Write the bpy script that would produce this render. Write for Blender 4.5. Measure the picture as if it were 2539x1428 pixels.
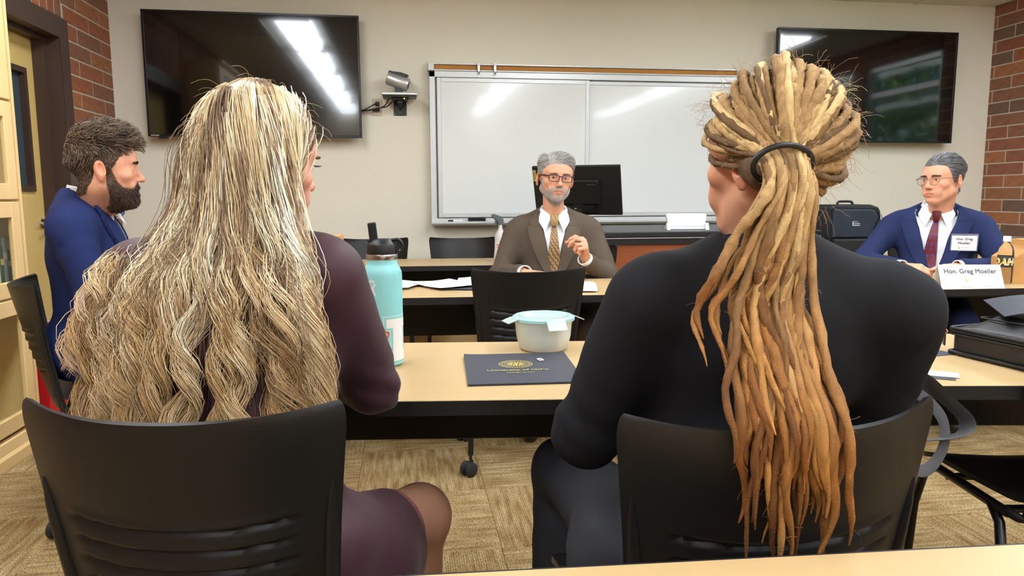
import bpy, bmesh, math, random
import numpy as np
from mathutils import Vector, Matrix, Euler
from mathutils.bvhtree import BVHTree

for _o in list(bpy.data.objects):
    bpy.data.objects.remove(_o)
SC = bpy.context.scene
C = SC.collection
PI = math.pi
R = math.radians
rng = np.random.default_rng(7)
random.seed(7)

# ------------------------------------------------------------------ camera
cam_d = bpy.data.cameras.new('camera')
cam = bpy.data.objects.new('camera', cam_d)
C.objects.link(cam)
cam_d.sensor_width = 36.0
cam_d.lens = 36.0 * 1817.04 / 2539.0
cam_d.clip_start = 0.02
_p, _y, _r = 0.124326, 0.1471986, -0.0039377
_f = Vector((math.sin(_y) * math.cos(_p), math.cos(_y) * math.cos(_p), -math.sin(_p)))
_rt = Vector((math.cos(_y), -math.sin(_y), 0))
_up = _rt.cross(_f)
_r2 = _rt * math.cos(_r) + _up * math.sin(_r)
_u2 = -_rt * math.sin(_r) + _up * math.cos(_r)
cam.matrix_world = Matrix(((_r2.x, _u2.x, -_f.x, 0), (_r2.y, _u2.y, -_f.y, 0), (_r2.z, _u2.z, -_f.z, 1.15), (0, 0, 0, 1)))
SC.camera = cam

# ------------------------------------------------------------------ world, exposure
SC.view_settings.view_transform = 'Standard'
SC.view_settings.look = 'None'
SC.view_settings.gamma = 1.0
SC.view_settings.exposure = 1.0
SC.view_settings.use_curve_mapping = False
world = bpy.data.worlds.new('sky')
SC.world = world
world.use_nodes = True
_n = world.node_tree.nodes
_l = world.node_tree.links
_n.clear()
_sky = _n.new('ShaderNodeTexSky')
_sky.sky_type = 'HOSEK_WILKIE'
_sky.turbidity = 4.0
_sky.ground_albedo = 0.3
_sky.sun_direction = Vector((-0.62, -0.25, 0.75)).normalized()
_bg = _n.new('ShaderNodeBackground')
_bg.inputs['Strength'].default_value = 5.0
_wo = _n.new('ShaderNodeOutputWorld')
_l.new(_sky.outputs[0], _bg.inputs[0])
_l.new(_bg.outputs[0], _wo.inputs[0])
sun_d = bpy.data.lights.new('sun', 'SUN')
sun_d.energy = 9.0
sun_d.angle = 0.02
sun = bpy.data.objects.new('sun', sun_d)
C.objects.link(sun)
sun.rotation_euler = Vector((0.62, 0.25, -0.75)).to_track_quat('-Z', 'Y').to_euler()
LAMP_STRENGTH = 10.8

# ------------------------------------------------------------------ colour and material helpers
def S(r, g, b):
    def c(v):
        v = v / 255.0
        return v / 12.92 if v <= 0.04045 else ((v + 0.055) / 1.055) ** 2.4
    return (c(r), c(g), c(b), 1.0)

MATS = {}
def mat(name, col, rough=0.5, metal=0.0, spec=0.5, var=0.0, scale=(8, 8, 8), bump=0.0, bscale=200.0, detail=4.0,
        attr=None, col2=None, coat=0.0, trans=0.0, ior=1.45, sss=0.0, sheen=0.0, objrand=None, emit=None, alpha=1.0):
    """procedural material: base colour, optional noise variation between col and col2, optional fine bump,
    optional colour attribute, optional per-object colour list"""
    m = bpy.data.materials.new(name)
    m.use_nodes = True
    nt = m.node_tree
    N, L = nt.nodes, nt.links
    b = N['Principled BSDF']
    b.inputs['Base Color'].default_value = col
    b.inputs['Roughness'].default_value = rough
    b.inputs['Metallic'].default_value = metal
    b.inputs['Specular IOR Level'].default_value = spec
    b.inputs['IOR'].default_value = ior
    b.inputs['Coat Weight'].default_value = coat
    b.inputs['Transmission Weight'].default_value = trans
    b.inputs['Alpha'].default_value = alpha
    if sss:
        b.inputs['Subsurface Weight'].default_value = sss
        b.inputs['Subsurface Radius'].default_value = (0.012, 0.005, 0.003)
        b.inputs['Subsurface Scale'].default_value = 1.0
    if sheen:
        b.inputs['Sheen Weight'].default_value = sheen
    if emit:
        b.inputs['Emission Color'].default_value = col
        b.inputs['Emission Strength'].default_value = emit
    tc = N.new('ShaderNodeTexCoord')
    src = None
    if attr:
        a = N.new('ShaderNodeAttribute')
        a.attribute_name = attr
        src = a.outputs['Color']
    if objrand:
        oi = N.new('ShaderNodeObjectInfo')
        cr = N.new('ShaderNodeValToRGB')
        cr.color_ramp.interpolation = 'CONSTANT'
        while len(cr.color_ramp.elements) < len(objrand):
            cr.color_ramp.elements.new(0.5)
        for i, c in enumerate(objrand):
            cr.color_ramp.elements[i].position = i / len(objrand)
            cr.color_ramp.elements[i].color = c
        L.new(oi.outputs['Random'], cr.inputs[0])
        src = cr.outputs[0]
    if var:
        mp = N.new('ShaderNodeMapping')
        mp.inputs['Scale'].default_value = scale
        L.new(tc.outputs['Object'], mp.inputs[0])
        nz = N.new('ShaderNodeTexNoise')
        nz.inputs['Scale'].default_value = 1.0
        nz.inputs['Detail'].default_value = detail
        L.new(mp.outputs[0], nz.inputs['Vector'])
        mr = N.new('ShaderNodeMapRange')
        mr.inputs[1].default_value = 0.3
        mr.inputs[2].default_value = 0.7
        mr.inputs[4].default_value = var
        L.new(nz.outputs['Fac'], mr.inputs[0])
        mx = N.new('ShaderNodeMix')
        mx.data_type = 'RGBA'
        L.new(mr.outputs[0], mx.inputs[0])
        if src:
            L.new(src, mx.inputs[6])
        else:
            mx.inputs[6].default_value = col
        mx.inputs[7].default_value = col2 if col2 else (col[0] * 0.5, col[1] * 0.5, col[2] * 0.5, 1)
        src = mx.outputs[2]
    if src:
        L.new(src, b.inputs['Base Color'])
    if bump:
        nb = N.new('ShaderNodeTexNoise')
        nb.inputs['Scale'].default_value = bscale
        nb.inputs['Detail'].default_value = 3.0
        L.new(tc.outputs['Object'], nb.inputs['Vector'])
        bp = N.new('ShaderNodeBump')
        bp.inputs['Strength'].default_value = bump
        bp.inputs['Distance'].default_value = 0.002
        L.new(nb.outputs['Fac'], bp.inputs['Height'])
        L.new(bp.outputs[0], b.inputs['Normal'])
    MATS[name] = m
    return m

# ------------------------------------------------------------------ object helpers
def obj(name, me, m=None, parent=None):
    o = bpy.data.objects.new(name, me)
    C.objects.link(o)
    if m is not None and me is not None and not me.materials:
        me.materials.append(m)
    if parent is not None:
        o.parent = parent
    return o

def tag(o, label, cat=None, group=None, kind=None):
    o['label'] = label
    if cat: o['category'] = cat
    if group: o['group'] = group
    if kind: o['kind'] = kind
    return o

def thing(name, label, cat, loc=(0, 0, 0), rotz=0.0, group=None):
    o = bpy.data.objects.new(name, None)
    C.objects.link(o)
    o.location = loc
    o.rotation_euler = (0, 0, rotz)
    o.empty_display_size = 0.05
    return tag(o, label, cat, group)

def struct(o):
    o['kind'] = 'structure'
    return o

def dup(root, label=None, loc=None, rotz=None, group=None):
    r = root.copy()
    C.objects.link(r)
    if loc is not None: r.location = loc
    if rotz is not None: r.rotation_euler = (0, 0, rotz)
    if label: r['label'] = label
    if group: r['group'] = group
    for ch in list(root.children):
        c = ch.copy()
        C.objects.link(c)
        c.parent = r
        for g in list(ch.children):
            d = g.copy()
            C.objects.link(d)
            d.parent = c
    return r

# ------------------------------------------------------------------ mesh helpers
def mesh(name, verts, faces, smooth=False):
    me = bpy.data.meshes.new(name)
    me.from_pydata([tuple(v) for v in verts], [], [tuple(f) for f in faces])
    me.update()
    if smooth:
        me.polygons.foreach_set('use_smooth', [True] * len(me.polygons))
    return me

def mesh_np(name, V, F, smooth=True, cols=None, attr='Col'):
    """V (n,3) array, F (m,3|4) int array, optional per-vertex rgb"""
    V = np.asarray(V, np.float32)
    F = np.asarray(F, np.int32)
    me = bpy.data.meshes.new(name)
    me.vertices.add(len(V))
    me.vertices.foreach_set('co', V.ravel())
    k = F.shape[1]
    me.loops.add(F.size)
    me.loops.foreach_set('vertex_index', F.ravel())
    me.polygons.add(len(F))
    me.polygons.foreach_set('loop_start', np.arange(0, F.size, k, dtype=np.int32))
    me.polygons.foreach_set('loop_total', np.full(len(F), k, np.int32))
    if smooth:
        me.polygons.foreach_set('use_smooth', np.ones(len(F), bool))
    me.update(calc_edges=True)
    if cols is not None:
        a = me.color_attributes.new(attr, 'FLOAT_COLOR', 'POINT')
        c = np.ones((len(V), 4), np.float32)
        c[:, :3] = cols
        a.data.foreach_set('color', c.ravel())
    return me

class MB:
    """collects shapes into one bmesh"""
    def __init__(self):
        self.bm = bmesh.new()
    def box(self, x0, x1, y0, y1, z0, z1, bev=0.0, seg=1, M=None):
        vs = [self.bm.verts.new(Vector(p) if M is None else M @ Vector(p)) for p in
              ((x0, y0, z0), (x1, y0, z0), (x1, y1, z0), (x0, y1, z0), (x0, y0, z1), (x1, y0, z1), (x1, y1, z1), (x0, y1, z1))]
        fs = [self.bm.faces.new([vs[i] for i in f]) for f in
              ((3, 2, 1, 0), (4, 5, 6, 7), (0, 1, 5, 4), (1, 2, 6, 5), (2, 3, 7, 6), (3, 0, 4, 7))]
        if bev > 0:
            es = list({e for f in fs for e in f.edges})
            bmesh.ops.bevel(self.bm, geom=es, offset=bev, segments=seg, profile=0.5, affect='EDGES', clamp_overlap=True)
        return self
    def prism(self, poly, axis, a, b, bev=0.0, seg=1, M=None):
        """extrude a 2D polygon along axis ('x','y','z') between a and b"""
        def P(u, v, w):
            p = {'x': (w, u, v), 'y': (u, w, v), 'z': (u, v, w)}[axis]
            p = Vector(p)
            return p if M is None else M @ p
        lo = [self.bm.verts.new(P(u, v, a)) for u, v in poly]
        hi = [self.bm.verts.new(P(u, v, b)) for u, v in poly]
        n = len(poly)
        fs = [self.bm.faces.new(lo), self.bm.faces.new(hi)]
        for i in range(n):
            fs.append(self.bm.faces.new([lo[i], lo[(i + 1) % n], hi[(i + 1) % n], hi[i]]))
        if bev > 0:
            es = list({e for f in fs[:2] for e in f.edges})
            bmesh.ops.bevel(self.bm, geom=es, offset=bev, segments=seg, profile=0.5, affect='EDGES', clamp_overlap=True)
        return self
    def tube(self, pts, r, n=8, cap=True, flat=None, up=None):
        """tube along points; r scalar or list; flat=(w,t) makes a band"""
        pts = [Vector(p) for p in pts]
        m = len(pts)
        rs = r if isinstance(r, (list, tuple)) else [r] * m
        prev = None
        rings = []
        for i, p in enumerate(pts):
            t = (pts[min(i + 1, m - 1)] - pts[max(i - 1, 0)]).normalized()
            if prev is None:
                a = Vector(up) if up else (Vector((0, 0, 1)) if abs(t.z) < 0.9 else Vector((1, 0, 0)))
                u = (a - t * a.dot(t)).normalized()
            else:
                u = (prev - t * prev.dot(t)).normalized()
            prev = u
            w = t.cross(u)
            ring = []
            for k in range(n):
                ang = 2 * PI * k / n
                if flat:
                    q = p + u * (math.cos(ang) * flat[0]) + w * (math.sin(ang) * flat[1])
                else:
                    q = p + (u * math.cos(ang) + w * math.sin(ang)) * rs[i]
                ring.append(self.bm.verts.new(q))
            rings.append(ring)
        for a, b in zip(rings, rings[1:]):
            for k in range(n):
                self.bm.faces.new([a[k], a[(k + 1) % n], b[(k + 1) % n], b[k]])
        if cap:
            self.bm.faces.new(rings[0][::-1])
            self.bm.faces.new(rings[-1])
        return self
    def lathe(self, prof, n=24, M=None, cap0=True, cap1=True):
        """profile [(r,z)] turned about z"""
        rings = []
        for r_, z_ in prof:
            ring = []
            for k in range(n):
                a = 2 * PI * k / n
                p = Vector((r_ * math.cos(a), r_ * math.sin(a), z_))
                ring.append(self.bm.verts.new(p if M is None else M @ p))
            rings.append(ring)
        for a, b in zip(rings, rings[1:]):
            for k in range(n):
                self.bm.faces.new([a[k], a[(k + 1) % n], b[(k + 1) % n], b[k]])
        if cap0: self.bm.faces.new(rings[0][::-1])
        if cap1: self.bm.faces.new(rings[-1])
        return self
    def build(self, name, m=None, parent=None, smooth=False, ang=None):
        bmesh.ops.recalc_face_normals(self.bm, faces=self.bm.faces[:])
        me = bpy.data.meshes.new(name)
        self.bm.to_mesh(me)
        self.bm.free()
        if smooth:
            me.polygons.foreach_set('use_smooth', [True] * len(me.polygons))
            if ang:
                me.set_sharp_from_angle(angle=R(ang))
        return obj(name, me, m, parent)

def bez(pts, n=24):
    """Catmull-Rom through points"""
    P = [np.array(p, float) for p in pts]
    P = [2 * P[0] - P[1]] + P + [2 * P[-1] - P[-2]]
    out = []
    seg = len(P) - 3
    for i in range(n + 1):
        t = i / n * seg
        k = min(int(t), seg - 1)
        t -= k
        a, b, c, d = P[k:k + 4]
        out.append(0.5 * ((2 * b) + (c - a) * t + (2 * a - 5 * b + 4 * c - d) * t * t + (3 * b - a - 3 * c + d) * t ** 3))
    return np.array(out)

def text_mesh(s, size, bold=0.0, extrude=0.0002, align='CENTER', spacing=1.0, shear=0.0):
    cu = bpy.data.curves.new('txt', 'FONT')
    cu.body = s
    cu.size = size
    cu.align_x = align
    cu.align_y = 'CENTER'
    cu.extrude = extrude
    cu.offset = bold
    cu.shear = shear
    cu.space_character = spacing
    cu.resolution_u = 3
    o = bpy.data.objects.new('txt', cu)
    C.objects.link(o)
    dg = bpy.context.evaluated_depsgraph_get()
    me = bpy.data.meshes.new_from_object(o.evaluated_get(dg))
    bpy.data.objects.remove(o)
    bpy.data.curves.remove(cu)
    me.materials.clear()
    return me

def place_text(s, size, m, M, parent, name='lettering', **k):
    """text lying in local xy plane, moved by matrix M"""
    me = text_mesh(s, size, **k)
    me.transform(M)
    return obj(name, me, m, parent)

def basis(o, ex, ey):
    """matrix with columns ex, ey, ex x ey and origin o"""
    ex = Vector(ex).normalized()
    ey = Vector(ey).normalized()
    ez = ex.cross(ey)
    return Matrix(((ex.x, ey.x, ez.x, o[0]), (ex.y, ey.y, ez.y, o[1]), (ex.z, ey.z, ez.z, o[2]), (0, 0, 0, 1)))

# ------------------------------------------------------------------ signed distance mesher
class SDF:
    """distance field on a grid; smooth unions and cuts; surface nets"""
    def __init__(self, lo, hi, s):
        self.lo = np.array(lo, float)
        self.s = s
        self.n = np.ceil((np.array(hi, float) - self.lo) / s).astype(int) + 1
        self.f = np.full(self.n, 1.0, np.float32)
    def _sub(self, lo, hi):
        a = np.clip(np.floor((np.array(lo) - self.lo) / self.s).astype(int), 0, self.n)
        b = np.clip(np.ceil((np.array(hi) - self.lo) / self.s).astype(int) + 1, 0, self.n)
        if np.any(b <= a): return None
        sl = tuple(slice(i, j) for i, j in zip(a, b))
        g = np.meshgrid(*[self.lo[i] + self.s * np.arange(a[i], b[i]) for i in range(3)], indexing='ij', sparse=True)
        return sl, g
    def _put(self, sl, d, k, cut):
        f = self.f[sl]
        d = d.astype(np.float32)
        if cut:
            d = -d
            if k > 0:
                hh = np.maximum(k - np.abs(f - d), 0) / k
                self.f[sl] = np.maximum(f, d) + hh * hh * k * 0.25
            else:
                self.f[sl] = np.maximum(f, d)
        else:
            if k > 0:
                hh = np.maximum(k - np.abs(f - d), 0) / k
                self.f[sl] = np.minimum(f, d) - hh * hh * k * 0.25
            else:
                self.f[sl] = np.minimum(f, d)
    def ell(self, c, r, k=0.02, rot=None, cut=False):
        c = np.array(c, float); r = np.array(r, float)
        m = r.max() + k + 2.5 * self.s + (0.03 if not cut else 0.0)
        q = self._sub(c - m, c + m)
        if q is None: return self
        sl, (X, Y, Z) = q
        X, Y, Z = X - c[0], Y - c[1], Z - c[2]
        if rot is not None:
            M = np.array(Euler(rot).to_matrix()).T
            X, Y, Z = (M[i, 0] * X + M[i, 1] * Y + M[i, 2] * Z for i in range(3))
        k0 = np.sqrt((X / r[0]) ** 2 + (Y / r[1]) ** 2 + (Z / r[2]) ** 2)
        k1 = np.sqrt((X / r[0] ** 2) ** 2 + (Y / r[1] ** 2) ** 2 + (Z / r[2] ** 2) ** 2)
        d = k0 * (k0 - 1.0) / np.maximum(k1, 1e-9)
        self._put(sl, d, k, cut)
        return self
    def cone(self, a, b, r1, r2, k=0.02, cut=False, flat=None):
        """round cone (tapered capsule); flat=(axis vector, factor) squashes the section"""
        a = np.array(a, float); b = np.array(b, float)
        m = max(r1, r2) + k + 2.5 * self.s + (0.03 if not cut else 0.0)
        q = self._sub(np.minimum(a, b) - m, np.maximum(a, b) + m)
        if q is None: return self
        sl, (X, Y, Z) = q
        ab = b - a
        L2 = ab @ ab
        px, py, pz = X - a[0], Y - a[1], Z - a[2]
        t = np.clip((px * ab[0] + py * ab[1] + pz * ab[2]) / L2, 0, 1)
        dx, dy, dz = px - t * ab[0], py - t * ab[1], pz - t * ab[2]
        if flat is not None:
            w = np.array(flat[0], float); w /= np.linalg.norm(w)
            e = dx * w[0] + dy * w[1] + dz * w[2]
            g = flat[1] - 1.0
            dx, dy, dz = dx + e * g * w[0], dy + e * g * w[1], dz + e * g * w[2]
        d = np.sqrt(dx * dx + dy * dy + dz * dz) - (r1 + (r2 - r1) * t)
        self._put(sl, d, k, cut)
        return self
    def chain(self, pts, rs, k=0.02, **kw):
        for i in range(len(pts) - 1):
            self.cone(pts[i], pts[i + 1], rs[i], rs[i + 1], k, **kw)
        return self
    def half(self, p, nrm, k=0.0):
        """cut away everything on the side the normal points to"""
        sl, (X, Y, Z) = self._sub(self.lo, self.lo + self.s * self.n)
        nrm = np.array(nrm, float); nrm /= np.linalg.norm(nrm)
        d = (X - p[0]) * nrm[0] + (Y - p[1]) * nrm[1] + (Z - p[2]) * nrm[2]
        self._put(sl, -d + 0 * self.f[sl], k, True)
        return self
    def apply(self, fn):
        """self.f = fn(f, X, Y, Z)"""
        sl, (X, Y, Z) = self._sub(self.lo, self.lo + self.s * self.n)
        self.f = np.asarray(fn(self.f, X, Y, Z), np.float32)
        return self
    def mesh(self):
        f = self.f
        ins = f < 0
        n = f.shape
        c = np.zeros((n[0] - 1, n[1] - 1, n[2] - 1), np.int8)
        for dx in (0, 1):
            for dy in (0, 1):
                for dz in (0, 1):
                    c += ins[dx:n[0] - 1 + dx, dy:n[1] - 1 + dy, dz:n[2] - 1 + dz]
        act = (c > 0) & (c < 8)
        I = np.argwhere(act)
        idx = np.full(act.shape, -1, np.int32)
        idx[act] = np.arange(len(I))
        acc = np.zeros((len(I), 3)); cnt = np.zeros(len(I))
        for ax in range(3):
            o1, o2 = [a for a in range(3) if a != ax]
            for u in (0, 1):
                for v in (0, 1):
                    off = np.zeros(3, int); off[o1] = u; off[o2] = v
                    p = I + off
                    e = np.zeros(3, int); e[ax] = 1
                    q = p + e
                    fa = f[p[:, 0], p[:, 1], p[:, 2]]; fb = f[q[:, 0], q[:, 1], q[:, 2]]
                    cr = (fa < 0) != (fb < 0)
                    t = np.where(cr, fa / np.where(cr, fa - fb, 1), 0)
                    pos = p.astype(float); pos[:, ax] += t
                    acc[cr] += pos[cr]; cnt[cr] += 1
        V = self.lo + self.s * acc / np.maximum(cnt, 1)[:, None]
        faces = []
        for ax in range(3):
            o1, o2 = [a for a in range(3) if a != ax]
            sl0 = [slice(None)] * 3; sl1 = [slice(None)] * 3
            sl0[ax] = slice(0, -1); sl1[ax] = slice(1, None)
            a = ins[tuple(sl0)]; b = ins[tuple(sl1)]
            for flip, m in ((0, a & ~b), (1, ~a & b)):
                E = np.argwhere(m)
                E = E[(E[:, o1] > 0) & (E[:, o2] > 0) & (E[:, o1] < n[o1] - 1) & (E[:, o2] < n[o2] - 1)]
                if not len(E): continue
                q = []
                for du, dv in ((0, 0), (1, 0), (1, 1), (0, 1)):
                    p = E.copy(); p[:, o1] -= du; p[:, o2] -= dv
                    q.append(idx[p[:, 0], p[:, 1], p[:, 2]])
                q = np.stack(q, 1)
                if (flip == 1) != (ax == 1): q = q[:, ::-1]
                faces.append(q)
        F = np.concatenate(faces)
        return V, F[(F >= 0).all(1)]

def smooth_v(V, F, it=2, lam=0.5):
    E = np.concatenate([F[:, [i, (i + 1) % F.shape[1]]] for i in range(F.shape[1])])
    n = len(V)
    deg = np.bincount(E.ravel(), minlength=n).astype(float)
    for _ in range(it):
        A = np.zeros_like(V)
        for d in range(3):
            A[:, d] = np.bincount(E[:, 0], V[E[:, 1], d], n) + np.bincount(E[:, 1], V[E[:, 0], d], n)
        V = V + lam * (A / np.maximum(deg, 1)[:, None] - V)
    return V

def normals_v(V, F):
    n = np.cross(V[F[:, 2]] - V[F[:, 0]], V[F[:, 3]] - V[F[:, 1]])
    N = np.zeros_like(V)
    for d in range(3):
        for k in range(4):
            N[:, d] += np.bincount(F[:, k], n[:, d], len(V))
    return N / np.maximum(np.linalg.norm(N, axis=1), 1e-12)[:, None]

def strands(name, P, rad, cols, m, parent, sides=3):
    """P (n,k,3) strand points, rad (n,k) radii, cols (n,k,3) -> one mesh of thin tubes"""
    n, k, _ = P.shape
    T = np.zeros_like(P)
    T[:, 1:-1] = P[:, 2:] - P[:, :-2]
    T[:, 0] = P[:, 1] - P[:, 0]
    T[:, -1] = P[:, -1] - P[:, -2]
    T /= np.maximum(np.linalg.norm(T, axis=2, keepdims=True), 1e-9)
    ref = np.where(np.abs(T[:, 0, 2:3]) < 0.8, np.array([0, 0, 1.0]), np.array([0, 1.0, 0]))
    U = np.zeros_like(P)
    u = np.cross(T[:, 0], ref)
    for i in range(k):                      # carry the section along the strand without twisting it
        u = u - T[:, i] * (u * T[:, i]).sum(1, keepdims=True)
        u /= np.maximum(np.linalg.norm(u, axis=1, keepdims=True), 1e-9)
        U[:, i] = u
    Wd = np.cross(T, U)
    V = np.zeros((n, k, sides, 3), np.float32)
    for j in range(sides):
        a = 2 * PI * j / sides
        V[:, :, j] = P + (U * math.cos(a) + Wd * math.sin(a)) * rad[:, :, None]
    base = (np.arange(n)[:, None, None] * k + np.arange(k - 1)[None, :, None]) * sides
    j = np.arange(sides)[None, None, :]
    j2 = (j + 1) % sides
    F = np.stack([base + j, base + j2, base + sides + j2, base + sides + j], -1).reshape(-1, 4)
    cc = np.repeat(cols.reshape(n * k, 1, 3), sides, 1).reshape(-1, 3)
    me = mesh_np(name, V.reshape(-1, 3), F, True, cc)
    return obj(name, me, m, parent)
# ================================================================== MATERIALS OF THE ROOM
M_wall = mat('cream_paint', S(228, 221, 203), 0.85, var=0.05, scale=(1.2, 1.2, 1.2), bump=0.05, bscale=300)
M_wall2 = mat('cream_paint_rear', S(190, 178, 156), 0.9)
M_ceil = mat('ceiling_tile', S(232, 228, 218), 0.95, var=0.25, scale=(160, 160, 160), col2=S(206, 200, 190), bump=0.3, bscale=400)
M_grid = mat('white_enamel', S(222, 220, 212), 0.5)
M_mortar = mat('mortar', S(186, 176, 160), 0.95, bump=0.4, bscale=500)
M_brick = mat('brick', S(130, 75, 45), 0.8, var=0.35, scale=(14, 14, 30), col2=S(92, 58, 42), bump=0.35, bscale=350,
              objrand=[S(158, 100, 68), S(148, 92, 68), S(168, 108, 70), S(142, 96, 72), S(160, 96, 64), S(116, 90, 74), S(152, 102, 70), S(146, 86, 62)])
M_maple = mat('maple_wood', S(232, 198, 142), 0.4, var=0.35, scale=(14, 14, 1.4), col2=S(216, 174, 114))
M_maple_h = mat('maple_wood_long', S(232, 198, 142), 0.4, var=0.35, scale=(14, 1.4, 14), col2=S(216, 174, 114))
M_birch = mat('birch_door', S(222, 192, 122), 0.45, var=0.55, scale=(5, 5, 1.5), col2=S(204, 168, 98), detail=6)
M_frame = mat('brown_metal', S(70, 52, 44), 0.45)
M_black = mat('black_plastic', S(24, 23, 23), 0.42, bump=0.12, bscale=900)
M_blackm = mat('black_metal', S(20, 20, 21), 0.35)
M_rubber = mat('black_rubber', S(38, 39, 42), 0.6)
M_chrome = mat('steel', S(190, 188, 184), 0.28, metal=1.0)
M_alu = mat('brushed_aluminium', S(196, 198, 196), 0.38, metal=0.75)
M_white = mat('white_plastic', S(232, 233, 236), 0.35)
M_paper = mat('paper', S(240, 241, 244), 0.8)
def thin_glass():
    m = bpy.data.materials.new('window_glass'); m.use_nodes = True
    N, L = m.node_tree.nodes, m.node_tree.links
    N.remove(N['Principled BSDF'])
    t_ = N.new('ShaderNodeBsdfTransparent'); t_.inputs[0].default_value = (0.93, 0.97, 0.95, 1)
    g_ = N.new('ShaderNodeBsdfGlossy'); g_.inputs['Roughness'].default_value = 0.02
    mx = N.new('ShaderNodeMixShader')
    mx.inputs[0].default_value = 0.05
    L.new(t_.outputs[0], mx.inputs[1]); L.new(g_.outputs[0], mx.inputs[2])
    L.new(mx.outputs[0], N['Material Output'].inputs[0])
    return m
M_glass = thin_glass()

def carpet():
    m = bpy.data.materials.new('carpet')
    m.use_nodes = True
    N, L = m.node_tree.nodes, m.node_tree.links
    b = N['Principled BSDF']
    b.inputs['Roughness'].default_value = 0.95
    b.inputs['Specular IOR Level'].default_value = 0.1
    tc = N.new('ShaderNodeTexCoord')
    oi = N.new('ShaderNodeObjectInfo')
    ad = N.new('ShaderNodeVectorMath'); ad.operation = 'ADD'
    sc = N.new('ShaderNodeVectorMath'); sc.operation = 'SCALE'
    L.new(oi.outputs['Location'], sc.inputs[0]); sc.inputs[3].default_value = 1.7
    L.new(tc.outputs['Object'], ad.inputs[0]); L.new(sc.outputs[0], ad.inputs[1])
    def noise(scale, det=2.0):
        mp = N.new('ShaderNodeMapping'); mp.inputs['Scale'].default_value = scale
        L.new(ad.outputs[0], mp.inputs[0])
        nz = N.new('ShaderNodeTexNoise'); nz.inputs['Scale'].default_value = 1.0; nz.inputs['Detail'].default_value = det
        L.new(mp.outputs[0], nz.inputs['Vector'])
        return nz.outputs['Fac']
    def ramp(fac, stops):
        cr = N.new('ShaderNodeValToRGB')
        while len(cr.color_ramp.elements) < len(stops): cr.color_ramp.elements.new(0.5)
        for e, (p, c) in zip(cr.color_ramp.elements, stops): e.position = p; e.color = c
        L.new(fac, cr.inputs[0])
        return cr.outputs[0]
    def mix(a, bcol, fac, mode='MIX'):
        mx = N.new('ShaderNodeMix'); mx.data_type = 'RGBA'; mx.blend_type = mode
        if isinstance(fac, float): mx.inputs[0].default_value = fac
        else: L.new(fac, mx.inputs[0])
        L.new(a, mx.inputs[6])
        if isinstance(bcol, tuple): mx.inputs[7].default_value = bcol
        else: L.new(bcol, mx.inputs[7])
        return mx.outputs[2]
    W1 = (1, 1, 1, 1); K1 = (0, 0, 0, 1)
    base = ramp(noise((55, 5, 5)), [(0.3, S(150, 126, 86)), (0.5, S(184, 160, 116)), (0.7, S(206, 184, 140))])
    broad = ramp(noise((5, 5, 5)), [(0.35, S(225, 215, 200)), (0.65, S(255, 255, 255))])
    c = mix(base, broad, 1.0, 'MULTIPLY')
    dash = ramp(noise((330, 170, 60), 1.0), [(0.58, K1), (0.64, W1)])
    c = mix(c, S(70, 54, 38), dash)
    dash2 = ramp(noise((280, 140, 33), 1.0), [(0.63, K1), (0.68, W1)])
    c = mix(c, S(112, 66, 40), dash2)
    wv = N.new('ShaderNodeTexWave'); wv.inputs['Scale'].default_value = 42.0; wv.inputs['Distortion'].default_value = 0.6
    L.new(tc.outputs['Object'], wv.inputs['Vector'])
    c = mix(c, ramp(wv.outputs['Fac'], [(0.0, S(200, 192, 180)), (0.6, W1)]), 0.8, 'MULTIPLY')
    L.new(c, b.inputs['Base Color'])
    bp = N.new('ShaderNodeBump'); bp.inputs['Strength'].default_value = 0.7; bp.inputs['Distance'].default_value = 0.004
    L.new(noise((380, 220, 90), 2.0), bp.inputs['Height'])
    L.new(bp.outputs[0], b.inputs['Normal'])
    return m
M_carpet = carpet()

XL, XR, YB, YF, ZC = -2.02, 4.97, 5.75, -3.0, 2.72

# ------------------------------------------------------------------ floor of carpet tiles
floor = struct(MB().box(XL - 0.2, XR + 0.2, YF - 0.2, YB + 0.2, -0.12, -0.008).build('floor', mat('underlay', S(120, 104, 76), 0.9)))
tag(floor, 'tan and brown patterned carpet tile floor')
T = 0.5
tile_me = MB().box(-T / 2 + 0.0004, T / 2 - 0.0004, -T / 2 + 0.0004, T / 2 - 0.0004, -0.008, 0.0, 0.0015).build('carpet_tile', M_carpet)
_me = tile_me.data
bpy.data.objects.remove(tile_me)
ix0 = -4; k = 0
for ix in range(-5, 11):
    for iy in range(-6, 12):
        x, y = 0.05 + ix * T, 0.02 + iy * T
        if x - T / 2 > XR or x + T / 2 < XL or y - T / 2 > YB or y + T / 2 < YF: continue
        o = obj('carpet_tile', _me, None, floor)
        o.location = (x, y, 0)
        o.rotation_euler = (0, 0, (PI / 2 if (ix + iy) % 2 else 0) + (PI if (ix * 7 + iy * 3) % 4 > 1 else 0))

# ------------------------------------------------------------------ walls
wb = struct(MB().box(XL - 0.2, XR + 0.2, YB, YB + 0.15, 0, ZC + 0.1).build('wall_back', M_wall))
wr = struct(MB().box(XL - 0.2, XR + 0.2, YF - 0.15, YF, 0, ZC + 0.1).build('wall_rear', M_wall2))
# left wall: painted block near the camera, brick beyond, with the door opening y 3.90-4.99
mb = MB()
mb.box(XL - 0.2, XL - 0.012, YF, 3.80, 0, ZC + 0.1)
mb.box(XL - 0.2, XL - 0.012, 4.99, YB, 0, ZC + 0.1)
mb.box(XL - 0.2, XL - 0.012, 3.80, 4.99, 2.225, ZC + 0.1)
wl = struct(mb.build('wall_left', M_mortar))
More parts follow.
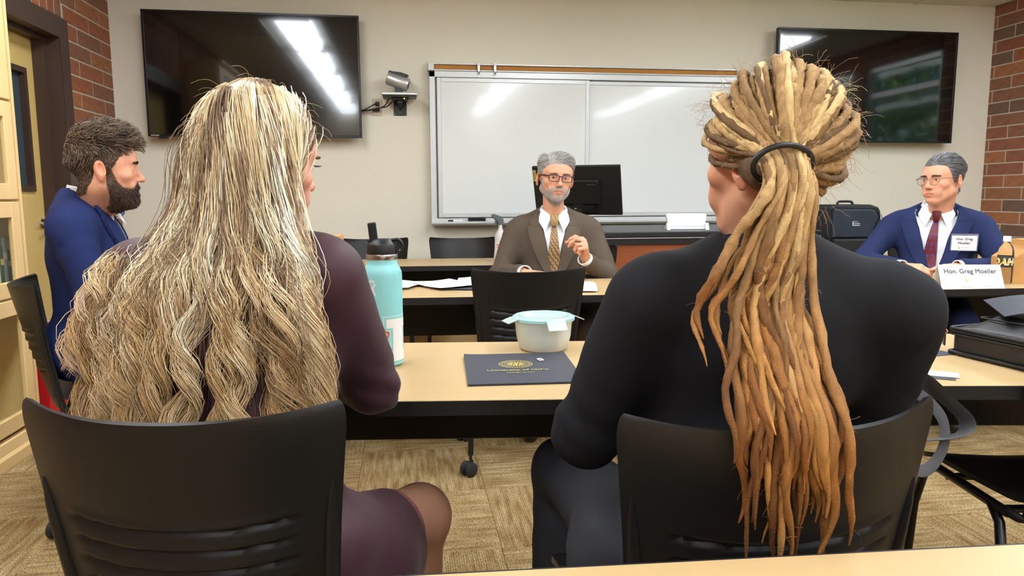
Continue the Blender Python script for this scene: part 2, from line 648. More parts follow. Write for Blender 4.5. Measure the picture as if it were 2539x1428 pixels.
# right wall with a window opening y 3.75-4.90, z 0.9-2.5
mb = MB()
mb.box(XR + 0.012, XR + 0.2, 4.90, YB, 0, ZC + 0.1)
mb.box(XR + 0.012, XR + 0.2, YF, 2.40, 0, ZC + 0.1)
mb.box(XR + 0.012, XR + 0.2, 2.40, 4.90, 0, 0.9)
mb.box(XR + 0.012, XR + 0.2, 2.40, 4.90, 2.5, ZC + 0.1)
mb.box(XR + 0.012, XR + 0.2, 3.55, 3.75, 0.9, 2.5)
wrt = struct(mb.build('wall_right', M_mortar))

CO = 0.1016
BL = 0.38
J = 0.010
brick_cache = {}
def brick_mesh(ly, lz):
    key = (round(ly, 3), round(lz, 3))
    if key not in brick_cache:
        o = MB().box(-0.008, 0.008, -ly / 2, ly / 2, -lz / 2, lz / 2, 0.0025).build('brick', M_brick)
        brick_cache[key] = o.data
        bpy.data.objects.remove(o)
    return brick_cache[key]
def lay(parent, x, y0, y1, z0, z1, phase, z_ph=0.0914):
    kz = int(math.floor((z0 - z_ph) / CO)) - 1
    while True:
        za, zb = z_ph + kz * CO + J / 2, z_ph + (kz + 1) * CO - J / 2
        if za > z1: break
        a, b = max(za, z0), min(zb, z1)
        if b - a > 0.02:
            off = phase + (BL / 2 if kz % 2 else 0)
            j = int(math.floor((y0 - off) / BL)) - 1
            while True:
                ya, yb = off + j * BL + J / 2, off + (j + 1) * BL - J / 2
                if ya > y1: break
                p, q = max(ya, y0), min(yb, y1)
                if q - p > 0.015:
                    o = obj('brick', brick_mesh(q - p, b - a), None, parent)
                    o.location = (x, (p + q) / 2, (a + b) / 2)
                j += 1
        kz += 1
lay(wl, XL - 0.0175, 4.995, YB, 0.0, ZC, 5.58)
lay(wl, XL - 0.0175, 3.80, 4.985, 2.47, ZC, 5.58)
for i in range(13):   # soldier course above the door head
    o = obj('brick', brick_mesh(0.081, 0.225), None, wl)
    o.location = (XL - 0.0175, 3.845 + i * 0.0916, 2.352)
lay(wrt, XR + 0.0175, 4.91, YB, 0.0, ZC, 5.714)
# brick pattern of the rest of the side walls, which the picture does not show, is in the material
def brick_far():
    m = bpy.data.materials.new('brick_far')
    m.use_nodes = True
    N, L = m.node_tree.nodes, m.node_tree.links
    b = N['Principled BSDF']; b.inputs['Roughness'].default_value = 0.85
    tc = N.new('ShaderNodeTexCoord')
    sx = N.new('ShaderNodeSeparateXYZ'); cb = N.new('ShaderNodeCombineXYZ')
    L.new(tc.outputs['Object'], sx.inputs[0])
    L.new(sx.outputs[1], cb.inputs[0]); L.new(sx.outputs[2], cb.inputs[1])
    br = N.new('ShaderNodeTexBrick')
    br.inputs['Color1'].default_value = S(136, 80, 50); br.inputs['Color2'].default_value = S(112, 68, 48)
    br.inputs['Mortar'].default_value = S(150, 140, 126)
    br.inputs['Scale'].default_value = 1.0; br.inputs['Mortar Size'].default_value = 0.006
    br.inputs['Brick Width'].default_value = BL; br.inputs['Row Height'].default_value = CO
    L.new(cb.outputs[0], br.inputs['Vector']); L.new(br.outputs[0], b.inputs['Base Color'])
    return m
M_brickfar = brick_far()
mb = MB()
mb.box(XR, XR + 0.012, YF, 2.40, 0, ZC); mb.box(XR, XR + 0.012, 2.40, 4.905, 0, 0.9); mb.box(XR, XR + 0.012, 2.40, 4.905, 2.5, ZC)
mb.box(XR, XR + 0.012, 3.55, 3.75, 0.9, 2.5)
mb.build('brick_facing', M_brickfar, wrt)
mb = MB()
mb.box(XL - 0.012, XL, YF, 3.795, 0, ZC)
mb.build('brick_facing', M_brickfar, wl)

# windows in the right wall (only their mirror image on the screen shows)
for i, (y0, y1) in enumerate(((3.75, 4.90), (2.40, 3.55))):
    mb = MB()
    for a, b, c, d in ((y0, y0 + 0.06, 0.9, 2.5), (y1 - 0.06, y1, 0.9, 2.5), (y0 + 0.06, y1 - 0.06, 0.9, 0.96), (y0 + 0.06, y1 - 0.06, 2.44, 2.5), (y0 + 0.06, y1 - 0.06, 2.17, 2.23)):
        mb.box(XR + 0.05, XR + 0.12, a, b, c, d, 0.004)
    w = struct(mb.build('window_%d' % (i + 1), M_alu))
    MB().box(XR + 0.08, XR + 0.088, y0 + 0.06, y1 - 0.06, 0.96, 2.17).build('pane', M_glass, w)
    MB().box(XR + 0.08, XR + 0.088, y0 + 0.06, y1 - 0.06, 2.23, 2.44).build('pane', M_glass, w)
    MB().box(XR - 0.04, XR + 0.13, y0 - 0.02, y1 + 0.02, 0.872, 0.9, 0.006).build('sill', M_maple_h, w)

# ------------------------------------------------------------------ suspended ceiling
ceil = struct(MB().box(XL - 0.2, XR + 0.2, YF - 0.2, YB + 0.2, ZC + 0.12, ZC + 0.2).build('ceiling', M_grid))
tag(ceil, 'white suspended ceiling of square acoustic tiles')
GX, GY = 0.61, 0.74
gx0, gy0 = -1.255, 4.34
xs = [gx0 + GX * i for i in range(-2, 12)]
ys = [gy0 + GY * i for i in range(-10, 3)]
xl = [x for x in xs if XL < x < XR]
yl = [y for y in ys if YF < y < YB]
for x in xl: MB().box(x - 0.012, x + 0.012, YF, YB, ZC - 0.006, ZC).build('grid_bar', M_grid, ceil)
for y in yl: MB().box(XL, XR, y - 0.012, y + 0.012, ZC - 0.0055, ZC + 0.0005).build('grid_bar', M_grid, ceil)
light_cells = {}
LX = (-0.95, 1.49, 3.93)
LY = (3.60, 2.12, 0.64, -0.84, -2.32)
ct_cache = {}
xe = [XL] + xl + [XR]
ye = [YF] + yl + [YB]
for a, b in zip(xe, xe[1:]):
    for c, d in zip(ye, ye[1:]):
        cx, cy = (a + b) / 2, (c + d) / 2
        if any(abs(cx - lx) < 0.2 for lx in LX) and any(abs(cy - ly) < 0.6 for ly in LY): continue
        key = (round(b - a, 3), round(d - c, 3))
        if key not in ct_cache:
            w, e = b - a - 0.004, d - c - 0.004
            t = MB().box(-w / 2, w / 2, -e / 2, e / 2, 0.001, 0.016, 0.002).build('ceiling_tile', M_ceil)
            ct_cache[key] = t.data
            bpy.data.objects.remove(t)
        o = obj('ceiling_tile', ct_cache[key], None, ceil)
        o.location = (cx, cy, ZC)

M_lens = mat('lamp_lens', (0.93, 1.0, 1.07, 1), 0.5, emit=LAMP_STRENGTH)
M_refl = mat('lamp_reflector', S(226, 225, 220), 0.5)
def troffer():
    t = thing('ceiling_light', 'x', 'light', group='recessed ceiling troffers')
    mb = MB()
    mb.box(-0.30, 0.30, -0.735, -0.70, -0.008, 0.05); mb.box(-0.30, 0.30, 0.70, 0.735, -0.008, 0.05)
    mb.box(-0.30, -0.27, -0.70, 0.70, -0.008, 0.05); mb.box(0.27, 0.30, -0.70, 0.70, -0.008, 0.05)
    mb.build('frame', M_grid, t)
    mb = MB()
    mb.prism([(-0.27, 0.0), (-0.155, 0.045), (-0.155, 0.055), (-0.27, 0.055)], 'y', -0.70, 0.70)
    mb.prism([(0.27, 0.0), (0.155, 0.045), (0.155, 0.055), (0.27, 0.055)], 'y', -0.70, 0.70)
    mb.box(-0.155, 0.155, -0.70, -0.602, 0.0, 0.05); mb.box(-0.155, 0.155, 0.602, 0.70, 0.0, 0.05)
    mb.build('reflector', M_refl, t)
    MB().prism([(-0.155, 0.05), (-0.155, 0.0), (-0.125, -0.034), (-0.08, -0.042), (0.08, -0.042), (0.125, -0.034), (0.155, 0.0), (0.155, 0.05)], 'y', -0.60, 0.60).build('lens', M_lens, t)
    return t
tr = troffer()
words = ['bookcase side row', 'middle row', 'window side row']
first = True
for i, lx in enumerate(LX):
    for j, ly in enumerate(LY):
        lab = 'recessed white ceiling light, %s from the screen wall, %s' % (['first', 'second', 'third', 'fourth', 'last'][j], words[i])
        if first:
            tr.location = (lx, ly, ZC); tr['label'] = lab; first = False
        else:
            dup(tr, lab, (lx, ly, ZC))

# ------------------------------------------------------------------ baseboards
bb = struct(MB().prism([(YB, 0), (YB - 0.018, 0), (YB - 0.018, 0.085), (YB - 0.008, 0.1), (YB, 0.1)], 'x', XL + 0.01, XR - 0.01).build('baseboard_back', M_maple_h))

# ------------------------------------------------------------------ door in the left wall
mb = MB()
mb.prism([(3.80, 0), (3.80, 2.225), (4.99, 2.225), (4.99, 0), (4.87, 0), (4.87, 2.105), (3.92, 2.105), (3.92, 0)], 'x', XL - 0.13, XL + 0.022, 0.004)
mb.prism([(3.92, 0), (3.92, 2.105), (4.87, 2.105), (4.87, 0), (4.845, 0), (4.845, 2.08), (3.945, 2.08), (3.945, 0)], 'x', XL - 0.13, XL - 0.06)
trim = struct(mb.build('trim_1', M_frame))
tag(trim, 'dark brown metal door frame')
dr = struct(bpy.data.objects.new('door_1', None))
C.objects.link(dr)
tag(dr, 'birch door with a narrow wired window in a brown frame')
mb = MB()
X0, X1 = XL - 0.18, XL - 0.132
mb.box(X0, X1, 3.93, 4.54, 0.01, 2.095); mb.box(X0, X1, 4.745, 4.86, 0.01, 2.095)
mb.box(X0, X1, 4.54, 4.745, 0.01, 1.19); mb.box(X0, X1, 4.54, 4.745, 1.90, 2.095)
mb.build('slab', M_birch, dr)
MB().prism([(4.54, 1.19), (4.745, 1.19), (4.745, 1.90), (4.54, 1.90), (4.54, 1.19), (4.572, 1.222), (4.572, 1.868), (4.713, 1.868), (4.713, 1.222), (4.572, 1.222)], 'x', X0 - 0.006, X1 + 0.012).build('window_frame', M_frame, dr)
MB().box(X0 + 0.02, X0 + 0.026, 4.572, 4.713, 1.222, 1.868).build('pane', mat('dim_glass', S(60, 76, 84), 0.08), dr)
h_ = MB().tube([(X1, 4.80, 1.0), (X1 + 0.05, 4.80, 1.0), (X1 + 0.055, 4.78, 1.0), (X1 + 0.055, 4.70, 0.998)], 0.009, 10)
h_.lathe([(0.0, 0), (0.028, 0), (0.028, 0.008), (0.0, 0.009)], 20, basis((X1, 4.80, 1.0), (0, 1, 0), (0, 0, 1)), False, False)
h_.build('lever_handle', M_chrome, dr, True, 40)
# dim corridor beyond the door
struct(MB().box(XL - 1.6, XL - 1.5, 3.0, 5.7, 0, 2.7).build('wall_corridor', mat('corridor', S(120, 118, 110), 0.9)))

# ------------------------------------------------------------------ bookcase along the left wall
bc = thing('bookcase', 'tall maple bookcase with glass lift doors against the left wall', 'bookcase', (0, 0, 0))
BX, BY0, BY1 = -1.71, 1.75, 3.65
lev = [0.125, 0.711, 1.141, 1.579, 2.02, 2.42]
mb = MB()
mb.box(XL + 0.004, BX, BY1 - 0.022, BY1, 0.0, 2.44); mb.box(XL + 0.004, BX, BY0, BY0 + 0.022, 0.0, 2.44)
mb.box(XL + 0.004, BX, 2.70, 2.722, 0.1, 2.44)
mb.build('side_panel', M_maple, bc)
MB().box(XL + 0.004, XL + 0.014, BY0 + 0.022, BY1 - 0.022, 0.02, 2.42).build('back_panel', M_maple, bc)
for z in lev:
    MB().box(XL + 0.014, BX - 0.024, BY0 + 0.022, BY1 - 0.022, z - 0.012, z + 0.012).build('shelf', M_maple_h, bc)
MB().box(XL + 0.004, BX + 0.03, BY0 - 0.03, BY1 + 0.0, 2.44, 2.47, 0.006).build('top_board', M_maple_h, bc)
mb = MB()
mb.prism([(BX - 0.02, 0), (BX + 0.018, 0), (BX + 0.018, 0.045), (BX + 0.008, 0.058), (BX + 0.004, 0.105), (BX - 0.02, 0.11)], 'y', BY0, BY1)
mb.build('plinth', M_maple_h, bc)
M_bglass = M_glass
for z0, z1 in zip(lev, lev[1:]):
    for y0, y1 in ((2.715, BY1 - 0.03), (BY0 + 0.02, 2.705)):
        dfr = bpy.data.objects.new('door', None)
        C.objects.link(dfr); dfr.parent = bc
        mb = MB()
        s = 0.07
        a, b = z0 + 0.004, z1 - 0.006
        mb.box(BX - 0.022, BX, y0, y0 + s, a, b, 0.003); mb.box(BX - 0.022, BX, y1 - s, y1, a, b, 0.003)
        mb.box(BX - 0.022, BX, y0 + s, y1 - s, a, a + s, 0.003); mb.box(BX - 0.022, BX, y0 + s, y1 - s, b - s, b, 0.003)
        mb.build('door_frame', M_maple, dfr)
        MB().box(BX - 0.014, BX - 0.010, y0 + s - 0.005, y1 - s + 0.005, a + s - 0.005, b - s + 0.005).build('pane', M_bglass, dfr)
# books behind the glass
bcols = [('orange', (196, 108, 74)), ('dark green', (44, 62, 48)), ('grey', (120, 118, 112)), ('dark blue', (48, 56, 78)), ('tan', (168, 132, 92)), ('maroon', (96, 44, 42)), ('black', (34, 33, 34)), ('cream', (206, 196, 172))]
def book(y, z, t, hgt, d, col, label):
    b = thing('book', label, 'book', (BX - 0.05, y, z), 0, 'books behind the bookcase glass')
    m = MATS.get('cover_' + col[0]) or mat('cover_' + col[0], S(*col[1]), 0.55)
    MB().prism([(-d, 0), (0.0, 0), (0.004, 0.003), (0.004, t - 0.003), (0.0, t), (-d, t), (-d, t - 0.003), (-0.002, t - 0.003), (-0.002, 0.003), (-d, 0.003)], 'z', 0, hgt).build('cover', m, b)
    MB().box(-d + 0.004, -0.002, 0.003, t - 0.003, 0.003, hgt - 0.004).build('pages', M_paper, b)
    MB().box(0.004, 0.0048, 0.004, t - 0.004, hgt * 0.62, hgt * 0.74).build('spine_label', MATS.get('gilt') or mat('gilt', S(186, 160, 92), 0.4), b)
yy = 3.60
order = [3, 2, 1, 7, 2, 0, 1, 6, 4, 5, 0, 2]
pos_words = ['nearest the door end', 'second from the door end', 'third from the door end', 'fourth from the door end', 'fifth from the door end', 'sixth from the door end',
             'seventh from the door end', 'eighth from the door end', 'ninth from the door end', 'tenth from the door end', 'eleventh from the door end', 'last of the row']
for i, k in enumerate(order):
    t = 0.022 + 0.006 * ((i * 5) % 4)
    yy -= t + 0.002
    book(yy, 0.711 + 0.012, t, 0.20 + 0.018 * ((i * 3) % 5), 0.17, bcols[k], '%s book on the bookcase shelf, %s' % (bcols[k][0], pos_words[i]))
# ================================================================== THINGS ON THE SCREEN WALL
M_screen = mat('tv_screen', S(9, 8, 9), 0.085, spec=0.65, coat=0.4)
M_bezel = mat('tv_bezel', S(16, 16, 18), 0.3)
def tv(label, x0, x1, z0, z1):
    t = thing('television', label, 'television', ((x0 + x1) / 2, 5.62, (z0 + z1) / 2), 0, 'wall televisions')
    w, e = (x1 - x0) / 2, (z1 - z0) / 2
    mb = MB()
    b = 0.016
    mb.box(-w, w, 0.0, 0.045, -e, -e + b, 0.002); mb.box(-w, w, 0.0, 0.045, e - b, e, 0.002)
    mb.box(-w, -w + b, 0.0, 0.045, -e + b, e - b, 0.002); mb.box(w - b, w, 0.0, 0.045, -e + b, e - b, 0.002)
    mb.build('bezel', M_bezel, t)
    MB().box(-w + b, w - b, 0.004, 0.02, -e + b, e - b).build('screen', M_screen, t)
    MB().box(-w + 0.02, w - 0.02, 0.02, 0.06, -e + 0.02, e - 0.02, 0.008).build('back_cover', M_black, t)
    MB().box(-0.25, 0.25, 0.06, 0.128, -0.2, 0.2).build('wall_mount', M_blackm, t)
    MB().box(-w + 0.07, -w + 0.13, 0.0, 0.03, -e - 0.016, -e + 0.002, 0.003).build('sensor', M_black, t)
    MB().box(-w + 0.02, -w + 0.075, -0.0006, 0.001, -e + 0.004, -e + 0.011).build('badge', M_alu, t)
    return t
tv('large black television mounted beside the brick corner and door, reflecting ceiling lights', -1.775, -0.284, 1.584, 2.455)
tv('large black television mounted right of the whiteboard, reflecting green trees', 2.974, 4.552, 1.577, 2.470)

# ------------------------------------------------------------------ whiteboard
M_board = mat('board_enamel', S(226, 229, 226), 0.16, spec=0.5, coat=0.2)
M_cork = mat('cork', S(188, 134, 70), 0.9, var=0.5, scale=(160, 160, 160), col2=S(150, 98, 48))
M_bframe = mat('board_aluminium', S(206, 209, 208), 0.4, metal=0.35)
t = thing('whiteboard', 'wide aluminium framed sliding whiteboard with cork rail on the cream wall', 'whiteboard', (0, 0, 0))
bx0, bx1, bz0, bz1 = 0.218, 2.70, 0.955, 2.085
y1 = YB - 0.002
mb = MB()
mb.box(bx0, bx0 + 0.045, 5.665, y1, bz0, bz1, 0.003); mb.box(bx1 - 0.045, bx1, 5.665, y1, bz0, bz1, 0.003)
mb.box(bx0, bx1, 5.665, y1, bz1 - 0.045, bz1, 0.003); mb.box(bx0, bx1, 5.665, y1, bz0, bz0 + 0.03, 0.003)
mb.build('outer_frame', M_bframe, t)
MB().box(bx0 + 0.04, bx1 - 0.04, 5.715, 5.74, bz0 + 0.03, bz1 - 0.03).build('backing_board', M_board, t)
def panel(x0, x1, yf, z0, z1):
    p = MB().box(x0 + 0.02, x1 - 0.02, yf + 0.004, yf + 0.014, z0 + 0.02, z1 - 0.02).build('sliding_panel', M_board, t)
    mb = MB()
    f = 0.032
    mb.box(x0, x0 + f, yf, yf + 0.02, z0, z1, 0.003); mb.box(x1 - f, x1, yf, yf + 0.02, z0, z1, 0.003)
    mb.box(x0 + f, x1 - f, yf, yf + 0.02, z0, z0 + f, 0.003); mb.box(x0 + f, x1 - f, yf, yf + 0.02, z1 - f, z1, 0.003)
    mb.build('panel_frame', M_bframe, p)
panel(0.275, 1.455, 5.668, 0.990, 2.038)
panel(1.42, 2.655, 5.692, 0.990, 2.038)
mb = MB()
mb.box(bx0 - 0.006, bx1 + 0.006, 5.672, y1, 2.135, 2.147, 0.002); mb.box(bx0 - 0.006, bx1 + 0.006, 5.672, y1, 2.088, 2.098, 0.002)
mb.box(bx0 - 0.006, bx0 + 0.04, 5.668, y1, 2.088, 2.147, 0.003); mb.box(bx1 - 0.04, bx1 + 0.006, 5.668, y1, 2.088, 2.147, 0.003)
mb.build('rail_frame', M_bframe, t)
MB().box(bx0 + 0.04, bx1 - 0.04, 5.69, y1, 2.098, 2.135).build('cork_rail', M_cork, t)
mb = MB()
mb.prism([(5.60, 0.947), (5.60, 0.962), (5.612, 0.956), (5.66, 0.956), (5.66, 0.985), (5.70, 0.985), (5.70, 0.93), (5.645, 0.93)], 'x', bx0, bx1, 0.002)
mb.build('marker_tray', M_bframe, t)
for hx in (0.592, 0.716):
    mb = MB()
    mb.tube([(hx, 5.675, 2.152), (hx, 5.655, 2.150), (hx, 5.65, 2.12), (hx, 5.648, 2.075), (hx, 5.636, 2.064), (hx, 5.626, 2.078)], 0.004, 8)
    mb.box(hx - 0.01, hx + 0.01, 5.652, 5.668, 2.085, 2.15, 0.002)
    mb.build('map_hook', M_chrome, t)
e = thing('board_eraser', 'black felt eraser lying on the whiteboard tray', 'eraser', (0.565, 5.632, 0.956))
MB().box(-0.065, 0.065, -0.02, 0.02, 0.0, 0.018, 0.002).build('felt', mat('felt', S(40, 40, 42), 0.95), e)
MB().box(-0.066, 0.066, -0.021, 0.021, 0.018, 0.036, 0.004).build('grip', M_black, e)
e = thing('dry_erase_marker', 'white marker with black cap on the whiteboard tray', 'marker', (0.40, 5.632, 0.956))
rx = Matrix.Translation((0, 0, 0.008)) @ Matrix.Rotation(PI / 2, 4, 'Y')
MB().lathe([(0.004, -0.055), (0.0085, -0.053), (0.0085, 0.055), (0.006, 0.056)], 14, rx).build('barrel', M_white, e, True, 40)
MB().lathe([(0.0088, -0.056), (0.0092, -0.055), (0.0092, -0.018), (0.0088, -0.017)], 14, rx).build('cap', M_black, e, True, 40)

# ------------------------------------------------------------------ conference camera on its bracket, socket and cables
vc = thing('conference_camera', 'silver barrel conference camera on a black wall bracket beside the television', 'camera', (0.0, 0.0, 0.0))
MB().box(-0.048, 0.048, 5.742, 5.748, 1.762, 1.895, 0.002).build('wall_plate', M_blackm, vc)
mb = MB()
mb.box(-0.02, 0.02, 5.60, 5.745, 1.835, 1.858, 0.003)
mb.box(-0.062, 0.062, 5.57, 5.72, 1.858, 1.874, 0.003)
mb.prism([(5.742, 1.80), (5.742, 1.85), (5.61, 1.85)], 'x', -0.006, 0.006)
mb.build('bracket_arm', M_blackm, vc)
for sx, sz in ((-0.038, 1.772), (0.038, 1.772), (0.0, 1.785)):
    MB().lathe([(0.0, 0.0), (0.004, 0.0), (0.003, 0.003), (0.0, 0.004)], 10, basis((sx, 5.742, sz), (1, 0, 0), (0, 0, 1)), False, False).build('screw', M_chrome, vc)
MB().box(0.028, 0.036, 5.566, 5.572, 1.862, 1.87).build('status_light', mat('green_led', S(190, 220, 60), 0.4, emit=1.5), vc)
MB().prism([(-0.135, 1.905), (-0.128, 1.886), (0.125, 1.886), (0.132, 1.905)], 'y', 5.52, 5.70, 0.003).build('base_plate', M_alu, vc)
MB().box(-0.122, 0.120, 5.53, 5.69, 1.874, 1.886, 0.002).build('base_foot', M_black, vc)
MB().prism([(-0.03, 1.905), (0.018, 1.905), (0.024, 1.945), (-0.02, 1.975), (-0.035, 1.95)], 'y', 5.58, 5.64, 0.004).build('neck', mat('grey_plastic', S(58, 57, 58), 0.5), vc)
ax = Vector((0.94, -0.12, -0.33)).normalized()
bm_ = basis((-0.012, 5.60, 1.992), Vector((0, 0, 1)).cross(ax).normalized(), ax.cross(Vector((0, 0, 1)).cross(ax)).normalized())
bar = MB()
bar.lathe([(0.035, -0.083), (0.047, -0.08), (0.05, -0.074), (0.05, 0.074), (0.046, 0.082), (0.03, 0.083)], 28, bm_)
bar.build('barrel', M_alu, vc, True, 40)
MB().lathe([(0.0, 0.0835), (0.028, 0.0835), (0.026, 0.088), (0.0, 0.089)], 20, bm_, False, False).build('lens', M_screen, vc, True, 40)
un = MB()
un.prism([(-0.052, -0.08), (-0.034, -0.083), (-0.034, 0.02), (-0.040, 0.045), (-0.066, 0.06), (-0.066, 0.0), (-0.056, -0.02)], 'y', -0.032, 0.032, 0.004,
         M=basis((-0.012, 5.60, 1.992), -ax.cross(Vector((0, 1, 0))).normalized(), ax) @ Matrix(((1, 0, 0, 0), (0, 0, 1, 0), (0, -1, 0, 0), (0, 0, 0, 1))))
un.build('underside', M_black, vc)
so = thing('wall_socket', 'beige double socket plate with black plugs beside the conference camera', 'socket', (-0.172, YB - 0.001, 1.822))
MB().box(-0.037, 0.037, -0.006, 0.0, -0.062, 0.062, 0.002).build('plate', mat('almond', S(206, 190, 166), 0.5), so)
for z in (-0.026, 0.026):
    MB().box(-0.018, 0.018, -0.009, -0.006, z - 0.015, z + 0.015, 0.003).build('outlet', MATS['almond'], so)
MB().box(-0.012, 0.016, -0.045, -0.009, 0.008, 0.036, 0.005).build('plug', M_black, so)
MB().box(-0.03, 0.02, -0.04, -0.009, -0.034, -0.012, 0.005).build('plug', M_black, so)
cb = thing('power_cables', 'black cables running from the television edge to the wall socket', 'cable', (0, 0, 0))
for pts in ([(-0.30, 5.70, 1.79), (-0.26, 5.69, 1.797), (-0.22, 5.69, 1.82), (-0.175, 5.70, 1.845)],
            [(-0.30, 5.70, 1.787), (-0.25, 5.69, 1.79), (-0.20, 5.70, 1.797), (-0.17, 5.705, 1.798)],
            [(-0.24, 5.70, 1.795), (-0.16, 5.69, 1.81), (-0.10, 5.67, 1.818), (-0.06, 5.66, 1.85)],
            [(-0.14, 5.69, 1.812), (-0.11, 5.68, 1.83), (-0.09, 5.67, 1.862), (-0.08, 5.66, 1.88)]):
    MB().tube(bez(pts, 14), 0.006 if pts[0][2] == 1.787 else 0.0045, 8).build('cable', M_black, cb, True)

# ================================================================== CHAIRS
M_shell = mat('chair_shell', S(25, 24, 24), 0.36, spec=0.45, bump=0.15, bscale=1400)
M_shell_far = M_shell
def shell_grid(fn, nu, nv, th, slots=None):
    """two-sided shell from fn(u,v)->(x,y,z) on u,v in [0,1]"""
    u = np.linspace(0, 1, nu); v = np.linspace(0, 1, nv)
    U, Vv = np.meshgrid(u, v, indexing='ij')
    P = fn(U, Vv)
    du = np.gradient(P, axis=0); dv = np.gradient(P, axis=1)
    N = np.cross(du, dv); N /= np.maximum(np.linalg.norm(N, axis=2, keepdims=True), 1e-9)
    A = P + N * th / 2; B = P - N * th / 2
    if slots is not None:
        d = slots(U, Vv)[:, :, None]
        A = A - N * d; B = B - N * d
    n = nu * nv
    V = np.concatenate([A.reshape(-1, 3), B.reshape(-1, 3)])
    i = np.arange(nu - 1)[:, None] * nv + np.arange(nv - 1)[None, :]
    q = np.stack([i, i + nv, i + nv + 1, i + 1], -1).reshape(-1, 4)
    F = [q, q[:, ::-1] + n]
    def edge(ids):
        a, b = ids[:-1], ids[1:]
        F.append(np.stack([a, b, b + n, a + n], 1))
    edge(np.arange(nv)); edge(np.arange(nu)[::-1] * nv); edge((nu - 1) * nv + np.arange(nv)[::-1]); edge(np.arange(nu) * nv + nv - 1)
    return V, np.concatenate(F)
def back_fn(U, V):
    # rounded outline: pull the corners in near the top
    s = U * 2 - 1
    w = 0.200 + 0.037 * V ** 1.5
    corner = np.clip((V - 0.90) / 0.10, 0, 1)
    w = w - 0.013 * (1 - np.sqrt(np.clip(1 - corner ** 2, 0, 1)))
    x = s * w
    z = 0.425 + V * 0.428 + 0.012 * np.abs(s) ** 2.4 * V ** 2
    y = -0.205 - 0.075 * V - 0.03 * V ** 2 + (0.035 + 0.045 * V) * np.abs(s) ** 2.2 - 0.012 * np.sin(V * PI)
    return np.stack([x, y, z], -1)
def back_slots(U, V):
    s = U * 2 - 1
    d = np.zeros_like(U)
    for k in range(5):
        vc_ = 0.315 + 0.078 * k + 0.05 * (s * s - 0.5)
        prof = np.exp(-((V - vc_) / 0.011) ** 2)
        lim = np.clip((0.76 - np.abs(s)) / 0.05, 0, 1)
        d += 0.0075 * prof * lim - 0.0030 * np.exp(-((V - vc_ - 0.026) / 0.012) ** 2) * lim
    return d
def seat_fn(U, V):
    s = U * 2 - 1
    w = 0.195 + 0.032 * np.sin(np.clip(V, 0, 1) * PI * 0.62)
    e = np.clip((V - 0.86) / 0.14, 0, 1)
    w = w - 0.06 * (1 - np.sqrt(np.clip(1 - e ** 2, 0, 1)))
    x = s * w
    y = -0.205 + V * 0.44
    z = 0.452 + 0.012 * s ** 2 - 0.035 * np.clip((V - 0.72) / 0.28, 0, 1) ** 2 + 0.022 * (1 - np.clip(V / 0.18, 0, 1)) ** 2
    return np.stack([x, y, z], -1)
def caster(parent, x, y, rz, leg):
    M = Matrix.Translation((x, y, 0)) @ Matrix.Rotation(rz, 4, 'Z')
    mb = MB()
    for s in (-1, 1):
        W_ = M @ Matrix.Translation((s * 0.016, -0.012, 0.03)) @ Matrix.Rotation(PI / 2, 4, 'Y')
        mb.lathe([(0.0, -0.011), (0.024, -0.011), (0.03, -0.007), (0.03, 0.007), (0.024, 0.011), (0.0, 0.011)], 22, W_, False, False)
    mb.prism([(-0.03, 0.03), (-0.026, 0.052), (-0.006, 0.062), (0.012, 0.062), (0.012, 0.028), (-0.012, 0.026)], 'x', -0.0045, 0.0045, M=M)
    mb.lathe([(0.006, 0.055), (0.006, 0.085)], 10, M)
    mb.build('caster', M_rubber, leg, True, 35)
def make_chair(name, label):
    t = thing(name, label, 'chair')
    V, F = shell_grid(back_fn, 44, 92, 0.009, back_slots)
    b = obj('backrest', mesh_np('backrest', V, F), M_shell, t)
    b.data.set_sharp_from_angle(angle=R(50))
    V, F = shell_grid(seat_fn, 28, 30, 0.012)
    s_ = obj('seat', mesh_np('seat', V, F), M_shell, t)
    s_.data.set_sharp_from_angle(angle=R(50))
    for s in (-1, 1):
        # upright on the side of the shell
        pts = []
        for v in np.linspace(0.0, 0.74, 9):
            p = back_fn(np.array(0.5 + s * 0.475), np.array(v))
            pts.append((p[0], p[1] - 0.004, p[2]))
        pts = [(s * 0.212, -0.10, 0.428), (s * 0.206, -0.17, 0.428)] + pts
        MB().tube(pts, [0.0105] * (len(pts) - 2) + [0.0085, 0.003], 8).build('back_upright', M_black, t, True, 60)
        for dx in (-0.017,):
            q = [(p[0] + s * dx, p[1] - 0.006, p[2]) for p in pts[3:]]
            MB().tube(q, 0.003, 6).build('back_rib', M_black, t, True)
        # side frame and legs
        MB().tube([(s * 0.212, 0.17, 0.428), (s * 0.212, -0.14, 0.428)], 0.0115, 10).build('seat_rail', M_blackm, t, True, 60)
        l = MB().tube([(s * 0.212, 0.15, 0.428), (s * 0.222, 0.185, 0.40), (s * 0.228, 0.215, 0.30), (s * 0.232, 0.232, 0.085)], 0.0115, 10).build('leg', M_blackm, t, True, 60)
        caster(t, s * 0.232, 0.232, 0.5 * s, l)
        l = MB().tube([(s * 0.212, -0.08, 0.428), (s * 0.222, -0.13, 0.40), (s * 0.235, -0.175, 0.28), (s * 0.242, -0.215, 0.085)], 0.0115, 10).build('leg', M_blackm, t, True, 60)
        caster(t, s * 0.242, -0.215, 0.9 * s, l)
    MB().tube([(-0.212, 0.10, 0.42), (0.212, 0.10, 0.42)], 0.01, 8).build('cross_bar', M_blackm, t, True, 60)
    MB().tube([(-0.212, -0.10, 0.42), (0.212, -0.10, 0.42)], 0.01, 8).build('cross_bar', M_blackm, t, True, 60)
    return t
CH = 'black caster chairs'
chair = make_chair('chair', 'black slotted plastic chair holding the person in the maroon dress')
chair['group'] = CH
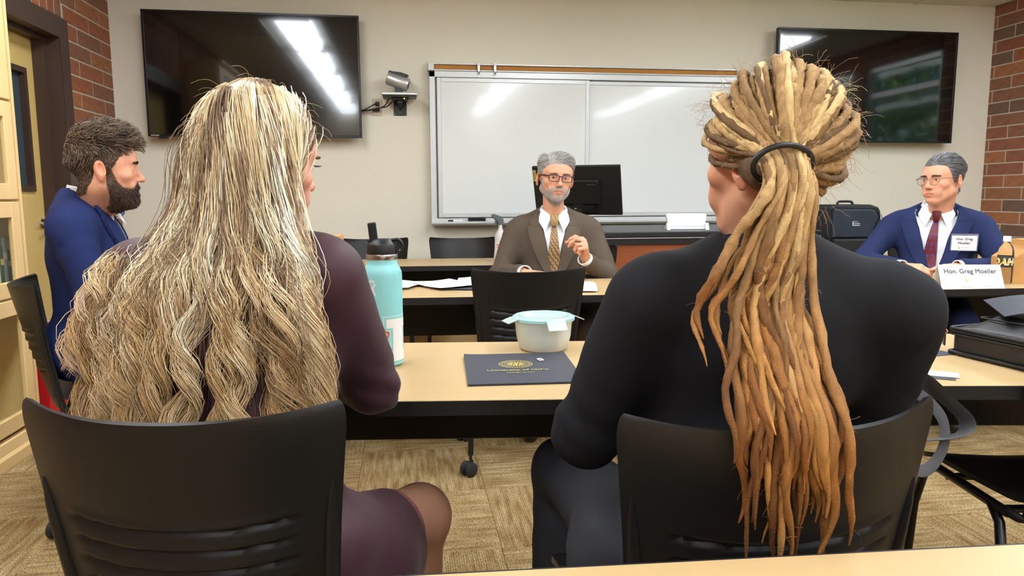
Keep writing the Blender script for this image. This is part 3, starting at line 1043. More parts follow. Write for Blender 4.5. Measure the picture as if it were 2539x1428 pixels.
def put_chair(label, x, y, deg, first=[True]):
    if first[0]:
        chair.location = (x, y, 0); chair.rotation_euler = (0, 0, R(deg)); chair['label'] = label
        first[0] = False
        return chair
    return dup(chair, label, (x, y, 0), R(deg), CH)
put_chair('black slotted plastic chair holding the person in the maroon dress', -0.275, 1.303, -10.4)
put_chair('black slotted plastic chair holding the person in the black jacket', 0.502, 1.142, 1.5)
put_chair('empty black slotted chair standing between the two rows of tables', 0.50, 3.14, 0)
put_chair('black chair holding the person in the blue suit', -1.085, 2.90, -66)
put_chair('black chair behind the farthest table, right one of the two', 0.40, 4.975, 176)
put_chair('black chair behind the farthest table, partly hidden by the turquoise bottle', -0.19, 4.985, 182)
put_chair('black chair holding the person in the brown suit', 0.97, 3.97, 170)
put_chair('black chair holding the person in the navy suit', 2.96, 3.72, 146)
put_chair('empty black chair tucked under the table with the black briefcase', 1.585, 1.52, -9)

# ================================================================== TABLES
M_top = mat('laminate_maple', S(188, 160, 116), 0.36, spec=0.4, var=0.30, scale=(1.6, 16, 16), col2=S(178, 146, 98), detail=5)
M_edge = mat('black_edge', S(22, 21, 21), 0.5)
def make_table(label, length, loc, deg, depth=0.61, inset=0.16):
    """front edge centre at loc; local +y away from the camera"""
    t = thing('table', label, 'table', loc, R(deg), 'training tables')
    h2 = length / 2
    MB().box(-h2 + 0.003, h2 - 0.003, 0.003, depth - 0.003, 0.711, 0.737, 0.0015).build('tabletop', M_top, t)
    mb = MB()
    mb.box(-h2, h2, 0.0, 0.003, 0.706, 0.7362); mb.box(-h2, h2, depth - 0.003, depth, 0.706, 0.7362)
    mb.box(-h2, -h2 + 0.003, 0.003, depth - 0.003, 0.706, 0.7362); mb.box(h2 - 0.003, h2, 0.003, depth - 0.003, 0.706, 0.7362)
    mb.box(-h2 + 0.002, h2 - 0.002, 0.002, depth - 0.002, 0.7045, 0.7105)
    mb.build('edge_band', M_edge, t)
    MB().box(-h2 + 0.09, h2 - 0.09, depth - 0.075, depth - 0.06, 0.475, 0.703, 0.003).build('modesty_panel', M_edge, t)
    MB().box(-h2 + 0.12, h2 - 0.12, 0.22, 0.26, 0.665, 0.703, 0.003).build('beam', M_blackm, t)
    for s in (-1, 1):
        x = s * (h2 - inset)
        l = MB().prism([(depth * 0.42, 0.115), (depth * 0.42, 0.66), (depth * 0.2, 0.703), (depth * 0.86, 0.703), (depth * 0.60, 0.66), (depth * 0.60, 0.115)], 'x', x - 0.02, x + 0.02, 0.004).build('leg', M_blackm, t)
        MB().prism([(0.06, 0.068), (0.06, 0.088), (depth * 0.4, 0.118), (depth * 0.62, 0.118), (depth - 0.06, 0.088), (depth - 0.06, 0.068)], 'x', x - 0.025, x + 0.025, 0.004).build('foot', M_blackm, l)
        caster(t, x, 0.085, 0.6, l); caster(t, x, depth - 0.085, 2.2, l)
    return t
def tb(label, x0, y0, x1, y1, depth=0.61, inset=0.16):
    L_ = math.hypot(x1 - x0, y1 - y0)
    return make_table(label, L_, ((x0 + x1) / 2, (y0 + y1) / 2, 0), math.degrees(math.atan2(y1 - y0, x1 - x0)), depth, inset)
tb('maple topped table before the two people seen from behind, holding the turquoise bottle', -0.625, 1.5395, 1.075, 1.342)
tb('maple topped table holding the black briefcase at the right', 1.09, 1.412, 2.90, 1.13, 0.61, 0.05)
tb('maple topped table in front of the person in the brown suit', -0.72, 3.063, 1.10, 2.957)
tb('maple topped table with the name card in front of the person in the navy suit', 1.50, 2.932, 3.33, 2.825)
tb('farthest maple topped table, with two black chairs behind it', -0.86, 4.475, 0.96, 4.367, 0.53)
tb('maple topped table behind the person in the navy suit, below the right television', 2.72, 4.26, 4.52, 4.16, 0.55)
tb('nearest maple topped table across the bottom edge of the photograph', -0.35, 0.18, 1.47, 0.082)

# ================================================================== TEACHER'S DESK
M_cherry = mat('cherry_veneer', S(158, 86, 44), 0.4, var=0.7, scale=(2.2, 12, 18), col2=S(118, 58, 28), detail=6)
d = thing('teaching_desk', 'cherry veneer teaching desk with a black top in front of the whiteboard', 'desk', (0, 0, 0))
dx0, dx1, dy0, dy1, dz = 1.14, 2.62, 4.30, 5.35, 0.932
MB().box(dx0, dx1, dy0, dy1, dz - 0.035, dz, 0.006, 2).build('desktop', mat('black_laminate', S(26, 26, 28), 0.4), d)
MB().box(dx0 + 0.004, dx1 - 0.004, dy0 + 0.002, dy1 - 0.004, dz - 0.04, dz - 0.035).build('trim_line', M_alu, d)
MB().box(dx0 + 0.01, dx1 - 0.01, dy0 + 0.01, dy1 - 0.01, dz - 0.075, dz - 0.04).build('apron', M_edge, d)
MB().box(dx0 + 0.03, dx1 - 0.03, dy0 + 0.03, dy0 + 0.055, 0.06, dz - 0.075).build('front_panel', M_cherry, d)
for x in (dx0 + 0.03, dx1 - 0.055):
    MB().box(x, x + 0.025, dy0 + 0.055, dy1 - 0.03, 0.06, dz - 0.075).build('side_panel', M_cherry, d)
MB().box(dx0 + 0.05, dx1 - 0.05, dy0 + 0.05, dy1 - 0.05, 0.0, 0.06).build('kick_base', M_edge, d)

# monitor seen from the back
M_dark = mat('monitor_plastic', S(24, 23, 22), 0.5)
mo = thing('monitor', 'black computer monitor seen from behind on the teaching desk', 'monitor', (1.11, 4.62, 0.932), R(-27))
tilt = Matrix.Translation((0, 0.0, 0.255)) @ Matrix.Rotation(R(20), 4, 'X')
MB().box(-0.285, 0.285, -0.012, 0.012, -0.165, 0.165, 0.005, 2, M=tilt).build('casing', M_dark, mo)
MB().box(-0.277, 0.277, 0.0122, 0.0128, -0.157, 0.157, M=tilt).build('screen', M_screen, mo)
MB().box(-0.13, 0.15, -0.032, -0.010, -0.085, 0.075, 0.006, 2, M=tilt).build('rear_housing', M_black, mo)
MB().box(-0.08, 0.11, -0.0335, -0.030, -0.135, -0.09, M=tilt).build('port_strip', M_black, mo)
for i, px in enumerate((-0.05, -0.02, 0.0, 0.03, 0.06, 0.09)):
    MB().box(px, px + 0.014, -0.0355, -0.033, -0.118, -0.108, M=tilt).build('port', mat('port_yellow', S(150, 160, 60), 0.5) if i == 1 else M_blackm, mo)
MB().box(-0.03, 0.03, 0.02, 0.05, 0.02, 0.20, 0.008, M=Matrix.Rotation(R(6), 4, 'X')).build('stand', M_dark, mo)
MB().box(-0.12, 0.12, -0.06, 0.12, 0.0, 0.016, 0.006).build('stand_foot', M_dark, mo)
lab = MB().box(-0.280, -0.260, -0.0135, -0.0122, 0.068, 0.142, M=tilt).build('label_sticker', mat('gold_label', S(196, 164, 84), 0.5), mo)
ink = mat('dark_ink', S(40, 38, 36), 0.7)
place_text('Lenovo', 0.0175, ink, tilt @ basis((-0.2705, -0.0138, 0.105), (0, 0, -1), (1, 0, 0)), lab)
place_text('ThinkVision', 0.011, mat('grey_ink', S(112, 100, 94), 0.6), tilt @ basis((0.098, -0.0325, 0.048), (1, 0, 0), (0, 0, 1)), mo)

# white video phone
ph = thing('video_phone', 'white desktop video phone seen from behind on the teaching desk', 'phone', (1.825, 4.56, 0.932), R(-8))
tl = Matrix.Rotation(R(-14), 4, 'X')
MB().prism([(-0.118, 0.018), (0.118, 0.018), (0.132, 0.09), (0.130, 0.102), (0.124, 0.105), (-0.124, 0.105), (-0.130, 0.102), (-0.132, 0.09)], 'y', -0.012, 0.012, 0.005, 2, M=tl).build('casing', M_white, ph)
MB().box(-0.12, 0.12, 0.0122, 0.0128, 0.022, 0.098, M=tl).build('screen', M_screen, ph)
for s in (-1, 1):
    MB().prism([(-0.05, 0.0), (0.05, 0.0), (0.045, 0.006), (0.0, 0.03), (-0.03, 0.045)], 'x', s * 0.125 - 0.012, s * 0.125 + 0.012, 0.003).build('foot', M_white, ph)
MB().box(-0.113, 0.113, -0.02, 0.02, 0.0, 0.018, 0.004).build('base_bar', M_white, ph)
gi = mat('logo_grey', S(140, 142, 146), 0.6)
lg = MB()
for i, hh in enumerate((0.003, 0.006, 0.003, 0.006, 0.003)):
    lg.box(-0.008 + i * 0.004 - 0.0006, -0.008 + i * 0.004 + 0.0006, -0.0128, -0.0122, 0.066, 0.066 + hh, M=tl)
lgo = lg.build('logo', gi, ph)
place_text('cisco', 0.011, gi, tl @ basis((0, -0.0126, 0.059), (1, 0, 0), (0, 0, 1)), lgo)
# ================================================================== PEOPLE: GENERAL BUILDERS
def lerp(a, b, t): return a + (b - a) * t
def nv(v): v = np.array(v, float); return v / np.linalg.norm(v)
def c3(r, g, b): return np.array(S(r, g, b)[:3])
def vnoise(P, f, seed=0):
    """cheap smooth noise in about [-1,1]"""
    r_ = np.random.default_rng(seed)
    out = np.zeros(len(P))
    for i in range(6):
        k = r_.normal(size=3); k *= f * (0.6 + 0.25 * i) / np.linalg.norm(k)
        out += np.sin(P @ k + r_.uniform(0, 6.28)) / 6 * 1.7
    return out
def xf(M, P):
    A = np.array(M)
    return P @ A[:3, :3].T + A[:3, 3]
def join_vf(parts):
    Vs, Fs, Cs, n = [], [], [], 0
    for V, F, Cc in parts:
        Vs.append(V); Fs.append(F + n); Cs.append(Cc); n += len(V)
    return np.concatenate(Vs), np.concatenate(Fs), np.concatenate(Cs)

def head_theta(P): return np.degrees(np.arctan2(np.abs(P[:, 0]), -(P[:, 1] - 0.0)))
HAIRLINE = ([0, 25, 42, 55, 66, 76, 84, 96, 112, 126, 150, 180], [0.066, 0.066, 0.060, 0.046, 0.014, -0.012, -0.022, 0.018, 0.004, -0.042, -0.070, -0.078])
def hair_mask(P, line=HAIRLINE, soft=0.004):
    th = head_theta(P)
    z = np.interp(th, line[0], line[1])
    return np.clip((P[:, 2] - z) / soft + 0.5, 0, 1)
def beard_mask(P, full=1.0):
    th = head_theta(P)
    up = np.interp(th, [0, 10, 22, 32, 45, 58, 68, 76, 86, 90], [-0.047, -0.047, -0.052, -0.066, -0.064, -0.050, -0.026, -0.004, 0.006, -0.3])
    lo = np.interp(th, [0, 40, 70, 90], [-0.150, -0.140, -0.118, -0.05])
    m = np.clip((up - P[:, 2]) / 0.014 + 0.5, 0, 1) * np.clip((P[:, 2] - lo) / 0.01 + 0.5, 0, 1)
    # bare lips and the skin just under them at the sides
    lip = ((P[:, 0] / 0.026) ** 2 + ((P[:, 2] + 0.0715) / 0.0085) ** 2) < 1
    bare = (np.abs(np.abs(P[:, 0]) - 0.017) < 0.009) & (np.abs(P[:, 2] + 0.083) < 0.006) & (full < 0.9)
    m = np.where((lip | bare) & (P[:, 1] < -0.05), 0, m)
    return m

def head_sdf(p, vox=0.002):
    """head facing -y, eye line at z=0; returns verts, faces. p: dict of small shape changes"""
    w = p.get('w', 1.0); jaw = p.get('jaw', 1.0)
    nk = p.get('neck', (0, 0.055, -0.22)); nr = p.get('neck_r', 0.056)
    ex_ = [max(0.0, abs(nk[i]) + nr + 0.03 - 0.105) for i in (0, 1)]
    g = SDF((-0.105 - ex_[0], -0.135 - max(0, ex_[1] if nk[1] < 0 else 0), min(-0.235, nk[2] - 0.02)), (0.105 + ex_[0], 0.125 + (ex_[1] if nk[1] > 0 else 0), 0.14), vox)
    g.ell((0, 0.010, 0.034), (0.0755 * w, 0.098, 0.086), 0.0)
    g.ell((0, -0.028, 0.022), (0.066 * w, 0.062, 0.062), 0.03)
    g.ell((0, -0.030, -0.050), (0.0575 * w * jaw, 0.058, 0.066), 0.035)
    for s in (-1, 1):
        g.cone((s * 0.053 * w * jaw, -0.004, -0.060), (s * 0.020, -0.066, -0.102), 0.017, 0.013, 0.025)
        g.ell((s * 0.043 * w, -0.060, -0.026), (0.022, 0.021, 0.017), 0.022)
        g.ell((s * 0.026, -0.078, -0.062), (0.022, 0.014, 0.022), 0.02)
    g.ell((0, -0.072, -0.103), (0.023, 0.018, 0.016), 0.025)
    g.cone((-0.034, -0.079, 0.019), (0.034, -0.079, 0.019), 0.0105, 0.0105, 0.018)
    g.ell((0, -0.083, -0.068), (0.026, 0.014, 0.017), 0.014)
    # neck
    g.cone((0, 0.022, -0.060), nk, nr, nr + 0.004, 0.03)
    g.cone((0, -0.030, -0.112), (nk[0] * 0.7, nk[1] * 0.7 - 0.03, nk[2] * 0.8), 0.018, 0.02, 0.03)
    # eye sockets, eyeball mounds with slits
    for s in (-1, 1):
        g.ell((s * 0.0315, -0.098, -0.001), (0.019, 0.018, 0.0125), 0.014, cut=True)
        g.ell((s * 0.0315, -0.0745, -0.001), (0.0155, 0.0145, 0.0135), 0.006)
        op = p.get('eye_open', 0.0046)
        g.ell((s * 0.0315, -0.0905, -0.0015), (0.0130, 0.0125, op), 0.0015, cut=True)
    # nose
    nl = p.get('nose', 1.0)
    g.cone((0, -0.085, 0.006), (0, -0.1015 - 0.006 * nl, -0.034), 0.0075, 0.0105, 0.012)
    g.ell((0, -0.1035 - 0.006 * nl, -0.036), (0.0105, 0.0095, 0.0085), 0.006)
    for s in (-1, 1):
        g.ell((s * 0.0125, -0.0955, -0.0385), (0.0075, 0.0105, 0.0075), 0.006)
        g.ell((s * 0.0065, -0.1005, -0.0465), (0.0035, 0.0055, 0.0035), 0.002, cut=True)
    # lips
    g.cone((-0.017, -0.0885, -0.0675), (0.017, -0.0885, -0.0675), 0.0042, 0.0042, 0.006)
    g.ell((0, -0.0945, -0.0665), (0.012, 0.0055, 0.0042), 0.005)
    g.ell((0, -0.0925, -0.0765), (0.0165, 0.0075, 0.0055), 0.006)
    g.cone((-0.021, -0.0945, -0.0722), (0.021, -0.0945, -0.0722), 0.0016, 0.0016, 0.0025, cut=True)
    g.cone((-0.012, -0.0995, -0.0716), (0.012, -0.0995, -0.0716), 0.0018, 0.0018, 0.0025, cut=True)
    # ears
    for s in (-1, 1):
        ex = s * (0.0765 * w)
        g.ell((ex + s * 0.004, 0.014, -0.012), (0.0085, 0.0185, 0.031), 0.005, rot=(R(-12), 0, R(s * 22)))
        g.ell((ex + s * 0.004, 0.010, -0.040), (0.006, 0.009, 0.010), 0.005)
        g.ell((ex + s * 0.0120, 0.010, -0.008), (0.0080, 0.0115, 0.020), 0.002, rot=(R(-12), 0, R(s * 22)), cut=True)
    V, F = g.mesh()
    return smooth_v(V, F, 1, 0.4), F

def grow(root, d0, length, steps, flow, keep=0.6, push=None, wob=0.0, seed=1):
    """strands as (n,steps+1,3): start along d0, bend to flow(P,t)"""
    r_ = np.random.default_rng(seed)
    n = len(root)
    P = [root.copy()]
    d = d0.copy()
    for i in range(steps):
        fl = flow(P[-1], i / steps)
        d = d * keep + fl * (1 - keep) + r_.normal(size=(n, 3)) * wob
        d /= np.maximum(np.linalg.norm(d, axis=1, keepdims=True), 1e-9)
        q = P[-1] + d * (length / steps)[:, None]
        if push is not None:
            for c, r in push:
                e = (q - c) / r
                k = np.linalg.norm(e, axis=1, keepdims=True)
                q = np.where(k < 1, c + e / np.maximum(k, 1e-6) * r, q)
        P.append(q)
    return np.stack(P, 1)

M_skin = mat('skin', S(205, 150, 120), 0.48, spec=0.35, attr='Col', bump=0.10, bscale=700, sss=0.06)
M_hair = mat('hair', S(90, 70, 55), 0.42, spec=0.45, attr='Col')
M_eye = mat('eye', S(230, 225, 220), 0.12, attr='Col', coat=0.5)
M_lens_g = mat('spectacle_glass', S(250, 250, 250), 0.0, trans=1.0, ior=1.05)

def make_head(person, M, shape, skin, hair=None, beard=None, iris=(90, 100, 110), gaze=(0, 0), hline=HAIRLINE, extra_cols=None):
    """returns coloured head part (world verts) and adds eyes; hair / beard = rgb under-colour or None"""
    V, F = head_sdf(shape, shape.get('vox', 0.0027))
    N = normals_v(V, F)
    col = np.tile(c3(*skin), (len(V), 1))
    n1 = vnoise(V, 90, 3) * 0.05 + vnoise(V, 260, 5) * 0.03
    col *= (1 + n1)[:, None]
    red = c3(*skin) * np.array([1.0, 0.70, 0.66])
    def blend(mask, rgb, a=1.0):
        nonlocal col
        m = (mask * a)[:, None]
        col = col * (1 - m) + np.array(rgb) * m
    ch = np.exp(-(((np.abs(V[:, 0]) - 0.042) / 0.018) ** 2 + ((V[:, 2] + 0.035) / 0.018) ** 2)) * (V[:, 1] < -0.03)
    ns = np.exp(-((V[:, 0] / 0.016) ** 2 + ((V[:, 2] + 0.036) / 0.016) ** 2)) * (V[:, 1] < -0.085)
    er = (np.abs(V[:, 0]) > 0.077) & (V[:, 1] > -0.02) & (V[:, 1] < 0.045) & (V[:, 2] < 0.03) & (V[:, 2] > -0.055)
    blend(ch, red, 0.45); blend(ns, red, 0.4); blend(er.astype(float), red, 0.5)
    lip = np.clip(1.35 - ((V[:, 0] / 0.024) ** 2 + ((V[:, 2] + 0.0718) / 0.0085) ** 2), 0, 1) * (V[:, 1] < -0.07)
    blend(np.clip(lip * 2, 0, 1), c3(*skin) * np.array([0.82, 0.50, 0.50]), 0.8)
    eyl = np.exp(-(((np.abs(V[:, 0]) - 0.0315) / 0.016) ** 2 + ((V[:, 2] + 0.001) / 0.009) ** 2)) * (V[:, 1] < -0.06)
    blend(eyl, c3(*skin) * np.array([0.80, 0.66, 0.62]), 0.55)
    ear_zone = er
    if beard is not None:
        bm = beard_mask(V, shape.get('beard_full', 1.0)) * (1 - ear_zone)
        blend(np.clip(bm, 0, 1), c3(*beard), shape.get('beard_a', 0.85))
    if hair is not None:
        hm = hair_mask(V, hline) * (1 - ear_zone)
        blend(hm, c3(*hair), 0.95)
    if extra_cols is not None:
        col = extra_cols(V, col)
    W_ = xf(M, V)
    # eyeballs
    for s in (-1, 1):
        b = SDF((-0.016,) * 3, (0.016,) * 3, 0.0016)
        b.ell((0, 0, 0), (0.0121, 0.0121, 0.0121), 0)
        ev, ef = b.mesh()
        ev = ev / np.linalg.norm(ev, axis=1, keepdims=True) * 0.0121
        g = nv((gaze[0], -1, gaze[1]))
        a = np.degrees(np.arccos(np.clip(ev @ g / 0.0121, -1, 1)))
        ec = np.tile(c3(206, 196, 190), (len(ev), 1))
        ec[a < 30] = c3(*iris); ec[(a < 30) & (a > 24)] = c3(*iris) * 0.5
        ec[a < 12] = c3(12, 11, 12)
        me = mesh_np('eye', xf(M, ev + np.array([s * 0.0315, -0.0755, -0.001])), ef, True, ec)
        obj('eye', me, M_eye, person)
    return V, F, N, W_, col

def head_roots(V, F, N, mask, n, seed=2):
    """random points on the head mesh where mask > 0.5, area weighted"""
    r_ = np.random.default_rng(seed)
    fm = mask[F].mean(1)
    a = np.linalg.norm(np.cross(V[F[:, 2]] - V[F[:, 0]], V[F[:, 3]] - V[F[:, 1]]), axis=1) * (fm > 0.5)
    idx = r_.choice(len(F), n, p=a / a.sum())
    w = r_.dirichlet([1, 1, 1, 1], n)
    P = (V[F[idx]] * w[:, :, None]).sum(1)
    Q = (N[F[idx]] * w[:, :, None]).sum(1)
    return P, Q / np.linalg.norm(Q, axis=1, keepdims=True)

def add_strands(person, name, M, P, r0, r1, rgb_list, seed=5, tip=1.0):
    """P in head space; per-strand colour from rgb_list"""
    r_ = np.random.default_rng(seed)
    n, k, _ = P.shape
    rad = np.linspace(1, 0, k)[None, :] ** 0.6 * (r0 - r1) + r1
    rad = np.repeat(rad, n, 0)
    pal = np.array([c3(*c) for c in rgb_list])
    cc = pal[r_.integers(0, len(pal), n)] * (0.85 + 0.3 * r_.random(n))[:, None]
    cols = cc[:, None, :] * np.linspace(1, tip, k)[None, :, None]
    sc_ = float(np.linalg.norm(np.array(M)[:3, 0]))
    return strands(name, xf(M, P.reshape(-1, 3)).reshape(n, k, 3), rad * sc_, cols, M_hair, person)

def brows(person, M, V, F, N, rgb, thick=1.0, n=260, arch=0.003):
    bv = BVHTree.FromPolygons(V.tolist(), F.tolist())
    for s in (-1, 1):
        r_ = np.random.default_rng(11 + s)
        P, D = [], []
        for i in range(n // 2):
            t = r_.random()
            x = s * (0.013 + 0.036 * t)
            z = 0.0155 + arch * math.sin(t * 2.6) + r_.normal() * 0.0016 * thick
            h = bv.ray_cast(Vector((x, -0.2, z)), Vector((0, 1, 0)))
            if h[0] is None: continue
            P.append(np.array(h[0])); D.append(nv((s * (0.6 + 0.4 * t), -0.35, 0.5 - 0.6 * t)))
        P = np.array(P); D = np.array(D)
        Q = grow(P, D, np.full(len(P), 0.008), 3, lambda p, t: D, 0.8, wob=0.08)
        add_strands(person, 'eyebrow', M, Q, 0.0006, 0.0003, rgb)

def body_part(prims, lo, hi, vox, rgb, M=None):
    g = SDF(lo, hi, vox)
    for p in prims:
        getattr(g, p[0])(*p[1:])
    V, F = g.mesh()
    V = smooth_v(V, F, 1, 0.4)
    if M is not None: V = xf(M, V)
    return V, F, np.tile(c3(*rgb), (len(V), 1))

def hand_vf(wrist, Yd, Zd, left, curls, thumb, size=1.0, rgb=(205, 150, 120), vox=0.0022, fore=None, spread=0.06):
    """hand: wrist point, Yd wrist->knuckles, Zd back of hand; curls = 4 x (mcp,pip,dip) degrees; thumb = 3 direction vectors in hand frame"""
    Y = nv(Yd); Z = np.array(Zd, float); Z -= Y * (Z @ Y); Z = nv(Z)
    X = np.cross(Y, Z) * (1 if left else -1)     # towards the thumb
    wrist = np.array(wrist, float)
    T_ = lambda p: wrist + size * (X * p[0] + Y * p[1] + Z * p[2])
    lo = wrist - 0.17 * size; hi = wrist + 0.17 * size
    g = SDF(lo, hi, vox)
    s = size
    # palm
    bases = [(0.030, 0.088, 0.002), (0.010, 0.092, 0.004), (-0.010, 0.087, 0.002), (-0.028, 0.079, -0.002)]
    for i, b in enumerate(bases):
        g.cone(T_((b[0] * 0.55, 0.008, 0)), T_(b), 0.0165 * s, 0.0125 * s, 0.012)
    g.ell(T_((0.020, 0.035, -0.010)), np.array([0.018, 0.026, 0.016]) * s, 0.012)
    if fore is not None: g.cone(T_((0, 0.01, 0)), fore, 0.023 * s, 0.030 * s, 0.015)
    lens = [(0.041, 0.025, 0.019), (0.045, 0.029, 0.020), (0.041, 0.027, 0.019), (0.032, 0.020, 0.017)]
    nails = []
    for i, b in enumerate(bases):
        p = np.array(b); a = 0.0
        sp = (1.5 - i) * spread
        rr = [0.0092, 0.0084, 0.0076, 0.0064] if i < 3 else [0.008, 0.0073, 0.0066, 0.0056]
        for j in range(3):
            a += R(curls[i][j])
            q = p + lens[i][j] * np.array([math.sin(sp) * math.cos(a), math.cos(a) * math.cos(sp), -math.sin(a)])
            g.cone(T_(p), T_(q), rr[j] * s, rr[j + 1] * s, 0.004 if j else 0.008)
            if j == 2: nails.append((T_(q), X * 0 + Y * math.sin(a) + Z * math.cos(a), Y * math.cos(a) - Z * math.sin(a)))
            p = q
    p = np.array([0.026, 0.022, -0.008])
    for j, d in enumerate(thumb):
        L_ = (0.042, 0.032, 0.026)[j]
        q = p + nv(d) * L_
        g.cone(T_(p), T_(q), (0.0145, 0.0108, 0.0098)[j] * s, (0.0108, 0.0098, 0.0078)[j] * s, 0.006)
        p = q
    V, F = g.mesh()
    col = np.tile(c3(*rgb), (len(V), 1)) * (1 + vnoise(V, 120, 4) * 0.06)[:, None]
    for (t, up, fw) in nails:
        d = V - (t - fw * 0.004)
        m = (np.linalg.norm(d, axis=1) < 0.0085) & ((d @ up) > 0.0035)
        col[m] = c3(*rgb) * np.array([1.05, 0.92, 0.9])
    kn = c3(*rgb) * np.array([1.0, 0.8, 0.76])
    for b in bases:
        d = np.linalg.norm(V - T_(b), axis=1)
        m = np.exp(-(d / 0.014) ** 2)[:, None] * 0.5
        col = col * (1 - m) + kn * m
    return V, F, col

def cloth(person, name, V, F, m, smooth_it=1, wr=0.0, wf=40, seed=1, creases=None):
    """cloth mesh with gentle folds along the normal"""
    V = smooth_v(V, F, smooth_it, 0.5)
    if wr or creases is not None:
        N = normals_v(V, F)
        d = np.zeros(len(V))
        if wr: d += wr * vnoise(V, wf, seed) + 0.5 * wr * vnoise(V, wf * 2.2, seed + 9)
        if creases is not None: d += creases(V)
        V = V + N * d[:, None]
    return obj(name, mesh_np(name, V, F, True), m, person), V, F

def patch(person, name, A, B, bvh, dirv, off, th, m, nu=24, nvv=6, colfn=None, back=0.4, roll=(1.0, 1.0)):
    """strip between polylines A and B (n,3 arrays in space), thrown onto bvh along dirv; off above the surface"""
    A = bez(A, nu); B = bez(B, nu)
    t = np.linspace(0, 1, nvv + 1)
    P = A[:, None, :] * (1 - t)[None, :, None] + B[:, None, :] * t[None, :, None]
    d = Vector(nv(dirv))
    Q = P.copy()
    miss = []
    for i in range(P.shape[0]):
        for j in range(P.shape[1]):
            o_ = Vector(P[i, j]) - d * back
            h = bvh.ray_cast(o_, d)
            if h[0] is None or (h[0] - Vector(P[i, j])).length > 0.15:
                h = bvh.find_nearest(Vector(P[i, j]))
            q = h[0] - d * (off * (roll[0] + (roll[1] - roll[0]) * j / max(P.shape[1] - 1, 1)))
            Q[i, j] = q
    n0, n1 = Q.shape[:2]
    back_ = Q + np.array(d) * th
    V = np.concatenate([Q.reshape(-1, 3), back_.reshape(-1, 3)])
    n = n0 * n1
    i = np.arange(n0 - 1)[:, None] * n1 + np.arange(n1 - 1)[None, :]
    q = np.stack([i, i + n1, i + n1 + 1, i + 1], -1).reshape(-1, 4)
    Fs = [q, q[:, ::-1] + n]
    for ids in (np.arange(n1), np.arange(n0)[::-1] * n1, (n0 - 1) * n1 + np.arange(n1)[::-1], np.arange(n0) * n1 + n1 - 1):
        a, b = ids[:-1], ids[1:]
        Fs.append(np.stack([a, b, b + n, a + n], 1))
    cols = None
    if colfn is not None:
        U, W2 = np.meshgrid(np.linspace(0, 1, n0), t, indexing='ij')
        c = colfn(U, W2).reshape(-1, 3)
        cols = np.concatenate([c, c])
    me = mesh_np(name, V, np.concatenate(Fs), True, cols)
    me.set_sharp_from_angle(angle=R(50))
    return obj(name, me, m, person)

def sheet(person, name, A, B, m, nu=20, nvv=4, th=0.003, bulge=0.0, cols=None):
    """free strip between two polylines, with thickness"""
    A = bez(A, nu); B = bez(B, nu)
    def fn(U, V):
        t = V[..., None]
        iu = (U * nu).round().astype(int)
        p = A[iu] * (1 - t) + B[iu] * t
        return p
    V, F = shell_grid(fn, nu + 1, nvv + 1, th)
    me = mesh_np(name, V, F, True)
    me.set_sharp_from_angle(angle=R(50))
    return obj(name, me, m, person)

def bvh_of(V, F): return BVHTree.FromPolygons(V.tolist(), F.tolist())
# ================================================================== SUITED MEN
def fabric(name, rgb, rgb2, sc=900, rough=0.85, sheen=0.0, bump=0.12):
    return mat(name, S(*rgb), rough, spec=0.25, var=0.5, scale=(sc, sc, sc * 0.6), col2=S(*rgb2), sheen=sheen, bump=bump, bscale=1200)
M_shirt = mat('white_shirt', S(236, 238, 243), 0.8, spec=0.2, bump=0.1, bscale=900)
M_goldlug = mat('button', S(60, 52, 46), 0.4)

def head_matrix(loc, yaw, pitch, roll, s):
    return Matrix.Translation(loc) @ Matrix.Rotation(R(yaw), 4, 'Z') @ Matrix.Rotation(R(pitch), 4, 'X') @ Matrix.Rotation(R(roll), 4, 'Y') @ Matrix.Scale(s, 4)

def settle(person, parts_skip=()):
    L_ = person.location.copy()
    inv = (Matrix.Translation(L_) @ Matrix.Rotation(person.rotation_euler.z, 4, 'Z')).inverted()
    def rec(o, top):
        for ch in o.children:
            if top: ch.matrix_parent_inverse = inv
            rec(ch, False)
    rec(person, True)

def neck_to(MH, world):
    p = MH.inverted() @ Vector(world)
    return (p.x, p.y, p.z)

def torso_prims(g, e=0.0, k=0.05, wide=1.0, belly=1.0):
    g.ell((0, 0.0, 0.87), (0.172 * wide + e, 0.120 + e, 0.165 + e), k)
    g.ell((0, -0.012, 0.70), (0.165 * wide + e, 0.125 * belly + e, 0.16 + e), k)
    g.ell((0, 0.02, 0.53), (0.185 * wide + e, 0.15 + e, 0.12 + e), k)
    g.cone((-0.150 * wide, 0.018, 0.975), (0.150 * wide, 0.018, 0.975), 0.060 + e, 0.060 + e, k)
    for s in (-1, 1):
        g.cone((s * 0.14 * wide, 0.025, 0.985), (s * 0.035, 0.035, 1.055), 0.045 + e, 0.040 + e, k)

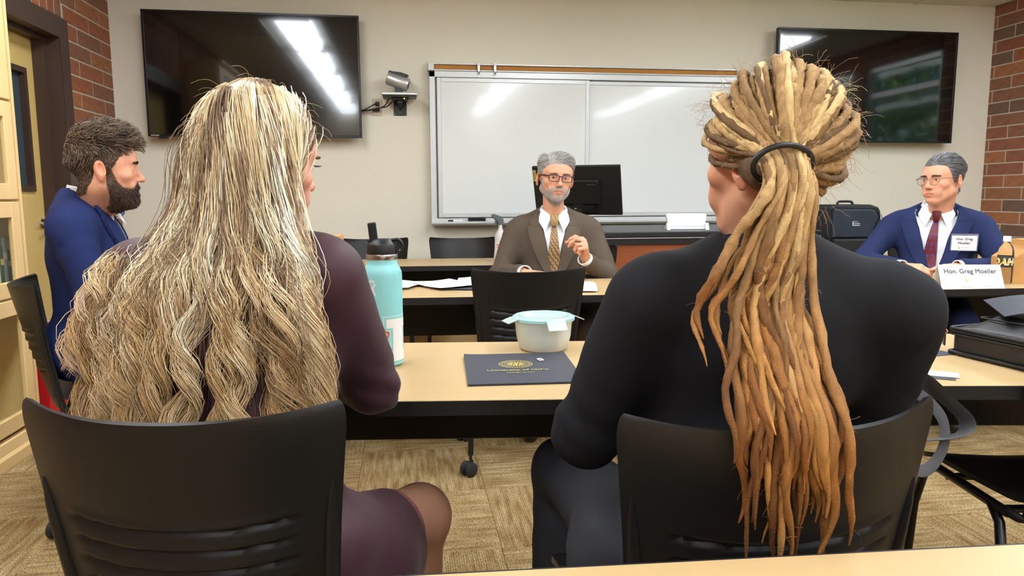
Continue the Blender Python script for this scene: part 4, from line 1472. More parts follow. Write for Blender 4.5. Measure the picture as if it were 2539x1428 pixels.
def suit(person, MP, spec):
    """jacket, shirt, trousers, lapels, collar, tie in a local frame facing -y (origin on the floor under the seat).
    spec: mats, arms (shoulder, elbow, wrist lists), legs, v (bottom z of the opening), v_top half width"""
    wide = spec.get('wide', 1.0); belly = spec.get('belly', 1.0)
    arms, legs = spec['arms'], spec['legs']
    lo, hi = (-0.55, -0.75, 0.0), (0.55, 0.32, 1.16)
    # jacket
    g = SDF((-0.5, -0.62, 0.42), (0.5, 0.30, 1.14), 0.0082)
    torso_prims(g, 0.012, 0.05, wide, belly)
    for a in arms:
        g.cone(a[0], a[1], 0.070, 0.056, 0.045)
        g.cone(a[1], a[2], 0.058, 0.044, 0.02)
    vz, vw, vx = spec['v'], spec['vw'], spec.get('vx', 0.0)
    def cut(f, X, Y, Z):
        w = (Z - vz) / (1.04 - vz) * vw
        d = np.maximum(np.abs(X - vx * (1 - (Z - vz) / (1.04 - vz))) - w, Y - 0.0) * 0.9 + 0 * Z
        d = np.maximum(d, vz - Z)
        return np.maximum(f, -d)
    g.apply(cut)
    def neck(f, X, Y, Z):
        nx_, ny_ = spec.get('neck_at', (0.0, 0.0))
        d = np.sqrt(((X - nx_) / 0.074) ** 2 + ((Y - ny_) / 0.078) ** 2) - 1 + 0 * Z
        d = np.maximum(d * 0.07, 1.015 - Z)
        return np.maximum(f, -d)
    g.apply(neck)
    for a in arms:   # sleeve end
        dv = nv(np.array(a[2]) - np.array(a[1]))
        e = np.array(a[2]) - dv * 0.0
        sl, (X, Y, Z) = g._sub(e - 0.09, e + 0.09)
        d = (X - e[0]) * dv[0] + (Y - e[1]) * dv[1] + (Z - e[2]) * dv[2]
        near = (X - e[0]) ** 2 + (Y - e[1]) ** 2 + (Z - e[2]) ** 2 < 0.075 ** 2
        g.f[sl] = np.where(near, np.maximum(g.f[sl], d.astype(np.float32)), g.f[sl])
    V, F = g.mesh()
    def creases(P):
        out = np.zeros(len(P))
        for a in arms:   # folds across the sleeve near the elbow
            ax = nv(np.array(a[2]) - np.array(a[0]))
            el = np.array(a[1])
            d = np.linalg.norm(P - el, axis=1)
            t = (P - el) @ ax
            out += 0.0065 * np.sin(t * 120 + 3 * np.sin(P[:, 0] * 35 + P[:, 2] * 21)) * np.exp(-(d / 0.085) ** 2)
            sh = np.array(a[0]); d2 = np.linalg.norm(P - sh + np.array([0, 0, 0.06]), axis=1)
            out += 0.0045 * np.sin((P[:, 0] * 60 + P[:, 2] * 90) + 2 * np.sin(P[:, 1] * 40)) * np.exp(-(d2 / 0.07) ** 2)
        return out
    jk, JV, JF = cloth(person, 'jacket', V, F, spec['m_jacket'], 1, 0.0036, 24, 3, creases)
    gt = SDF((-0.32, -0.25, 0.42), (0.32, 0.25, 1.14), 0.010)
    torso_prims(gt, 0.0125, 0.05, wide, belly)
    for a in arms: gt.cone(a[0], np.array(a[0]) * 0.6 + np.array(a[1]) * 0.4, 0.070, 0.06, 0.045)
    JB = bvh_of(*gt.mesh())
    # shirt
    g = SDF((-0.5, -0.75, 0.45), (0.5, 0.28, 1.14), 0.010)
    torso_prims(g, -0.003, 0.05, wide, belly)
    V, F = g.mesh()
    sh_, SV, SF = cloth(person, 'shirt', V, F, M_shirt, 1, 0.0016, 45, 8)
    SB = bvh_of(SV, SF)
    # trousers
    g = SDF((-0.45, -0.75, 0.02), (0.45, 0.30, 0.75), 0.013)
    g.ell((0, 0.02, 0.54), (0.19 * wide, 0.155, 0.115), 0.05)
    for l in legs:
        g.cone(l[0], l[1], 0.088, 0.066, 0.05)
        g.cone(l[1], l[2], 0.066, 0.056, 0.02)
    V, F = g.mesh()
    cloth(person, 'trousers', V, F, spec['m_trousers'], 1, 0.003, 30, 5)
    for l in legs:   # shoes
        a = np.array(l[2]); 
        g = SDF(a - 0.28, a + 0.18, 0.007)
        g.cone((a[0], a[1] + 0.02, 0.045), (a[0], a[1] - 0.15, 0.035), 0.042, 0.036, 0.02)
        g.cone((a[0], a[1] + 0.02, 0.05), (a[0], a[1] + 0.02, a[2] + 0.02), 0.042, 0.04, 0.02)
        g.half((0, 0, 0.004), (0, 0, -1))
        V, F = g.mesh()
        obj('shoe', mesh_np('shoe', V, F), spec.get('m_shoe', M_black), person)
    # lapels
    nx, ny = spec.get('neck_at', (0.0, 0.0))
    for s in (-1, 1):
        def edge(z): return s * ((z - vz) / (1.04 - vz) * vw + 0.003) + vx * (1 - (z - vz) / (1.04 - vz))
        zz = [vz + 0.01, vz + 0.08, vz + 0.17, 0.97, 1.0]
        wd = [0.004, 0.040, 0.066, 0.080, 0.064]
        A = [(edge(z), -0.1, z) for z in zz]
        B = [(edge(z) + s * w_, -0.1, z + dz) for z, w_, dz in zip(zz, wd, (0, 0, 0, 0.018, 0.0))]
        patch(person, 'lapel', A, B, JB, (0, 1, 0), 0.010, 0.012, spec['m_lapel'], 26, 8, roll=(0.35, 1.5))
        A = [(edge(1.003), -0.1, 1.003), (edge(1.02), -0.09, 1.024), (edge(1.035), -0.06, 1.05), (s * 0.078 + nx, ny + 0.0, 1.082)]
        B = [(edge(1.003) + s * 0.058, -0.1, 1.003), (edge(1.02) + s * 0.055, -0.07, 1.024), (edge(1.035) + s * 0.036, -0.04, 1.047), (s * 0.098 + nx, ny + 0.01, 1.068)]
        patch(person, 'jacket_collar', A, B, JB, (0, 1, -0.15), 0.010, 0.012, spec['m_lapel'], 16, 6, roll=(0.5, 1.4))
    # the collar band round the neck
    col_up, col_dn = [], []
    for a in np.linspace(-115, 115, 15):
        r_ = R(a)
        x, y = nx + math.sin(r_) * 0.080, ny + math.cos(r_) * 0.080
        zc = 1.098 - 0.026 * (abs(a) / 115) ** 1.5
        col_up.append((x, y, zc)); col_dn.append((nx + (x - nx) * 1.22, y + 0.022 * math.cos(r_), zc - 0.05))
    sheet(person, 'jacket_neck', col_up, col_dn, spec['m_lapel'], 28, 4, 0.005)
    # shirt collar: two leaves meeting at the tie
    cx = nx
    for s in (-1, 1):
        up, dn = [], []
        for k_ in range(9):
            f = k_ / 8.0
            a = f * R(172)
            rz = 1.112 - 0.056 * f ** 1.6
            up.append((cx + s * 0.066 * math.sin(a), ny + 0.070 * math.cos(a), rz))
            g2 = max(0.0, (f - 0.45) / 0.55) ** 1.8
            sp_ = 0.012 + 0.010 * f
            dn.append((cx + s * ((0.066 + sp_) * math.sin(a) + 0.036 * g2), ny + (0.070 + sp_) * math.cos(a) - 0.020 * g2, rz - 0.042 - 0.045 * g2))
        sheet(person, 'shirt_collar', up, dn, M_shirt, 24, 5, 0.0035)
    MB().lathe([(0.0735, 0.975), (0.069, 1.0), (0.0645, 1.045), (0.0630, 1.064), (0.0600, 1.064), (0.0610, 1.0)], 32, Matrix.Translation((cx, ny, 0)), False, False).build('collar_band', M_shirt, person, True, 50)
    # tie
    kx = cx
    fy = ny - 0.078
    kv, kf = [], []
    for i, (hw, z, yy_, th) in enumerate(((0.017, 1.060, fy + 0.006, 0.010), (0.022, 1.050, fy - 0.006, 0.014), (0.021, 1.030, fy - 0.012, 0.016), (0.016, 1.008, fy - 0.014, 0.013), (0.012, 0.997, fy - 0.010, 0.008))):
        for q in range(12):
            a = 2 * PI * q / 12
            kv.append((kx + hw * math.cos(a), yy_ + th * math.sin(a), z))
    for i in range(4):
        for q in range(12):
            kf.append((i * 12 + q, i * 12 + (q + 1) % 12, i * 12 + 12 + (q + 1) % 12, i * 12 + 12 + q))
    kv = np.array(kv); U_ = (1.06 - kv[:, 2]) / 0.063; W2_ = (kv[:, 0] - kx) / 0.044 + 0.5
    obj('tie_knot', mesh_np('tie_knot', kv, np.array(kf), True, spec['knotcol'](U_[:, None], W2_[:, None])[:, 0]), spec['m_tie'], person)
    bx = spec.get('tie_dx', 0.0)
    A = [(kx - 0.011, -0.1, 1.0), (kx - 0.021 + bx * 0.3, -0.1, 0.93), (kx - 0.033 + bx * 0.7, -0.1, 0.80), (kx - 0.038 + bx, -0.1, 0.68)]
    B = [(kx + 0.011, -0.1, 1.0), (kx + 0.021 + bx * 0.3, -0.1, 0.93), (kx + 0.033 + bx * 0.7, -0.1, 0.80), (kx + 0.038 + bx, -0.1, 0.68)]
    patch(person, 'tie', A, B, SB, (0, 1, 0), spec.get('tie_off', 0.012), 0.006, spec['m_tie'], 110, 30, spec['tiecol'])
    # cuffs
    for a in arms:
        dv = nv(np.array(a[2]) - np.array(a[1]))
        w_ = np.array(a[2])
        Mc = basis(w_, np.cross(dv, nv((0.3, 0.9, 0.31))), np.cross(dv, np.cross(dv, nv((0.3, 0.9, 0.31)))))
        MB().lathe([(0.036, -0.03), (0.037, 0.022), (0.033, 0.022), (0.032, -0.03)], 24, Mc, False, False).build('shirt_cuff', M_shirt, person, True, 40)
    # body under the clothes
    parts = [body_part([('ell', (0, 0, 0.86), (0.15 * wide, 0.098, 0.15), 0.05), ('ell', (0, -0.01, 0.70), (0.145 * wide, 0.10, 0.15), 0.05), ('ell', (0, 0.02, 0.54), (0.165, 0.13, 0.10), 0.05),
                        ('cone', (-0.15 * wide, 0.018, 0.965), (0.15 * wide, 0.018, 0.965), 0.048, 0.048, 0.05)]
                       + [('cone', (0, 0.02, 0.97), (spec['neck_at'][0], spec['neck_at'][1], 1.055), 0.052, 0.050, 0.03)]
                       + [q for a in arms for q in (('cone', a[0], a[1], 0.05, 0.042, 0.03), ('cone', a[1], a[2], 0.042, 0.027, 0.02))]
                       + [q for l in legs for q in (('cone', l[0], l[1], 0.072, 0.052, 0.04), ('cone', l[1], l[2], 0.05, 0.036, 0.02))],
                       (-0.55, -0.75, 0.02), (0.55, 0.30, 1.16), 0.012, spec['skin'])]
    for ch in person.children:
        ch.data.transform(MP)
    return [(xf(MP, V), F, c) for V, F, c in parts]

def wire(pts, r, n=8): return MB().tube(pts, r, n)

# ------------------------------------------------------------------ person in the brown suit, facing the camera
sp = thing('person', 'person in brown suit and gold patterned tie, facing the camera with one hand raised', 'person', (0.79, 3.82, 0))
MPs = Matrix.Translation((0.79, 3.82, 0)) @ Matrix.Rotation(R(-9), 4, 'Z')
SKIN_S = (214, 158, 128)
m_br = fabric('brown_wool', (92, 80, 68), (74, 64, 55))
m_brl = fabric('brown_wool_lapel', (94, 82, 70), (78, 67, 57))
def tie_gold(U, W_):
    # columns of pale leaf shapes on a bronze ground with dark leaf tips
    v = U * 12.0
    out = np.zeros(U.shape + (3,))
    x = W_ * 5.0 + 0.18 * np.sin(v * PI * 2 * 0.5)
    fx = x - np.floor(x)
    ph = (np.floor(x) % 2) * 0.5
    fv = (v + ph) - np.floor(v + ph)
    g_ = np.clip(np.abs(fx - 0.5 - 0.22 * np.sin(fv * 2 * PI)) * 4.2, 0, 1)
    a = c3(206, 174, 124); b = c3(122, 92, 56); k_ = c3(34, 28, 24)
    out[:] = a * (1 - g_[..., None]) + b * g_[..., None]
    dark = (np.abs(fx - 0.42 - 0.25 * (fv - 0.5)) < 0.16 * np.sin(np.clip((fv - 0.36) / 0.30, 0, 1) * PI)) & (fv > 0.36) & (fv < 0.66)
    out[dark] = k_
    return out
def knot_gold(U, W_):
    s = np.sin((U * 3 + W_ * 1.5) * 9)[..., None]
    return c3(190, 156, 104) * (0.75 + 0.25 * s)
m_tie_s = mat('gold_silk', S(190, 150, 96), 0.45, attr='Col', spec=0.4)
arms_s = [[(-0.195, 0.02, 0.955), (-0.285, -0.06, 0.735), (-0.16, -0.30, 0.775)],
          [(0.195, 0.02, 0.955), (0.285, -0.09, 0.715), (0.152, -0.245, 0.835)]]
legs_s = [[(-0.10, -0.02, 0.53), (-0.13, -0.42, 0.52), (-0.13, -0.40, 0.10)], [(0.10, -0.02, 0.53), (0.14, -0.42, 0.52), (0.14, -0.38, 0.10)]]
parts = suit(sp, MPs, dict(m_jacket=m_br, m_lapel=m_brl, m_trousers=m_br, m_tie=m_tie_s, tiecol=tie_gold, knotcol=knot_gold, arms=arms_s, legs=legs_s,
                           v=0.70, vw=0.072, skin=SKIN_S, neck_at=(0.0, -0.005), tie_dx=-0.004))
MH = head_matrix((0.783, 3.745, 1.247), 3, 3, 4.0, 1.0)
V, F, N, W_, col = make_head(sp, MH, dict(w=1.13, jaw=1.05, nose=1.1, beard_full=0.5, beard_a=0.72, neck=neck_to(MH, MPs @ Vector((0, -0.005, 1.0))), neck_r=0.053), SKIN_S,
                             hair=(150, 144, 138), beard=(176, 166, 158), iris=(96, 96, 92), gaze=(-0.10, -0.02))
parts.append((W_, F, col))
# raised left hand, finger tips and thumb pinched
wr_ = np.array(MPs @ Vector((0.148, -0.255, 0.845)))
hv = hand_vf(wr_, (-0.22, -0.52, 0.82), (0.95, 0.02, 0.22), True, [(50, 54, 26), (58, 58, 28), (74, 78, 40), (80, 82, 42)],
             [(0.45, 0.72, -0.50), (-0.05, 0.72, -0.75), (-0.22, 0.62, -0.80)], 1.06, SKIN_S, fore=wr_ + np.array([0.035, 0.06, -0.06]), spread=0.03)
parts.append(hv)
wl_ = np.array(MPs @ Vector((-0.16, -0.30, 0.775)))
parts.append(hand_vf(wl_, (0.7, -0.7, -0.05), (0, 0, 1), False, [(15, 25, 15)] * 4, [(0.7, 0.7, -0.2), (0.4, 0.9, -0.2), (0.2, 1, -0.2)], 1.05, SKIN_S, 0.003))
Vb, Fb, Cb = join_vf(parts)
obj('body', mesh_np('body', Vb, Fb, True, Cb), M_skin, sp)
# hair: short, combed over from a side parting
HL_S = ([0, 22, 40, 52, 62, 72, 84, 96, 112, 126, 150, 180], [0.072, 0.070, 0.062, 0.052, 0.020, -0.008, -0.024, 0.018, 0.004, -0.042, -0.070, -0.078])
hm = hair_mask(V, HL_S); er_ = (np.abs(V[:, 0]) > 0.079) & (V[:, 2] < 0.02)
P0, N0 = head_roots(V, F, N, hm * (1 - er_), 4600)
top = np.clip((P0[:, 2] - 0.045) / 0.05, 0, 1)
def flow_s(P, t):
    f = np.stack([np.clip((P[:, 0] + 0.050) / 0.025, -0.3, 1.0) * np.clip((P[:, 2] - 0.03) / 0.05, 0, 1), 0.55 + 0 * P[:, 0], -0.75 * (1 - np.clip((P[:, 2] - 0.06) / 0.05, 0, 1)) + 0.0], 1)
    return f / np.linalg.norm(f, axis=1, keepdims=True)
Q = grow(P0, N0 * 0.55 + np.array([0.25, -0.1, 0.1]), 0.012 + 0.030 * top, 5, flow_s, 0.62, [(np.array([0, 0.010, 0.036]), np.array([0.0775, 0.1005, 0.0885]))], 0.06)
add_strands(sp, 'hair', MH, Q, 0.00072, 0.00045, [(176, 172, 166), (150, 144, 138), (196, 192, 186), (120, 112, 104), (206, 203, 198)])
bm_ = beard_mask(V, 0.5)
P0, N0 = head_roots(V, F, N, bm_ * (V[:, 1] < 0.02) * (np.abs(V[:, 0]) < 0.078), 4200, 4)
Q = grow(P0, N0 + np.array([0, -0.1, -0.5]), rng.uniform(0.002, 0.005, len(P0)), 3, lambda p, t: np.tile(nv((0, -0.2, -1)), (len(p), 1)), 0.75, None, 0.10)
side_c = [(226, 222, 216), (206, 198, 190), (186, 174, 164), (214, 208, 202), (140, 118, 102)]
add_strands(sp, 'beard', MH, Q, 0.00045, 0.00025, side_c)
brows(sp, MH, V, F, N, [(150, 132, 116), (120, 104, 92)], 1.0, 240)
# spectacles
gl = bpy.data.objects.new('spectacles', None); C.objects.link(gl); gl.parent = sp
m_gl = mat('burgundy_frame', S(62, 24, 28), 0.3)
for s in (-1, 1):
    ring = []
    for a in np.linspace(0, 2 * PI, 29)[:-1]:
        ca, sa = math.cos(a), math.sin(a)
        x = s * 0.0335 + 0.0265 * np.sign(ca) * abs(ca) ** 0.45
        z = -0.004 + 0.0155 * np.sign(sa) * abs(sa) ** 0.5
        ring.append(xf(MH, np.array([[x, -0.1075 + 0.16 * abs(x) ** 1.6, z]]))[0])
    MB().tube(ring + ring[:2], 0.0020, 6, False).build('rim', m_gl, gl, True)
    cen = sum(ring) / len(ring)
    me = mesh_np('lens', np.array(ring + [cen]), np.array([(i, (i + 1) % 28, 28, 28) for i in range(28)])[:, :3])
    obj('lens', me, mat('lens_s%d' % s, S(245, 240, 238), 0.0, trans=1.0, ior=1.02), gl)
    tp = [xf(MH, np.array([p]))[0] for p in ((s * 0.060, -0.1035, 0.006), (s * 0.073, -0.092, 0.008), (s * 0.083, -0.03, 0.008), (s * 0.084, 0.012, 0.004))]
    MB().tube(tp, [0.0042, 0.0038, 0.003, 0.003], 8).build('temple', m_gl, gl, True, 60)
MB().tube([xf(MH, np.array([p]))[0] for p in ((-0.0085, -0.107, 0.004), (0, -0.110, 0.006), (0.0085, -0.107, 0.004))], 0.0026, 8).build('bridge', m_gl, gl, True)
settle(sp)

# ------------------------------------------------------------------ person in the navy suit with a name badge
SKIN_J = (222, 164, 134)
ju = thing('person', 'person in navy suit and dark red tie wearing a clear name badge', 'person', (2.80, 3.56, 0))
MPj = Matrix.Translation((2.80, 3.53, 0.018)) @ Matrix.Rotation(R(-38), 4, 'Z')
m_nv = fabric('navy_wool', (38, 48, 88), (29, 38, 70))
m_nvl = fabric('navy_wool_lapel', (40, 50, 91), (31, 40, 73))
def tie_red(U, W_):
    # dark red ground with small blue scales of justice in rows
    out = np.tile(c3(104, 30, 38), U.shape + (1,))
    v = U * 7.0; x = (W_ - 0.5) * (0.5 + 0.5 * U) * 3.0
    row = np.floor(v)
    fx = x + 0.5 * (row % 2); fx = fx - np.floor(fx) - 0.5
    fv = v - row - 0.5
    blue = c3(66, 66, 132)
    m = (np.abs(fx) < 0.045) & (np.abs(fv) < 0.30)
    m |= (np.abs(fv + 0.22) < 0.05) & (np.abs(fx) < 0.27)
    m |= (np.abs(fv - 0.28) < 0.05) & (np.abs(fx) < 0.18)
    m |= ((np.abs(np.abs(fx) - 0.25) < 0.07) & (np.abs(fv + 0.06) < 0.05))
    out[m] = blue
    return out
m_tie_j = mat('red_silk', S(104, 30, 38), 0.45, attr='Col', spec=0.4)
arms_j = [[(-0.205, 0.015, 0.955), (-0.335, -0.16, 0.775), (-0.150, -0.345, 0.772)],
          [(0.205, 0.015, 0.955), (0.315, -0.12, 0.765), (0.115, -0.285, 0.775)]]
parts = suit(ju, MPj, dict(m_jacket=m_nv, m_lapel=m_nvl, m_trousers=m_nv, m_tie=m_tie_j, tiecol=tie_red, arms=arms_j, legs=legs_s, wide=0.99, belly=1.05,
                           v=0.68, vw=0.10, skin=SKIN_J, neck_at=(0.0, -0.005), tie_dx=-0.03, knotcol=lambda U, W_: np.tile(c3(100, 30, 40), U.shape + (1,))))
MHj = head_matrix((2.757, 3.450, 1.231), -74, 3, -1.0, 1.04)
HL_J = ([0, 22, 40, 52, 62, 72, 84, 96, 112, 126, 150, 180], [0.066, 0.068, 0.066, 0.056, 0.024, -0.004, -0.018, 0.018, 0.004, -0.042, -0.070, -0.078])
V, F, N, W_, col = make_head(ju, MHj, dict(w=1.0, jaw=1.04, nose=1.0, neck=neck_to(MHj, MPj @ Vector((0, -0.005, 0.99))), neck_r=0.055, eye_open=0.0042), SKIN_J,
                             hair=(112, 112, 116), iris=(84, 74, 62), gaze=(-0.28, 0.0), hline=HL_J)
parts.append((W_, F, col))
hj = np.array(MPj @ Vector((-0.150, -0.345, 0.772)))
parts.append(hand_vf(hj, (0.75, -0.6, -0.05), (0, -0.3, 1), False, [(25, 35, 20)] * 4, [(0.7, 0.7, -0.2), (0.4, 0.9, -0.2), (0.2, 1, -0.2)], 1.05, SKIN_J, 0.003))
hj = np.array(MPj @ Vector((0.115, -0.285, 0.775)))
parts.append(hand_vf(hj, (-0.9, -0.4, -0.03), (0, -0.3, 1), True, [(25, 35, 20)] * 4, [(0.7, 0.7, -0.2), (0.4, 0.9, -0.2), (0.2, 1, -0.2)], 1.05, SKIN_J, 0.003))
Vb, Fb, Cb = join_vf(parts)
obj('body', mesh_np('body', Vb, Fb, True, Cb), M_skin, ju)
hm = hair_mask(V, HL_J); er_ = (np.abs(V[:, 0]) > 0.079) & (V[:, 2] < 0.02)
P0, N0 = head_roots(V, F, N, hm * (1 - er_), 4600)
top = np.clip((P0[:, 2] - 0.03) / 0.05, 0, 1)
frt = np.clip((-P0[:, 1] - 0.01) / 0.06, 0, 1) * top
def flow_j(P, t):
    f = np.stack([np.sign(P[:, 0] - 0.02) * (0.25 + 0.25 * t) + 0 * P[:, 0], 1.0 + 0 * P[:, 0], -0.55 * (1 - np.clip((P[:, 2] - 0.05) / 0.05, 0, 1)) - 1.3 * np.clip((P[:, 1] + 0.0) / 0.08, 0, 1)], 1)
    return f / np.linalg.norm(f, axis=1, keepdims=True)
Q = grow(P0, N0 * 0.40 + np.array([0, 0.15, 0.05]), 0.014 + 0.032 * top, 5, flow_j, 0.55, [(np.array([0, 0.010, 0.038]), np.array([0.079, 0.102, 0.091]))], 0.05)
add_strands(ju, 'hair', MHj, Q, 0.00075, 0.00045, [(128, 128, 132), (96, 94, 96), (152, 154, 160), (112, 108, 106), (170, 172, 178), (84, 78, 76)])
brows(ju, MHj, V, F, N, [(104, 84, 72), (84, 68, 60)], 1.1, 280, 0.002)
gl = bpy.data.objects.new('spectacles', None); C.objects.link(gl); gl.parent = ju
m_gl = mat('thin_wire_frame', S(120, 112, 100), 0.3, metal=0.8)
for s in (-1, 1):
    ring = []
    for a in np.linspace(0, 2 * PI, 29)[:-1]:
        x = s * 0.0345 + 0.0245 * math.cos(a)
        z = -0.006 + 0.0205 * math.sin(a)
        ring.append(xf(MHj, np.array([[x, -0.1065 + 0.2 * abs(x) ** 1.7, z]]))[0])
    MB().tube(ring + ring[:2], 0.0010, 6, False).build('rim', m_gl, gl, True)
    cen = sum(ring) / len(ring)
    me = mesh_np('lens', np.array(ring + [cen]), np.array([(i, (i + 1) % 28, 28, 28) for i in range(28)])[:, :3])
    obj('lens', me, MATS['lens_s1'], gl)
    tp = [xf(MHj, np.array([p]))[0] for p in ((s * 0.059, -0.104, 0.002), (s * 0.074, -0.094, 0.004), (s * 0.0825, -0.03, 0.006), (s * 0.083, 0.008, 0.006))]
    MB().tube(tp, 0.0014, 8).build('temple', m_gl, gl, True, 60)
MB().tube([xf(MHj, np.array([p]))[0] for p in ((-0.0105, -0.1055, 0.001), (0, -0.109, 0.004), (0.0105, -0.1055, 0.001))], 0.001, 8).build('bridge', m_gl, gl, True)
settle(ju)
# ------------------------------------------------------------------ bearded man in the bright blue suit, seen from the side
SKIN_B = (220, 160, 130)
be = thing('person', 'person in blue suit seen in profile at the left, facing right', 'person', (-1.13, 2.84, 0))
MPb = Matrix.Translation((-1.125, 2.84, 0.085)) @ Matrix.Rotation(R(104), 4, 'Z')
m_bl = fabric('blue_wool', (30, 42, 88), (22, 31, 68))
m_bll = fabric('blue_wool_lapel', (32, 44, 91), (24, 33, 71))
m_tie_b = mat('blue_silk', S(70, 92, 130), 0.45, attr='Col', spec=0.4)
def tie_blue(U, W_):
    m = ((np.sin(U * 90) * np.sin(W_ * 26)) > 0.72)[..., None]
    return np.where(m, c3(160, 176, 200), c3(62, 84, 122))
arms_b = [[(-0.20, 0.02, 0.955), (-0.275, -0.06, 0.70), (-0.17, -0.30, 0.665)],
          [(0.20, 0.02, 0.955), (0.275, -0.06, 0.70), (0.17, -0.30, 0.665)]]
legs_b = [[(-0.10, -0.02, 0.45), (-0.13, -0.42, 0.42), (-0.13, -0.40, 0.02)], [(0.10, -0.02, 0.45), (0.14, -0.42, 0.42), (0.14, -0.38, 0.02)]]
parts = suit(be, MPb, dict(m_jacket=m_bl, m_lapel=m_bll, m_trousers=m_bl, m_tie=m_tie_b, tiecol=tie_blue, knotcol=tie_blue, arms=arms_b, legs=legs_b,
                           v=0.70, vw=0.072, skin=SKIN_B, neck_at=(0.0, -0.020), tie_dx=0.0))
MHb = head_matrix((-1.022, 2.765, 1.256), 110, 2, 0, 1.05)
HL_B = ([0, 22, 40, 52, 62, 72, 84, 96, 112, 126, 150, 180], [0.070, 0.068, 0.062, 0.050, 0.024, -0.002, -0.028, 0.020, 0.0, -0.050, -0.090, -0.098])
V, F, N, W_, col = make_head(be, MHb, dict(w=0.98, jaw=1.0, nose=1.1, beard_a=0.78, neck=neck_to(MHb, MPb @ Vector((0, -0.02, 1.0))), neck_r=0.054), SKIN_B,
                             hair=(74, 58, 46), beard=(66, 50, 40), iris=(90, 84, 74), gaze=(0.1, 0.0), hline=HL_B)
parts.append((W_, F, col))
for s, lf in ((-1, False), (1, True)):
    hb = np.array(MPb @ Vector((s * 0.17, -0.30, 0.665)))
    parts.append(hand_vf(hb, np.array(MPb.to_3x3() @ Vector((-s * 0.5, -0.8, -0.25))), (0, 0, 1), lf, [(20, 30, 15)] * 4, [(0.7, 0.7, -0.2), (0.4, 0.9, -0.2), (0.2, 1, -0.2)], 1.05, SKIN_B, 0.003))
Vb, Fb, Cb = join_vf(parts)
obj('body', mesh_np('body', Vb, Fb, True, Cb), M_skin, be)
hm = hair_mask(V, HL_B); er_ = (np.abs(V[:, 0]) > 0.076) & (V[:, 2] < 0.022) & (V[:, 1] < 0.05) & (V[:, 1] > -0.02)
P0, N0 = head_roots(V, F, N, hm * (1 - er_), 4800)
top = np.clip((P0[:, 2] - 0.040) / 0.045, 0, 1)
back = np.clip((P0[:, 1] - 0.02) / 0.05, 0, 1) * np.clip((P0[:, 2] + 0.03) / 0.06, 0, 1)
cl = vnoise(P0, 210, 21)                       # neighbouring hairs curl together
cl2 = vnoise(P0, 170, 22)
def flow_b(P, t):
    f = np.stack([0.85 * np.sin(cl * 7 + t * 8.5), -0.75 * np.clip((P0[:, 2] - 0.02) / 0.05, 0, 1) + 0.35 * (1 - top) + 0.9 * np.cos(cl2 * 6 + t * 8.0) * top,
                  0.85 * np.sin(cl2 * 7 + t * 9.0) * top - 0.8 * (1 - top) + 0.05], 1)
    return f / np.linalg.norm(f, axis=1, keepdims=True)
Q = grow(P0, N0 * 0.9 + np.array([0, -0.2, 0.15]), 0.006 + 0.062 * top + 0.020 * back * (1 - top), 7, flow_b, 0.48, [(np.array([0, 0.012, 0.045]), np.array([0.079, 0.103, 0.096]))], 0.04)
add_strands(be, 'hair', MHb, Q, 0.00095, 0.0005, [(92, 74, 60), (112, 92, 76), (74, 58, 46), (134, 112, 94), (64, 50, 40), (150, 126, 104)])
bm_ = beard_mask(V, 1.0)
P0, N0 = head_roots(V, F, N, bm_ * (V[:, 1] < 0.02) * (np.abs(V[:, 0]) < 0.076), 4800, 4)
ln = 0.005 + 0.011 * np.clip((-P0[:, 2] - 0.045) / 0.06, 0, 1)
Q = grow(P0, N0 + np.array([0, -0.25, -0.5]), ln * rng.uniform(0.7, 1.1, len(P0)), 3, lambda p, t: np.tile(nv((0, -0.4, -1)), (len(p), 1)), 0.7, None, 0.09)
add_strands(be, 'beard', MHb, Q, 0.0007, 0.00035, [(74, 56, 44), (58, 44, 35), (92, 70, 54), (50, 38, 31), (112, 82, 60)])
brows(be, MHb, V, F, N, [(56, 42, 34), (70, 54, 42)], 1.2, 300)
settle(be)

# ------------------------------------------------------------------ person in the maroon dress, seen from behind
SKIN_W = (222, 166, 142)
bw = thing('person', 'person in maroon dress seen from behind, leaning arms on the near table', 'person', (-0.26, 1.25, 0))
m_dr = mat('maroon_dress', S(66, 38, 46), 0.55, spec=0.3, sheen=0.1, var=0.3, scale=(4, 4, 4), col2=S(54, 31, 38), bump=0.12, bscale=900)
g = SDF((-0.66, 1.02, 0.10), (0.20, 1.76, 1.16), 0.0075)
g.ell((-0.235, 1.235, 0.545), (0.185, 0.145, 0.12), 0.05)
g.ell((-0.262, 1.250, 0.72), (0.150, 0.110, 0.15), 0.06)
g.ell((-0.282, 1.275, 0.905), (0.168, 0.118, 0.16), 0.06)
g.cone((-0.425, 1.290, 1.015), (-0.145, 1.270, 1.025), 0.056, 0.056, 0.05)
g.cone((-0.41, 1.295, 1.02), (-0.285, 1.325, 1.085), 0.045, 0.05, 0.04)
g.cone((-0.16, 1.275, 1.03), (-0.275, 1.320, 1.085), 0.045, 0.05, 0.04)
for a in ([(-0.128, 1.270, 1.010), (-0.062, 1.395, 0.795), (-0.21, 1.63, 0.785)], [(-0.442, 1.290, 1.000), (-0.520, 1.41, 0.80), (-0.36, 1.64, 0.785)]):
    g.cone(a[0], a[1], 0.063, 0.054, 0.045); g.cone(a[1], a[2], 0.054, 0.036, 0.02)
g.cone((-0.33, 1.25, 0.53), (-0.36, 1.62, 0.53), 0.095, 0.075, 0.05)
g.cone((-0.16, 1.24, 0.53), (-0.02, 1.45, 0.485), 0.095, 0.080, 0.05)
g.cone((-0.06, 1.30, 0.46), (-0.035, 1.32, 0.20), 0.072, 0.055, 0.07)
g.cone((-0.035, 1.37, 0.43), (-0.025, 1.36, 0.20), 0.055, 0.045, 0.05)
